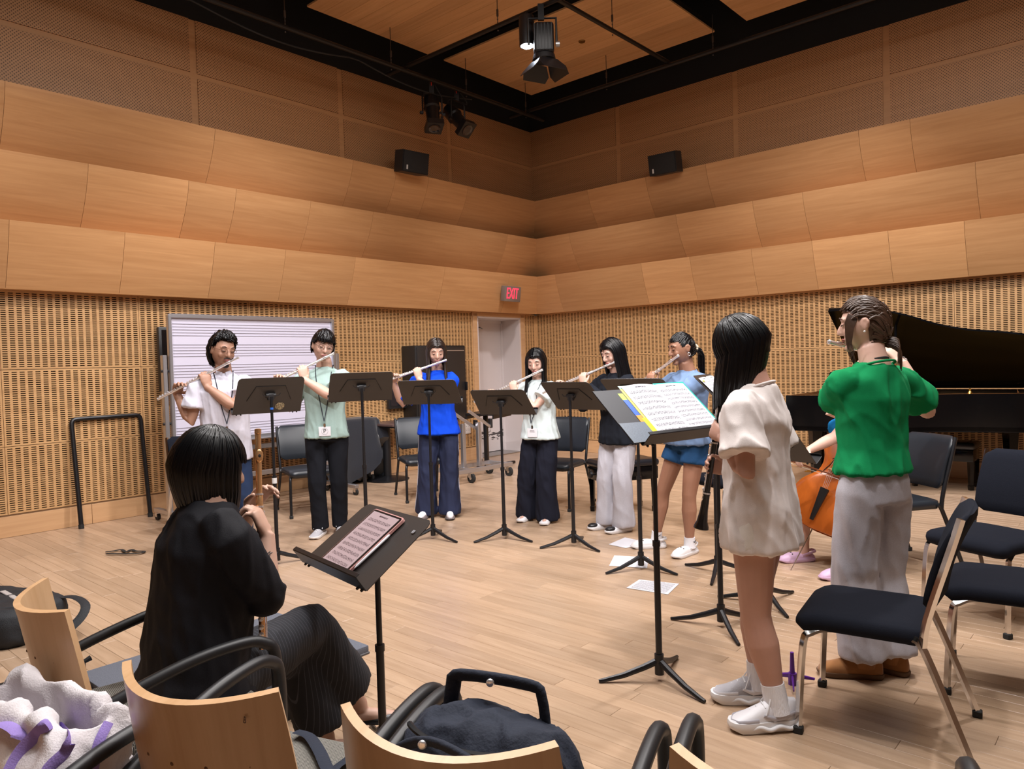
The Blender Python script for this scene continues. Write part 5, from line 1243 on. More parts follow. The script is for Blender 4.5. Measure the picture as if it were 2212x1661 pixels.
# ---------------- flute
M_SILVER = mat('silver', (.86, .84, .85), .24, .75); M_GOLD = mat('rose_gold', (.95, .56, .27), .22, .8)
def flute_proto(label, m, mk):
    o = thing('flute', label, 'flute'); X = lambda a, b, r: MB().cyl((a, 0, 0), (b, 0, 0), r, 16)
    hj = MB(); hj.tube([(-.088, 0, 0), (-.086, 0, 0), (-.072, 0, 0), (-.071, 0, 0), (.125, 0, 0)], [.006, .0105, .0105, .0092, .0097], 16); h_ = hj.build('head_joint', m, o)
    lp = MB(); lp.ell((0, 0, .0088), (.022, .0125, .0035), nu=18, nv=8); lp.build('lip_plate', m, h_, smooth=180); q = MB(); q.ell((0, 0, .0118), (.006, .005, .0012), nu=12, nv=6); q.build('embouchure_hole', M_BLACK, h_, smooth=180)
    bj = MB(); bj.tube([(.120, 0, 0), (.122, 0, 0), (.16, 0, 0), (.161, 0, 0), (.475, 0, 0)], [.0098, .0112, .0112, .0098, .0098], 16); b_ = bj.build('body_joint', m, o)
    for x in (.121, .16, .472): MB().tube([(x - .003, 0, 0), (x + .003, 0, 0)], .0122, 16).build('ring', M_SILVER, b_)
    fj = MB(); fj.tube([(.472, 0, 0), (.485, 0, 0), (.486, 0, 0), (.590, 0, 0)], [.0112, .0112, .0098, .0098], 16); f_ = fj.build('foot_joint', m, o); MB().tube([(.585, 0, 0), (.592, 0, 0)], .0112, 16).build('end_ring', m, f_)
    kw = MB()
    for i in range(13): x = .185 + i * .0215; r = .0082 if i % 4 else .0062; kw.lathe([(0, .010), (r * .6, .0105), (r, .0125), (r, .0155), (r * .7, .0165), (0, .016)], 12, Matrix.Translation((x, 0, 0)))
    for x in (.50, .525, .548, .568): kw.lathe([(0, .010), (.0085, .0115), (.0085, .0155), (0, .0165)], 12, Matrix.Translation((x, 0, 0)) @ Matrix.Rotation(.5, 4, 'X'))
    kw.tube([(.175, .0115, .0075), (.47, .0115, .0075)], .0021, 6); kw.tube([(.30, -.012, .006), (.46, -.012, .006)], .0019, 6); kw.tube([(.485, .0115, .007), (.58, .0115, .007)], .0021, 6)
    for x in (.176, .25, .32, .39, .465, .49, .575): kw.cyl((x, .0115, .0075), (x, .004, .002), .0017, 6); kw.ell((x, .0115, .0075), (.0030,) * 3, nu=8, nv=5)
    kw.build('keywork', mk, o, kind='stuff'); return o
FL0 = flute_proto('', M_SILVER, M_SILVER); FL0_used = [False]
def place_flute(o, mouth, e, upv, label):
    e = V(e).normalized(); u = V(upv); u = (u - e * u.dot(e)).normalized(); M4 = Matrix.Translation(mouth) @ frame(e, u.cross(e), u).to_4x4()
    o.location = mouth; o.rotation_euler = M4.to_euler(); o['label'] = label; return o
def get_flute():
    if not FL0_used[0]: FL0_used[0] = True; FL0['group'] = 'silver flutes being played'; return FL0
    return copy_tree(FL0)
def play_flute(fg, e, label, lh=.205, rh=.415, pl=None, pr=None):
    """arms, hands and flute; e: from the mouth to the foot joint"""
    e = V(e).normalized(); F = fg.Fh; M_ = fg.mouth() - e * .0 + fg.R @ V((0, .004, -.006)); k = fg.k * (1.05 if fg.male else .98)
    dL = (UP * .9 - F * .1 + e * .15).normalized(); nL = (-F * .9 + e * .25); wl_ = M_ + e * lh - dL * .092 * k - V(nL).normalized() * .020 * k
    dR = (UP * .62 + F * .62 - e * .25).normalized(); nR = (F * .55 - UP * .75); wr_ = M_ + e * rh - dR * .080 * k - V(nR).normalized() * .021 * k
    fg.arm('l', wl_, pl or (UP * -1 + fg.L * .35 + F * .75)); fg.arm('r', wr_, pr or (UP * -1 - fg.L * .55 - F * .1))
    hand(fg.b, wl_, dL, nL, -e, curl=((.55, 1.15, .6), (.6, 1.15, .6), (.6, 1.2, .6), (.4, 1.1, .6)), k=k, thumb=(.7, .3, .6), spread=.10)
    hand(fg.b, wr_, dR, nR, -e, curl=((.3, .75, .4), (.35, .75, .4), (.35, .8, .4), (.2, .6, .4)), k=k, thumb=(.5, .3, .8), spread=.10)
    fl = get_flute(); place_flute(fl, M_ - (-UP) * -.004, e, UP * .8 + F * .0 - F * -.35, label); return M_
def lanyard(fg, label, cord_m, drop=.33, card=True, mono=None, zoff=0., side=0., fo=.075, shirt=None):
    """cord round the neck with a name card on the chest"""
    h = fg.h; q = thing('name_badge', label, 'badge', fg.spine[4] + fg.F * .12); n = fg.spine[6]; d = fg.F; l = fg.L
    low = fg.spine[6] + d * (fo * h + .045) - UP * drop * h / 1.68 + l * side; pts = [low]
    for sg in (1, -1): pass
    m = MB()
    for sg in (1, -1): m.tube(crom([low + UP * .03, low.lerp(n, .45) + l * sg * .035 + d * .035, n + l * sg * .056 * h * .72 + d * .030 + UP * .0, n + l * sg * .040 * h - d * .022 + UP * .018, n - d * .046 * h * .9 + UP * .022], 5), .0042, 6, flat=(.4, 1), side=d)
    if shirt is not None:
        from mathutils.bvhtree import BVHTree
        me = shirt.data; WM = wmat(shirt); bvh = BVHTree.FromPolygons([WM @ v.co for v in me.vertices], [tuple(pg.vertices) for pg in me.polygons])
        for i, v in enumerate(m.v):
            hit = bvh.ray_cast(v + d * .5, -d)[0]
            if hit is not None and (hit - v).dot(d) > -.02: m.v[i] = hit + d * (.004 + .002 * (i % 6 < 3))
    m.build('cord', cord_m, q, world=True)
    if card:
        c = low - UP * .055
        if shirt is not None:
            hit = bvh.ray_cast(c + d * .5, -d)[0]
            if hit is not None: c = c + d * ((hit - c).dot(d) + .012)
        M4 = Matrix.Translation(c) @ frame(l, d, UP).to_4x4(); b = MB(); b.rbox((0, 0, 0), (.098, .003, .078), .001, 1); b.xf(M4); cd = b.build('card', mat('badge_card', (.74, .72, .76), .35), q, world=True)
        cl = MB(); cl.rbox((0, .001, .05), (.018, .006, .03), .002, 1); cl.xf(M4).build('clip', M_CHROME, q, world=True)
        if mono:
            me = text_mesh(mono, .05, .0003); me.materials.append(mat('ink_black', (.02, .02, .02), .5)); t = link('monogram', me, cd)
            T4 = Matrix.Translation(c + d * .0022) @ frame(l, UP, d).to_4x4(); me.transform(wmat(cd).inverted() @ T4)
            rg = MB(); rg.tube([T4 @ V((.026 * cos(a), .026 * sin(a), 0)) for a in [2 * pi * i / 24 for i in range(25)]], .0006, 4); rg.build('printed_ring', mat('ink_black', (.02, .02, .02), .5), cd, world=True)
        else:
            tx = MB()
            for z, w in ((.018, .045), (.008, .05)): tx.box((0, .0019, z), (w, .0006, .0045 if z > .01 else .0025))
            tx.xf(M4).build('printed_lines', mat('ink_black', (.02, .02, .02), .5), cd, world=True, smooth=0)
    return q
# ================================================================ THE PLAYERS
SK1 = skin('skin_tan', (.40, .215, .145)); SK2 = skin('skin_light', (.56, .34, .26)); SK3 = skin('skin_fair', (.60, .37, .29)); SK4 = skin('skin_brown', (.32, .155, .095)); SK5 = skin('skin_warm', (.46, .25, .185))
def cloth(name, col, rough=.9, sheen=0., bump=.12, bscale=350, var=.06, vscale=60): return mat(name, col, rough, spec=.18, sheen=sheen, bump=bump, bscale=bscale, var=var, vscale=vscale)
W_SH = cloth('white_linen', (.62, .61, .70)); MINT = cloth('mint_cotton', (.32, .44, .41)); BLUE = cloth('royal_blue_cotton', (.004, .055, .56)); PALE = cloth('pale_green_cotton', (.58, .66, .66))
BLKJ = cloth('black_jersey', (.010, .012, .018)); LTBLUE = cloth('light_blue_cotton', (.15, .225, .37)); CREAM = cloth('cream_cotton', (.68, .62, .60)); GREEN = cloth('green_cotton', (.004, .22, .072))
NAVY = cloth('navy_track', (.020, .026, .060), .7); BLKP = cloth('black_twill', (.008, .009, .013)); DENIM = cloth('dark_denim', (.020, .036, .085)); GREYM = cloth('heather_grey', (.50, .49, .54), .95, var=.18, vscale=260)
DEN2 = cloth('blue_denim', (.016, .062, .155), .8, var=.35, vscale=14); BROWNP = cloth('wide_black', (.010, .011, .020))
WSHOE = mat('white_leather', (.72, .71, .74), .45, bump=.04, bscale=200); WSOLE = mat('white_rubber', (.76, .75, .76), .5); GSHOE = mat('grey_mesh', (.42, .41, .44), .8, bump=.3, bscale=600)
SOCKM = mat('white_sock', (.74, .73, .76), .9, bump=.4, bscale=300, stretch=(1, 1, .05)); DARKCORD = mat('navy_cord', (.006, .008, .02), .7); BROWM = mat('brow_hair', (.02, .013, .010), .7)
def pose_eye(fg, brow=BROWM, **k): face_parts(fg.root, fg.hc, fg.R, fg.hs, brow, LIPS, lid_m=fg.bo.data.materials[0], **k)
# ---- 1: white shirt, curly hair, glasses
p = Fig('person in a white short-sleeved shirt and glasses playing the flute before the whiteboard', gxy(490, 5.7), 1.70, (.42, -.9), True)
p.stand(headf=(.72, -.68, -.20), head_roll=-.10, toes={'l': V((.9, -.45, 0)), 'r': V((.3, -.9, 0))})
play_flute(p, (-.90, -.06, -.44), 'silver flute held by the player in the white shirt')
p.body(SK1); sh = p.shirt(W_SH, hem=.44, ease=.024, sleeve=.66, sr=(.045, .054), wr=.008, neck=.056); p.pants(DENIM, (.052, .044, .041, .041))
cf = MB()
for sg in (1, -1): cf.prism([(0, 0), (.05, .012), (.062, -.03), (.012, -.075)], .004, Matrix.Translation(p.spine[6] + p.F * .088 + p.L * sg * .010 + UP * .016) @ frame(p.L * sg, UP, p.F).to_4x4() @ Matrix.Rotation(radians(35), 4, 'Y'))
for i in range(4): c_ = p.spine[5] + p.F * (.098 + .012 * i) - UP * (.06 + .075 * i); cf.ell(c_, (.006, .006, .006), nu=8, nv=5)
cf.build('shirt_collar', W_SH, sh, world=True, smooth=0)
for k in 'lr': shoe(p.root, p.foot[k], p.toe[k], 'sneaker', WSHOE, WSOLE)
hair(p.root, p.hc, p.R, p.hs, HAIRB, 'short', n=620, seed=3, wid=.009, volume=1.22, wave=.017, fringe=46, side_deg=80, back=150)
pose_eye(p, beard=mat('stubble', (.025, .015, .012), .8), glasses=mat('glasses_brown', (.12, .05, .03), .3))
lanyard(p, 'name badge on a dark cord over the white shirt', DARKCORD, .40, fo=.092, shirt=sh)
# ---- 2: mint shirt, glasses
p = Fig('person in a mint T-shirt, glasses and black trousers playing the flute', gxy(708, 6.3), 1.73, (.15, -.99), True)
p.stand(headf=(.42, -.88, -.22), head_roll=-.16, feet={'r': gz(693, 1156), 'l': gz(735, 1150)}, toes={'r': V((-.12, -1, 0)), 'l': V((.35, -1, 0))})
play_flute(p, (-.86, -.25, -.42), 'silver flute held by the player in the mint shirt')
p.body(SK2); sh = p.shirt(MINT, hem=.485, ease=.014, flare=.010, sleeve=.68, sr=(.042, .050), wr=.007); p.pants(BLKP, (.048, .042, .039, .039), wr=.006)
for k in 'lr': shoe(p.root, p.foot[k], p.toe[k], 'sneaker', GSHOE, WSOLE)
hair(p.root, p.hc, p.R, p.hs, HAIRB, 'short', n=330, seed=5, wid=.012, volume=1.19, fringe=66, side_deg=84, back=118)
pose_eye(p, glasses=mat('glasses_wire', (.06, .05, .05), .3, .8)); lanyard(p, 'white monogram badge on a black lanyard over the mint shirt', DARKCORD, .46, mono='P', fo=.082, shirt=sh)
# ---- 3: royal blue shirt, long brown hair
p = Fig('person with long brown hair in a royal blue shirt playing the flute', gxy(950, 6.9), 1.655, (.08, -1))
p.stand(headf=(.22, -.94, -.26), feet={'r': gz(922, 1116), 'l': gz(972, 1116)}, toes={'r': V((-.25, -1, 0)), 'l': V((.1, -1, 0))})
play_flute(p, (-.92, -.2, -.30), 'silver flute held by the player in the royal blue shirt', pl=UP * -.8 + p.L * .8)
p.ears = False; p.body(SK2); p.shirt(BLUE, hem=.475, ease=.020, flare=.020, sleeve=.88, sr=(.044, .052), wr=.008); pt = p.pants(NAVY, (.056, .050, .054, .064), hem=.025, wr=.008)
for sg, k in ((1, 'l'), (-1, 'r')):
    st = MB(); H, K, A = p.hip[k], p.knee[k], p.ank[k]; o_ = p.L * sg
    for d in (0,): st.tube([H + o_ * .092 + UP * .02, H.lerp(K, .5) + o_ * .094, K + o_ * .084, K.lerp(A, .5) + o_ * .092, A + o_ * .108 + UP * .0], .011, 6, flat=(.35, 1), side=o_)
    st.build('side_stripe', mat('stripe_white', (.55, .55, .62), .7), pt, world=True)
for k in 'lr': shoe(p.root, p.foot[k], p.toe[k], 'sandal', mat('sandal_taupe', (.16, .13, .13), .7), mat('sandal_sole', (.12, .10, .10), .7)); 
for k in 'lr':
    f = V((p.toe[k].x, p.toe[k].y, 0)).normalized(); b = MB(); b.tube([p.foot[k] - f * .03 + UP * .05, p.foot[k] + f * .06 + UP * .045, p.foot[k] + f * .15 + UP * .035, p.foot[k] + f * .185 + UP * .03], [.03, .034, .032, .015], 12); b.build('sock', SOCKM, p.root, world=True, smooth=80)
hair(p.root, p.hc, p.R, p.hs, HAIRD, 'long', length=.36, n=340, seed=6, volume=1.17, face_open=.84, outw=.020, hang_dir=p.F * .10 - UP)
pose_eye(p)
# ---- 4: pale shirt, wide black trousers
p = Fig('person with long black hair in a pale shirt and wide black trousers playing the flute', gxy(1168, 6.6), 1.525, (-.5, -.87))
p.stand(headf=(-.28, -.93, -.30), feet={'r': gz(1140, 1122), 'l': gz(1183, 1128)}, toes={'r': V((-.5, -.9, 0)), 'l': V((-.3, -1, 0))})
play_flute(p, (-.90, .12, -.40), 'silver flute held by the player in the pale shirt', pl=UP * -1 + p.L * .2 + p.F * .5)
p.ears = False; p.body(SK3); sh = p.shirt(PALE, hem=.49, ease=.022, sleeve=.62, sr=(.047, .060), wr=.008, flare=.014); p.pants(BROWNP, (.056, .056, .060, .068), hem=.02, wr=.010)
for k in 'lr': shoe(p.root, p.foot[k], p.toe[k], 'sneaker', WSHOE, WSOLE, .235)
hair(p.root, p.hc, p.R, p.hs, HAIRB, 'long', length=.33, n=340, seed=8, volume=1.17, face_open=.84, outw=.025, hang_dir=-UP + p.F * .06)
pose_eye(p); lanyard(p, 'pale badge hanging low on the pale shirt', DARKCORD, .44, fo=.085, shirt=sh)
# ---- 5: black jacket, grey sweatpants
p = Fig('person with long black hair in a black top and grey sweatpants playing the flute', gxy(1338, 6.18), 1.585, (-.78, -.62))
p.stand(headf=(-.80, -.52, -.34), feet={'r': gz(1312, 1141), 'l': gz(1348, 1148)}, toes={'r': V((-.9, -.35, 0)), 'l': V((-.85, -.45, 0))}, lean=.006)
play_flute(p, (-.87, .30, -.36), 'silver flute held by the player in the black top', pl=UP * -1 + p.L * .3 + p.F * .2)
p.ears = False; p.body(SK3); p.shirt(BLKJ, hem=.46, ease=.020, sleeve=1.85, sr=(.044, .032), wr=.009, name='jacket'); p.pants(GREYM, (.054, .049, .052, .060), hem=.03, wr=.009, name='sweatpants')
for k in 'lr':
    so_ = shoe(p.root, p.foot[k], p.toe[k], 'sneaker', WSHOE, WSOLE, .25); f = V((p.toe[k].x, p.toe[k].y, 0)).normalized(); b = MB(); b.ell(p.foot[k] + f * .135 + UP * .038, (.048, .040, .022), rotm('Z', atan2(f.y, f.x)), nu=14, nv=8); b.build('toe_cap', mat('black_leather', (.012, .012, .014), .35), so_, world=True, smooth=180)
hair(p.root, p.hc, p.R, p.hs, HAIRB, 'long', length=.40, n=360, seed=9, volume=1.17, face_open=.86, outw=.015, hang_dir=-UP - p.F * .16 + p.L * .12)
pose_eye(p)
# ---- 6: light blue shirt, denim shorts, white clogs
p = Fig('person with a ponytail in light blue shirt, denim shorts and white clogs playing flute', gxy(1487, 5.42), 1.60, (-.86, -.5))
p.stand(headf=(-.95, -.22, -.20), feet={'r': gz(1418, 1183), 'l': gz(1490, 1197)}, toes={'r': V((-1, .0, 0)), 'l': V((-.75, -.65, 0))}, hip_shift=.0)
play_flute(p, (-.52, .66, -.46), 'silver flute pointing away, held by the player in light blue')
p.body(SK4); p.shirt(LTBLUE, hem=.50, ease=.026, sleeve=.74, sr=(.048, .060), wr=.009, flare=.014); p.pants(DEN2, (.058, .062, 0, 0), length=.40, wr=.004, name='denim_shorts')
for k in 'lr':
    shoe(p.root, p.foot[k], p.toe[k], 'clog', mat('clog_white', (.70, .68, .68), .5), mat('clog_white', (.70, .68, .68), .5), .262, name='clog')
    t_ = p.ank[k].lerp(p.knee[k], .09); sk_ = sock(p.root, p.foot[k] + UP * .05, p.ank[k].lerp(p.knee[k], .13), .042, .040, SOCKM)
    l_ = UP.cross(V((p.toe[k].x, p.toe[k].y, 0)).normalized()); lg = MB(); c_ = p.foot[k].lerp(t_, .72) + l_ * .0405 + UP * .018; tf = V((p.toe[k].x, p.toe[k].y, 0)).normalized(); lg.tube([c_ + tf * .012 + UP * .004, c_ - tf * .0 - UP * .005, c_ - tf * .028 + UP * .012], [.0012, .0038, .0008], 6); lg.build('swoosh_mark', M_BLACK, sk_, world=True)
hair(p.root, p.hc, p.R, p.hs, HAIRB, 'swept', n=260, seed=10, wid=.010, volume=1.06, fringe=60, side_deg=82, back=125, tie=(0, -.95, -.18), tail=.20)
pose_eye(p)
P_ = lambda x, y, z: p.hc + p.R @ V((x * p.hs, y * p.hs, z * p.hs))
for x in (-1, 1): rg = MB(); c_ = P_(x * .086, -.004, -.046); rg.tube([c_ + p.R @ V((0, .010 * cos(a), .012 * sin(a))) for a in [2 * pi * i / 14 for i in range(15)]], .0022, 6); rg.build('earring', M_SILVER, p.root, world=True)
sc_ = MB(); tpc = P_(0, -.112, -.02); sc_.tube([tpc + p.R @ V((.020 * cos(a), -.004 * sin(3 * a), .020 * sin(a))) for a in [2 * pi * i / 20 for i in range(21)]], [.008 + .002 * sin(i * 2.1) for i in range(21)], 8); sc_.build('hair_tie', mat('scrunchie', (.55, .48, .36), .8), p.root, world=True)

# ---- 7: oboe player
p = OB = Fig('person with black hair in a long cream T-shirt and white sneakers playing the oboe', gxy(1640, 2.92), 1.575, (-.80, .60))
p.stand(headf=(-.80, .42, -.42), feet={'l': gz(1682, 1572), 'r': gz(1640, 1516)}, toes={'l': V((-.97, -.05, 0)), 'r': V((-1, .12, 0))}, lean=.01, head_drop=.006)
mo = gd(1590, 812, 3.0); mo = p.mouth(); bell = gd(1519, 1112, 3.02); e = (bell - mo).normalized(); LN = .655; bell = mo + e * LN
at = lambda t: mo + e * (LN * t)
front = (p.F - e * p.F.dot(e)).normalized(); side = e.cross(front)        # side: to the player's left or right
side = side if side.dot(p.L) > 0 else -side
kk = p.k * .97
d1 = (front * .75 - side * .45 - e * .25).normalized(); n1 = -side * .75 - front * .2; w1 = at(.37) + side * .030 - d1 * .075 * kk
d2 = (front * .75 + side * .50 - e * .10).normalized(); n2 = side * .75 - front * .2; w2 = at(.60) - side * .030 - d2 * .075 * kk
p.arm('l', w1, -UP * 1.0 - p.F * .35 + p.L * .5); p.arm('r', w2, -UP - p.F * .3 - p.L * .5)
hand(p.b, w1, d1, n1, -e, curl=((.5, .8, .5), (.55, .85, .5), (.6, .85, .5), (.5, .8, .5)), k=kk, thumb=(.75, .35, .4), spread=.07)
hand(p.b, w2, d2, n2, -e, curl=((.5, .8, .5), (.55, .85, .5), (.6, .85, .5), (.5, .8, .5)), k=kk, thumb=(.75, .35, .4), spread=.07)
p.lg = 1.14; p.ears = False; p.body(SK5, .0052, 3); p.shirt(CREAM, hem=.425, ease=.022, sleeve=.74, sr=(.046, .060), wr=.011, flare=.016, voxel=.009, neck=.056)
p.pants(cloth('cream_shorts', (.70, .66, .62)), (.064, .066, 0, 0), length=.30, wr=.002, name='shorts')
for k in 'lr':
    so_ = shoe(p.root, p.foot[k], p.toe[k], 'chunky', GSHOE if k == 'r' else WSHOE, WSOLE, .262, name='sneaker')
    f = V((p.toe[k].x, p.toe[k].y, 0)).normalized(); l_ = UP.cross(f); M4 = Matrix.Translation(p.foot[k]) @ frame(f, l_, UP).to_4x4()
    for sg in (-1, 1):
        ov = MB()
        ov.tube([(-.06, sg * .032, .075), (-.02, sg * .038, .062), (.03, sg * .039, .052), (.07, sg * .037, .066)], [.004, .006, .006, .003], 8, flat=(1.6, .5), side=(0, 0, 1)); ov.tube([(.09, sg * .040, .048), (.13, sg * .043, .046), (.165, sg * .034, .042), (.182, 0, .038)], .006, 8, flat=(1.5, .5), side=(0, 0, 1)); ov.xf(M4).build('overlay_panel', WSHOE if k == 'r' else mat('grey_leather', (.46, .45, .50), .5), so_, world=True, smooth=70)
        wv = MB(); wv.tube(crom([(-.070 + i * .040, sg * (.031 + .0135 * sin(pi * (i + .3) / 6.4)), .021 + .006 * (-1) ** i) for i in range(7)], 5), .0085, 8); wv.xf(M4).build('sole_ripple', WSOLE, so_, world=True, smooth=80)
    sock(p.root, p.foot[k] + UP * .06, p.ank[k].lerp(p.knee[k], .26), .046, .0445, SOCKM)
hair(p.root, p.hc, p.R, p.hs, HAIRB, 'bob', length=.215, n=1000, seed=12, wid=.0062, volume=1.17, fringe=100, side_deg=104, back=125, hang_dir=-UP + V((-.16, .02, 0)), outw=.004, fcut=2.)
pose_eye(p)
ob = thing('oboe', 'black wooden oboe with silver keys', 'oboe', mo)
Mo = Matrix.Translation(mo) @ frame(side, front, e).to_4x4() if side.cross(front).dot(e) > 0 else Matrix.Translation(mo) @ frame(-side, front, e).to_4x4()
BW = mat('grenadilla', (.008, .007, .007), .25, coat=.3)
MB().lathe([(0, .0), (.0035, .0), (.003, .02), (.0028, .055), (.0055, .06), (0, .06)], 12, Mo).build('reed', mat('cane', (.55, .38, .18), .5), ob, world=True)
MB().lathe([(0, .055), (.009, .055), (.0105, .065), (.0088, .075), (.0095, .28), (.0125, .285), (.0125, .30), (.011, .305), (.013, .50), (0, .50)], 20, Mo).build('upper_joints', BW, ob, world=True)
MB().lathe([(0, .50), (.0155, .50), (.0155, .512), (.0145, .515), (.0165, .58), (.022, .625), (.030, .645), (.031, .655), (.026, .657), (0, .65)], 24, Mo).build('bell', BW, ob, world=True)
for z in (.503, .292): MB().lathe([(0, z), (.0162 if z > .4 else .0132, z), (.0162 if z > .4 else .0132, z + .006), (0, z + .006)], 20, Mo).build('ring', M_SILVER, ob, world=True)
kw = MB()
for i in range(15): z = .10 + i * .028; kw.lathe([(0, 0), (.006, 0), (.0065, .003), (0, .005)], 10, Mo @ Matrix.Translation((.006 * sin(i * 2.3), .012 + z * .004, z)) @ Matrix.Rotation(-pi / 2, 4, 'X'))
for x, z0, z1 in ((.012, .09, .27), (-.012, .11, .27), (.014, .31, .49), (-.013, .32, .56), (.010, .36, .52)): kw.tube([Mo @ V((x, .008, z0)), Mo @ V((x * 1.1, .008, z1))], .0018, 6)
for i in range(9): z = .09 + i * .055; kw.ell(Mo @ V((.013 * (-1) ** i, .009, z)), (.0034,) * 3, nu=8, nv=5); kw.tube([Mo @ V((.013, .008, z)), Mo @ V((.003, .014, z + .02)), Mo @ V((-.004, .015, z + .032))], .0022, 6)
kw.build('keywork', M_SILVER, ob, world=True, kind='stuff')

# ---- 8: green shirt
p = GR = Fig('person with a low brown ponytail in a green T-shirt and grey sweatpants seen from behind', gxy(1888, 3.20), 1.655, (-.40, .92))
p.stand(headf=(-.86, .50, -.12), feet={'l': gz(1868, 1462), 'r': gz(1925, 1452)}, toes={'l': V((-.96, .25, 0)), 'r': V((-.7, .7, 0))}, shw=.108)
play_flute(p, (.80, .58, -.14), 'silver flute of the player in green, mostly hidden behind the head', lh=.27, rh=.43, pl=-UP * .9 + p.L * .12 + p.F * .5, pr=-UP * .8 - p.L * .75)
p.body(SK3, .006, 3); p.shirt(GREEN, hem=.545, ease=.014, sleeve=.70, sr=(.042, .050), wr=.011, flare=.002, voxel=.009, neck=.060); p.pants(GREYM, (.055, .055, .058, .063), hem=.055, wr=.010, voxel=.010, name='sweatpants')
for k in 'lr':
    bm_ = mat('tan_suede', (.30, .125, .035), .9, sheen=.3, var=.2, vscale=25); so_ = shoe(p.root, p.foot[k], p.toe[k], 'boot', bm_, mat('boot_sole', (.11, .055, .025), .7), .265, name='boot')
    b = MB(); a_ = p.foot[k]; b.tube([a_ + UP * .05, a_ + UP * .10, a_ + UP * .15, a_ + UP * .155], [.048, .050, .056, .050], 18); b.build('boot_shaft', bm_, so_, world=True, smooth=60)
    f = V((p.toe[k].x, p.toe[k].y, 0)).normalized(); sm_ = MB(); sm_.tube([a_ - f * .067 + UP * .03, a_ - f * .060 + UP * .09, a_ - f * .058 + UP * .15], .004, 6); sm_.build('heel_seam', mat('suede_dark', (.22, .09, .03), .9), so_, world=True)
hair(p.root, p.hc, p.R, p.hs, HAIRBR, 'swept', n=420, seed=14, wid=.008, volume=1.13, fringe=56, side_deg=80, back=132, tie=(0, -.72, -.72), tail=.10)
hair(p.root, p.hc, p.R, p.hs, HAIRBR, 'long', length=.10, n=14, seed=15, wid=.005, volume=1.05, face_open=.72, fringe=10, side_deg=10, back=10, name='loose_strands') if False else None
pose_eye(p, brow=mat('brow_brown', (.06, .03, .02), .7))
P_ = lambda x, y, z: p.hc + p.R @ V((x * p.hs, y * p.hs, z * p.hs))
for x in (-1, 1): rg = MB(); rg.ell(P_(x * .088, -.002, -.034), (.005,) * 3, nu=10, nv=6); rg.build('earring', mat('pearl', (.8, .78, .76), .2), p.root, world=True)
nk = MB(); n_ = p.spine[6] + UP * .018; pts = [n_ + p.L * (.052 * cos(a)) + p.F * (.050 * sin(a)) + UP * (-.012 * sin(a) - .0) for a in [2 * pi * i / 26 for i in range(27)]]; nk.tube(pts, .0055, 6); nk.build('neck_cord', M_BLACK, p.root, world=True)
sl = MB()
for j in range(16):
    t = j / 15; st = P_(.070, .052 - .03 * t, .055 - .03 * t) + (swirl(V((j, 2, 3)), 1, .006, 1)); sl.tube([st, st + p.R @ V((.014, .018, -.04)), st + p.R @ V((.010, .024 + .01 * t, -.10)), st + p.R @ V((.004, .026, -.15 - .03 * (j % 3)))], [.0024, .0022, .0016, .0006], 5)
sl.build('loose_strands', HAIRBR, p.root, world=True, smooth=80)
# ================================================================ SEATED WOMAN
FS = V((.82, .57, 0)).normalized()
p = Fig('person with a black bob in a sheer black blouse, seated with a gold flute', (-1.0, 2.22), 1.62, FS)
h = p.h; Ls = p.L; pel = V((-.995, 2.205, .455)); lean = FS * .10
up = (UP + FS * .13).normalized()
sp = [pel + UP * .0, pel + up * .09, pel + up * .22, pel + up * .33, pel + up * .44, pel + up * .52, pel + up * .575 + FS * .005, pel + up * .65 + FS * .02]
p.spine = sp; p.hw = [.088, .108, .094, .094, .100, .096, .042, .033]; p.hd = [.070, .080, .072, .072, .072, .054, .038, .034]; p.ax = [Ls] * 8
p.sh = {'l': sp[5] + Ls * .168 + UP * -.004, 'r': sp[5] - Ls * .168 + UP * -.004}
p.hip = {'l': pel + Ls * .085 + FS * .03 + UP * .02, 'r': pel - Ls * .085 + FS * .03 + UP * .04}
kr = gd(676, 1352, 2.62); ar = gd(775, 1520, 2.78); kl = gd(640, 1400, 2.62); al = V((-.72, 2.66, .075))
p.knee = {'r': kr, 'l': kl}; p.ank = {'r': ar, 'l': al}; p.foot = {'r': ar - UP * .07, 'l': V((al.x, al.y, 0))}; p.toe = {'r': V((.95, .05, 0)), 'l': V((.9, .3, 0))}
p.set_head(gd(447, 1012, 2.265), (.86, .42, -.22))
ft = gd(557, 926, 2.36); fb = gd(567, 1392, 2.24); ef = (fb - ft).normalized()
at = lambda t: ft + ef * t
F2 = FS; side_ = -Ls
# right hand: near side, thumb up on the flute; left hand behind the tube
d_r = (UP * .72 + Ls * .35 - F2 * .42).normalized(); n_r = (Ls * .35 + F2 * .85); wr_ = at(.325) - d_r * .055 + -Ls * .032 + F2 * .018
wr_ = gd(577, 1158, 2.26)
p.el = {}; p.wr = {}; p.wr['r'] = wr_; p.el['r'] = gd(572, 1285, 2.20)
wl_ = gd(540, 1098, 2.47); p.wr['l'] = wl_; p.el['l'] = gd(492, 1215, 2.58)
hand(p.b, wr_, (UP * .90 - FS * .28 + Ls * .22), (-FS * .8 + Ls * .55), (-FS * .35 - Ls * -.6 + UP * .2), curl=((.75, 1.0, .6), (.8, 1.05, .6), (.85, 1.1, .6), (.9, 1.1, .6)), k=.98, thumb=(.75, .45, .30), spread=.05)
hand(p.b, wl_, (UP * .62 + FS * .35 - Ls * .45), (FS * .3 - Ls * .9 - UP * .2), (-FS * .5 + UP * .6), curl=((.35, .5, .4), (.4, .55, .4), (.5, .6, .4), (.6, .6, .4)), k=.96, thumb=(.6, .6, .4), spread=.08)
SKW = skin('skin_seated', (.52, .32, .24)); p.ears = False; p.body(SKW, .0048, 3)
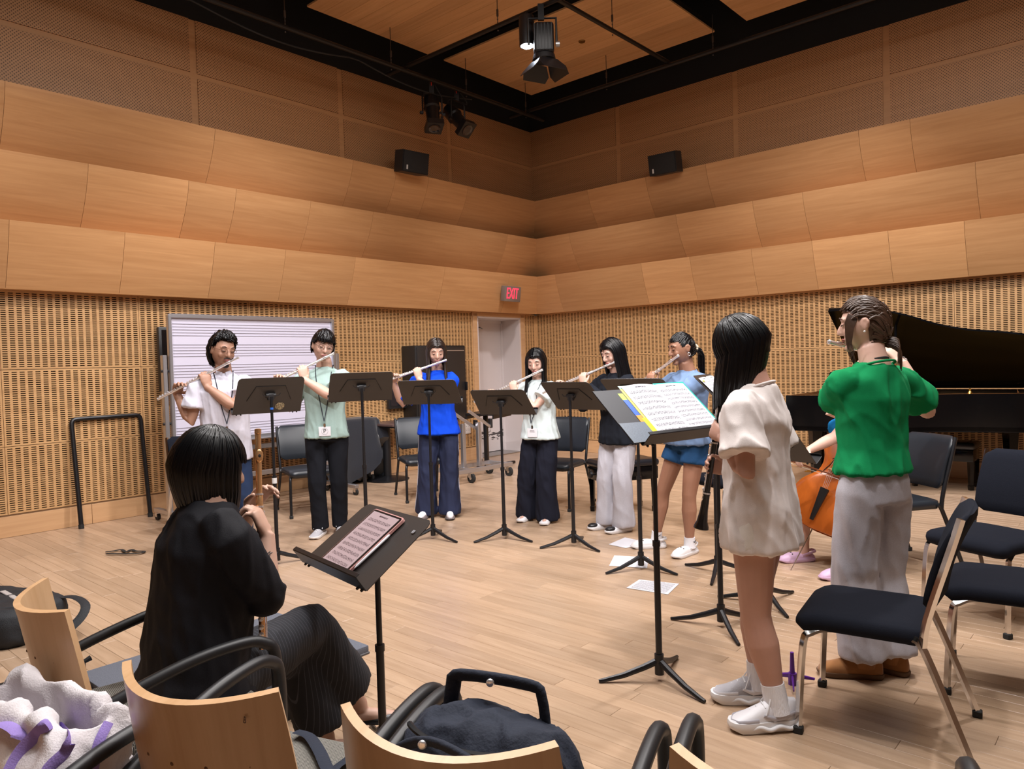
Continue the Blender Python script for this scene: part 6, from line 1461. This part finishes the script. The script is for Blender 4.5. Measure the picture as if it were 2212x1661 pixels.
BLOUSE = cloth('black_chiffon', (.009, .009, .012), .75, var=.2, vscale=20)
p.shirt(BLOUSE, hem=.46, ease=.020, sleeve=1.16, sr=(.046, .042), wr=.008, flare=.030, voxel=.009, neck=.052, name='blouse', collar=False)
PIN = mat('pinstripe', (.010, .011, .016), .85); nt = PIN.node_tree; N_ = nt.nodes; tc = N_.new('ShaderNodeTexCoord'); sx = N_.new('ShaderNodeSeparateXYZ'); nt.links.new(tc.outputs['Object'], sx.inputs[0])
ad_ = N_.new('ShaderNodeMath'); ad_.operation = 'MULTIPLY_ADD'; ad_.inputs[1].default_value = .55; nt.links.new(sx.outputs[0], ad_.inputs[0]); nt.links.new(sx.outputs[1], ad_.inputs[2])
mm = N_.new('ShaderNodeMath'); mm.operation = 'MULTIPLY'; mm.inputs[1].default_value = 62; nt.links.new(ad_.outputs[0], mm.inputs[0]); fr_ = N_.new('ShaderNodeMath'); fr_.operation = 'FRACT'; nt.links.new(mm.outputs[0], fr_.inputs[0])
lt = N_.new('ShaderNodeMath'); lt.operation = 'LESS_THAN'; lt.inputs[1].default_value = .10; nt.links.new(fr_.outputs[0], lt.inputs[0]); mx = N_.new('ShaderNodeMixRGB'); mx.inputs[1].default_value = (.010, .011, .016, 1); mx.inputs[2].default_value = (.055, .058, .075, 1); nt.links.new(lt.outputs[0], mx.inputs[0]); nt.links.new(mx.outputs[0], N_['Principled BSDF'].inputs['Base Color'])
b = MB(); d0 = up; b.loft([ering(sp[0] - UP * .01 + FS * .02, Ls, FS, .185, .15, 24), ering(sp[0] + UP * .05, Ls, FS, .190, .15, 24), ering(sp[1], Ls, FS, .175, .135, 24), ering(sp[2], Ls, FS, .15, .115, 24)])
for k, end in (('r', .80), ('l', .86)):
    H, K, A = p.hip[k], p.knee[k], p.ank[k]; E_ = K.lerp(A, end); b.tube([H - FS * .05, H, H.lerp(K, .5), H.lerp(K, .9), K, K.lerp(E_, .12), K.lerp(E_, .5), K.lerp(E_, .9), E_], [.08, .098, .092, .080, .076, .074, .084, .092, .090], 20)
solid(b, 'trousers', PIN, .010, 5, p.root, .006, 8.)
hair(p.root, p.hc, p.R, p.hs, HAIRB, 'bob', length=.150, n=1100, seed=21, wid=.0062, volume=1.16, fringe=72, side_deg=104, back=125, hang_dir=-UP + FS * .05, outw=-.006, fcut=.80)
face_parts(p.root, p.hc, p.R, p.hs, BROWM, LIPS, lid_m=SKW)
BF = mat('black_leather_flat', (.010, .010, .011), .4)
for k in 'rl': shoe(p.root, p.foot[k], p.toe[k], 'flat', BF, BF, .24)
# tattoo on the near forearm and polished nails
tt = MB(); E_, W_ = p.el['r'], p.wr['r']; ax = (W_ - E_).normalized(); outv = (V((0, 0, 0)) - (E_ + W_) / 2); outv.z = 0; outv.normalize(); outv = (outv - ax * outv.dot(ax)).normalized(); sd = ax.cross(outv)
for t0, t1, s0, s1 in ((.35, .55, -.012, .010), (.45, .62, .008, -.012), (.55, .72, -.010, .012), (.62, .70, .0, .018), (.40, .48, .0, -.018)):
    pts = []
    for i in range(6): f = i / 5; rr_ = (.0385 - .010 * (t0 + (t1 - t0) * f)); sx_ = s0 + (s1 - s0) * f + .004 * sin(f * 6); pts.append(E_.lerp(W_, t0 + (t1 - t0) * f) + outv * sqrt(max(rr_ ** 2 - sx_ ** 2, 0)) + sd * sx_)
    tt.tube(pts, [.0012, .0022, .0018, .0022, .0018, .0008], 5)
tt.build('tattoo', mat('tattoo_ink', (.10, .085, .085), .6), p.bo, world=True, smooth=80)
gf = flute_proto('rose gold flute held upright by the seated person', M_GOLD, M_SILVER); place_flute(gf, at(.088), ef, V((.55, -.75, 0)), 'rose gold flute held upright by the seated person')

# ================================================================ CELLIST AND CELLO
FC = V((-.97, -.22, 0)).normalized()
p = Fig('cellist in a blue shirt and lilac clogs almost hidden behind the player in green', (2.40, 4.90), 1.62, FC)
Lc = p.L; pel = V((2.42, 4.905, .47)); up = (UP + FC * .10).normalized(); sp = [pel, pel + up * .09, pel + up * .22, pel + up * .33, pel + up * .44, pel + up * .51, pel + up * .56, pel + up * .64]
p.spine = sp; p.hw = [.085, .102, .08, .083, .092, .088, .04, .031]; p.hd = [.065, .072, .058, .062, .066, .05, .036, .033]; p.ax = [Lc] * 8
p.sh = {'l': sp[5] + Lc * .165, 'r': sp[5] - Lc * .165}; p.hip = {'l': pel + Lc * .08 + UP * .03, 'r': pel - Lc * .08 + UP * .03}
p.foot = {'l': gz(1822, 1246), 'r': gz(1738, 1212)}; p.toe = {'l': V((-.95, -.35, 0)), 'r': V((-1, -.1, 0))}; p.ank = {k: v + UP * .075 for k, v in p.foot.items()}
p.knee = {k: ik(p.hip[k], p.ank[k], .42, .40, UP + FC * .6 + Lc * (.5 if k == 'l' else -.5)) for k in 'lr'}
p.set_head(sp[7] + up * .10 + FC * .02, (-.95, -.2, -.25))
eC = V((.50, .06, .86)).normalized(); cb0 = gd(1752, 1134, 4.82); nC = V((-.66, -.70, .28)); nC = (nC - eC * nC.dot(eC)).normalized(); sC = eC.cross(nC)
Mc = Matrix.Translation(cb0) @ frame(-sC, nC, eC).to_4x4() if (-sC).cross(nC).dot(eC) > 0 else Matrix.Translation(cb0) @ frame(sC, nC, eC).to_4x4()
wl_ = Mc @ V((.0, .02, 1.02)) + Lc * .05; wr_ = gd(1748, 972, 4.62)
p.arm('l', gd(1890, 800, 4.76), -UP + Lc * .7 + FC * .1); p.el['l'] = gd(1795, 893, 4.72); p.arm('r', wr_, -UP * .5 - Lc * .8); p.el['r'] = gd(1803, 945, 4.74)
hand(p.b, p.wr['l'], UP * .5 + FC * .5 - Lc * .4, -Lc * .8 + FC * .1, UP, curl=(.6, .8, .5), k=.95, spread=.08); hand(p.b, p.wr['r'], FC * .8 - UP * .4, -UP * .6 - FC * .3, Lc, curl=(.6, .7, .5), k=.95, spread=.06)
p.body(SK3, .0075, 2); p.shirt(cloth('teal_blue_cotton', (.006, .14, .36)), hem=.47, ease=.018, sleeve=.66, sr=(.044, .054), wr=.007)
b = MB(); b.loft([ering(sp[0], Lc, FC, .17, .14, 24), ering(sp[1], Lc, FC, .17, .13, 24), ering(sp[2], Lc, FC, .14, .11, 24)])
for k in 'lr': H, K = p.hip[k], p.knee[k]; b.tube([H - FC * .04, H, H.lerp(K, .5), H.lerp(K, .75)], [.08, .095, .09, .088], 18)
solid(b, 'shorts', BLKJ, .012, 4, p.root, .004, 8.)
for k in 'lr': shoe(p.root, p.foot[k], p.toe[k], 'clog', mat('clog_lilac', (.62, .42, .60), .5), mat('clog_lilac', (.62, .42, .60), .5), .25, name='clog')
hair(p.root, p.hc, p.R, p.hs, HAIRD, 'swept', n=160, seed=31, wid=.012, volume=1.08, fringe=60, side_deg=82, back=125, tie=(0, -.95, .1), tail=.2); face_parts(p.root, p.hc, p.R, p.hs, BROWM, LIPS, lid_m=SK3)
b = MB(); pe = p.wr['l'].lerp(p.el['l'], .72); b.tube([pe + (p.el['l'] - p.wr['l']).normalized() * q for q in (-.03, .03)], .034, 14); b.build('wrist_band', mat('pink_band', (.75, .08, .45), .6), p.root, world=True)
# cello: local x across, y out of the belly, z up the body
ce = thing('cello', 'orange-brown varnished cello played behind the player in green', 'cello', cb0)
VAR = mat('cello_varnish', (.36, .085, .012), .22, var=.35, vscale=7, coat=.5, stretch=(3, 3, .6)); EBON = mat('ebony', (.010, .009, .009), .35)
prof = [(0, .14), (.03, .185), (.10, .215), (.18, .218), (.26, .195), (.32, .150), (.36, .122), (.42, .118), (.47, .135), (.51, .158), (.58, .172), (.65, .165), (.71, .135), (.745, .08), (.755, .04)]
half = crom([(x, z, 0) for z, x in prof], 3); outl = [(0.0, -.012)] + [(v.x, v.y) for v in half] + [(-v.x, v.y) for v in reversed(half)]
cx = MB()
def plate(y0, arch, grow, sgn):
    rings = []
    for t, f in ((0, 1.), (.25, .9), (.6, .6), (1, .05)): rings.append([Mc @ V((x * f * grow, y0 + sgn * arch * (1 - (1 - t) ** 2), .37 + (z - .37) * f * grow)) for x, z in outl])
    return rings
cx.loft(plate(.0, .032, 1.015, 1)); cx.build('belly', VAR, ce, world=True, smooth=50)
cx = MB(); cx.loft(plate(-.115, .028, 1.015, -1)); cx.build('back_plate', VAR, ce, world=True, smooth=50)
cx = MB(); cx.loft([[Mc @ V((x, 0, z)) for x, z in outl], [Mc @ V((x, -.115, z)) for x, z in outl]]); cx.build('ribs', VAR, ce, world=True, smooth=50)
for sg in (-1, 1):
    fh = MB(); fh.tube([Mc @ V((sg * x, y, z)) for x, y, z in ((.062, .029, .455), (.056, .029, .465), (.050, .030, .455), (.058, .030, .42), (.078, .027, .37), (.092, .024, .325), (.090, .024, .305), (.082, .025, .305), (.080, .026, .315))], [.004, .004, .003, .0035, .005, .0035, .003, .004, .004], 6, flat=(1, .6)); fh.build('f_hole', mat('f_hole_dark', (.01, .006, .004), .8), ce, world=True)
MB().xf(Matrix.Identity(4)); br = MB(); br.prism([(-.045, 0), (-.03, 0), (0, .02), (.03, 0), (.045, 0), (.042, .05), (.02, .085), (-.02, .085), (-.042, .05)], .008, Mc @ Matrix.Translation((0, .028, .375)) @ frame((1, 0, 0), (0, 1, 0), (0, 0, 1)).to_4x4()); br.build('bridge', mat('bridge_maple', (.55, .33, .14), .5), ce, world=True, smooth=0)
fb_ = MB(); fb_.loft([[Mc @ V((x, y, .47)) for x, y in ((-.03, .075), (.03, .075), (.03, .085), (0, .095), (-.03, .085))], [Mc @ V((x, y, 1.05)) for x, y in ((-.017, .035), (.017, .035), (.017, .043), (0, .048), (-.017, .043))]]); fb_.build('fingerboard', EBON, ce, world=True, smooth=0)
tp_ = MB(); tp_.loft([[Mc @ V((x, y, .03)) for x, y in ((-.012, .035), (.012, .035), (.012, .045), (-.012, .045))], [Mc @ V((x, y, .25)) for x, y in ((-.03, .07), (.03, .07), (.028, .085), (-.028, .085))]]); tp_.build('tailpiece', EBON, ce, world=True, smooth=0)
nk = MB(); nk.tube([Mc @ V((0, .0, .74)), Mc @ V((0, .022, .80)), Mc @ V((0, .022, 1.03)), Mc @ V((0, .0, 1.10)), Mc @ V((0, -.03, 1.19)), Mc @ V((0, -.02, 1.22)), Mc @ V((0, .005, 1.21)), Mc @ V((0, 0, 1.19))], [.03, .017, .016, .018, .016, .016, .014, .01], 10); nk.build('neck_scroll', VAR, ce, world=True, smooth=60)
for i, z in enumerate((1.09, 1.115, 1.14, 1.165)): sg = (-1) ** i; MB().tube([Mc @ V((-sg * .02, -.01, z)), Mc @ V((sg * .05, -.01, z)), Mc @ V((sg * .075, -.01, z))], [.006, .007, .012], 8).build('peg', EBON, ce, world=True)
for i in range(4): x = -.018 + .012 * i; MB().tube([Mc @ V((x * .8, .078, .24)), Mc @ V((x, .116, .378)), Mc @ V((x * .6, .050, 1.05))], .0011, 5).build('string', M_SILVER, ce, world=True)
pin = Mc @ V((0, -.05, -.012)); gp = pin - eC * (pin.z / eC.z); MB().tube([pin, gp], [.005, .003], 8).build('end_pin', M_CHROME, ce, world=True)
bo = thing('cello_bow', 'cello bow crossing the strings of the cello', 'bow', gd(1782, 1020, 4.68)); q0 = gd(1758, 1012, 4.66); q1 = gd(1860, 1046, 4.74); q2 = q0 + (q0 - q1).normalized() * .25
MB().tube([q2, q1], .005, 8).build('bow_stick', mat('pernambuco', (.16, .05, .02), .3), bo, world=True); MB().tube([q2 + UP * -.016, q1 + UP * -.016], .0035, 6, flat=(.4, 1)).build('bow_hair', mat('bow_hair', (.75, .73, .68), .6), bo, world=True); MB().box(q2 + UP * -.01, (.05, .012, .024)).build('frog', EBON, bo, world=True, smooth=0)

# purple instrument stand on the floor
bp = gz(1712, 1478); ps = thing('instrument_stand', 'small purple folding instrument stand on the floor behind the oboe player', 'stand', bp); PUR = mat('purple_plastic', (.10, .015, .28), .35)
MB().tube([bp + UP * .03, bp + UP * .14], [.012, .008], 8).build('peg_post', PUR, ps, world=True); MB().cyl(bp + UP * .0, bp + UP * .05, .018, 10).build('hub', PUR, ps, world=True)
for a in (.1, 2.3, 4.4): d = V((cos(a), sin(a), 0)); MB().tube([bp + UP * .04, bp + d * .10 + UP * .015], [.012, .006], 6, flat=(1, .5)).build('leg', PUR, ps, world=True)

# ================================================================ GRAND PIANO (spine along the right wall)
PB = mat('piano_black', (.003, .003, .0035), .10, spec=.35); GILT = mat('piano_gilt', (.50, .27, .06), .35, .8); BRASS = mat('brass_bright', (.75, .45, .10), .25, 1.)
pn = thing('grand_piano', 'black grand piano with its lid raised by the right wall', 'piano', RM(.12, 4.75, 0), atan2(UB.y, UB.x))
# local x along the wall from keyboard to tail, local y: towards the wall is +, room is -   (UB x-axis, y = -UA)
WP, LP_ = 1.50, 2.27
rimc = [(.0, -WP), (.55, -WP), (.80, -1.47), (1.05, -1.36), (1.30, -1.18), (1.55, -1.06), (1.80, -1.00), (2.02, -.93), (2.18, -.80), (2.26, -.60), (2.27, -.38), (2.20, -.16), (2.05, -.04), (1.90, 0.), (0, 0.)]
rim = [(v.x, v.y) for v in crom([(x, y, 0) for x, y in rimc[:-2]], 4)] + rimc[-2:]
inner = []
for x, y in rim: cxx, cyy = 1.0, -.68; inner.append((cxx + (x - cxx) * .955, cyy + (y - cyy) * .94))
ca = MB(); ca.loft([[V((x, y, .64)) for x, y in rim], [V((x, y, 1.0)) for x, y in rim], [V((x, y, 1.0)) for x, y in inner], [V((x, y, .86)) for x, y in inner]], cap=False); ca.build('case', PB, pn, smooth=40)
MB().prism(rim, .05, Matrix.Translation((0, 0, .63))).build('bottom_board', PB, pn, smooth=0)
MB().prism(inner, .02, Matrix.Translation((0, 0, .88))).build('iron_plate', GILT, pn, smooth=0)
il = MB(); il.loft([[V((x * .999 + .001, y * .995, .965)) for x, y in inner], [V((x, y, 1.002)) for x, y in inner]], cap=False); il.build('inner_rim', mat('rim_walnut', (.22, .09, .03), .25, coat=.4), pn, smooth=40)
kb = MB(); kb.rbox((-.02, -WP / 2, .70), (.30, WP, .12), .01, 2); kb.build('key_bed', PB, pn)
for y in (-.04, -WP + .04): MB().rbox((-.02, y, .80), (.30, .08, .16), .02, 3).build('key_cheek', PB, pn)
MB().box((-.05, -WP / 2, .765), (.15, 1.23, .02)).build('white_keys', mat('ivory', (.75, .72, .66), .3), pn, smooth=0)
bk = MB()
for i in range(51):
    if i % 7 in (2, 6): continue
    bk.box((-.02, -WP / 2 - .60 + i * .0236 + .012, .785), (.09, .011, .016))
bk.build('black_keys', EBON, pn, smooth=0, kind='stuff')
MB().rbox((.09, -WP / 2, .88), (.03, 1.34, .2), .008, 2).build('fallboard', PB, pn)
MB().rbox((.30, -WP / 2, 1.12), (.02, .75, .24), .01, 2, rotm('Y', radians(20))).build('music_desk', PB, pn)
lidang = radians(35)
lo = [(x, y) for x, y in rim if x >= .36] ; lo = [(.36, 0.), (.36, -WP)] + [q for q in lo if not (abs(q[1]) < 1e-6)] + [(1.90, 0.)]
Ml = Matrix.Translation((0, 0, 1.01)) @ Matrix.Rotation(-lidang, 4, 'X')
MB().prism(lo, .022, Ml).build('lid', PB, pn, smooth=30)
MB().prism([(.36, 0), (.36, -WP), (.70, -WP + .02), (.70, 0)], .022, Ml @ Matrix.Translation((0, 0, .025))).build('lid_flap', PB, pn, smooth=0)
for y in (-.3, -1.05): MB().rbox((.37, y, .03), (.03, .1, .035), .004, 1).xf(Ml).build('lid_hinge', BRASS, pn)
MB().tube([(1.0, -1.33, .99), tuple(Ml @ V((.95, -1.20, .0)))], .013, 6).build('lid_prop', PB, pn)
for x in (1.22, 1.60): 
    hx = MB(); hx.lathe([(0, 0), (.022, 0), (.018, .02), (.008, .03), (.014, .045), (0, .055)], 10, Matrix.Translation((x, -.10 - 1.02 + (x - 1.22) * .3, 1.0))); hx.build('brass_fitting', BRASS, pn)
for x, y in ((.25, -.14), (.25, -WP + .14), (1.85, -.45)):
    l = MB(); l.tube([(x, y, .64), (x, y, .55), (x, y, .12), (x, y, .09)], [.075, .07, .045, .05], 4); k = l.build('leg', PB, pn, smooth=20); MB().cyl((x - .02, y, .045), (x + .02, y, .045), .045, 14).build('caster', BRASS, k)
ly = MB(); ly.rbox((.12, -WP / 2, .38), (.04, .22, .5), .01, 2); ly.build('pedal_lyre', PB, pn)
for i in (-1, 0, 1): MB().rbox((.02, -WP / 2 + i * .075, .10), (.16, .03, .012), .004, 1).build('pedal', BRASS, pn)

# ================================================================ BAGS
def soft(mb, name, m, parent, voxel=.012, wr=.012, wsc=7., it=6): return solid(mb, name, m, voxel, it, parent, wr, wsc)
# dark blue handbag on the third armchair
hb = thing('handbag', 'dark blue soft handbag with two handles on the wooden chair', 'bag', (-.07, 1.48, .475), facing(.4, .92))
NAVB = mat('navy_canvas', (.008, .013, .028), .85, bump=.25, bscale=120, var=.2, vscale=14)
Mb = wmat(hb)
b = MB(); rings = []
for z, w, d in ((.0, .17, .10), (.02, .185, .125), (.09, .19, .135), (.15, .18, .12), (.195, .158, .09), (.22, .125, .055), (.23, .09, .03)): rings.append([Mb @ q for q in ering(V((0, 0, z)), V((1, 0, 0)), V((0, 1, 0)), w, d, 28, .7)])
b.loft(rings); soft(b, 'bag_body', NAVB, hb, .009, .016, 9.)
op = MB(); op.tube([Mb @ V((.15 * cos(a), -.055 + .045 * sin(a), .205 + .02 * cos(a) ** 2)) for a in [pi + .3 + 2.6 * i / 16 for i in range(17)]], .006, 6); op.build('zip', mat('zip_black', (.006, .006, .008), .4), hb, world=True)
hn = MB(); hn.tube(crom([Mb @ V(q) for q in ((-.125, .07, .18), (-.118, .075, .245), (-.095, .075, .272), (.065, .075, .272), (.09, .075, .25), (.10, .07, .18))], 4), .017, 10, flat=(1, .6)); hn.build('handle', NAVB, hb, world=True, smooth=80)
hn = MB(); hn.tube(crom([Mb @ V(q) for q in ((-.14, -.11, .12), (-.13, -.14, .20), (-.05, -.145, .24), (.06, -.15, .21), (.13, -.15, .14), (.15, -.14, .06))], 4), .014, 10, flat=(1, .6)); hn.build('handle', NAVB, hb, world=True, smooth=80)
for q in ((-.02, .058, .272), (-.06, -.158, .238)): MB().ell(Mb @ V(q), (.009, .006, .009), nu=12, nv=8).build('snap_button', M_SILVER, hb, world=True)
st = MB(); st.tube(crom([gz(x, y, z) for x, y, z in ((880, 1640, .52), (800, 1612, .50), (735, 1650, .489), (712, 1665, .489), (690, 1622, .489), (668, 1590, .489), (640, 1580, .489))], 5), .016, 8, flat=(.15, 1), side=UP); st.build('shoulder_strap', NAVB, hb, world=True, smooth=80)
# white tote with purple straps
tb = thing('tote_bag', 'crumpled white canvas tote bag with lilac straps on a chair', 'bag', (-1.09, 1.585, .48), facing(.55, .83)); Mb = wmat(tb)
TOTE = mat('tote_canvas', (.62, .58, .60), .9, bump=.25, bscale=260, var=.06, vscale=10); LIL = mat('lilac_strap', (.27, .19, .50), .85, bump=.2, bscale=300)
b = MB(); rings = []
for z, w, d, y in ((.0, .20, .13, 0), (.03, .235, .15, 0), (.10, .24, .14, .01), (.17, .235, .11, .03), (.215, .22, .075, .05), (.222, .213, .068, .05), (.21, .205, .058, .05), (.15, .20, .07, .03), (.10, .19, .07, .02)): rings.append([Mb @ q for q in ering(V((0, y, z)), V((1, 0, 0)), V((0, 1, 0)), w, d, 28, .65)])
b.loft(rings); soft(b, 'bag_body', TOTE, tb, .008, .030, 7., 3)
from mathutils.bvhtree import BVHTree
tbo = tb.children[0]; WM_ = wmat(tbo); bvh_ = BVHTree.FromPolygons([WM_ @ v.co for v in tbo.data.vertices], [tuple(q.vertices) for q in tbo.data.polygons])
def drape(px):
    out = []
    for x, y in px:
        d = ray(x, y).normalized(); hit = bvh_.ray_cast(V((0, 0, CH)), d)[0]
        if hit is not None: out.append(hit - d * .010)
    return out
for px, w_ in ((((-40, 1575), (0, 1565), (25, 1568), (50, 1585), (45, 1600)), .022), (((5, 1700), (40, 1630), (75, 1590), (105, 1563), (130, 1568), (150, 1592), (140, 1625), (105, 1660), (80, 1710)), .013), (((235, 1560), (215, 1600), (205, 1640), (200, 1680)), .010)):
    pts = drape(px)
    if len(pts) > 2: st = MB(); st.tube(crom(pts, 4), w_, 8, flat=(1, .2), side=UB.cross(UP)); st.build('strap', LIL, tb, world=True, smooth=80)
# blue strap hanging over the second armchair's seat
# black gig bag on the floor at the left
gb = thing('instrument_bag', 'black padded instrument bag lying on the floor at the left edge', 'bag', gz(20, 1370), -.35); Mb = wmat(gb); BAGM = mat('black_nylon', (.010, .012, .016), .7, bump=.3, bscale=260)
b = MB(); rings = []
for z, g in ((.0, .93), (.03, 1.), (.12, 1.), (.17, .96), (.19, .85), (.195, .6)): rings.append([Mb @ q for q in ering(V((-.12, 0, z)), V((1, 0, 0)), V((0, 1, 0)), .40 * g, .24 * g, 32, .6)])
b.loft(rings); soft(b, 'bag_body', BAGM, gb, .012, .008, 6.)
st = MB(); st.tube(crom([Mb @ V(q) for q in ((.16, .14, .17), (.30, .16, .185), (.44, .12, .16), (.47, .04, .10), (.42, -.06, .05), (.28, -.10, .10))], 5), .024, 8, flat=(.2, 1), side=UP); st.build('shoulder_strap', BAGM, gb, world=True, smooth=80)
st = MB(); st.tube([Mb @ V((-.12 + .405 * cos(a), .245 * sin(a), .11)) for a in [2 * pi * i / 40 for i in range(41)]], .006, 6); st.build('zip', mat('zip_black', (.006, .006, .008), .4), gb, world=True)
hn = MB(); hn.rbox((.10, -.12, .19), (.20, .05, .02), .008, 2, rotm('Z', .5)); hn.xf(Mb); hn.build('carry_handle', BAGM, gb, world=True)
pp = MB(); pp.rbox((-.05, .05, .20), (.26, .03, .008), .003, 1, rotm('Z', -.35)); pp.xf(Mb); pp.build('reflective_strip', mat('reflective', (.6, .6, .62), .35, .4), gb, world=True)
# small tangle of hair ties on the floor
m = MB(); c_ = gz(1134, 1483, .006)
for j in range(3): m.tube([c_ + V((.02 * j - .02 + .014 * cos(a), .012 * sin(a) + .006 * (j % 2), .004 * sin(2 * a))) for a in [2 * pi * i / 12 for i in range(13)]], .003, 5)
tag(m.build('cord_scrap', M_RUB, smooth=80), 'tiny tangle of black cord on the bare floor', 'cord')
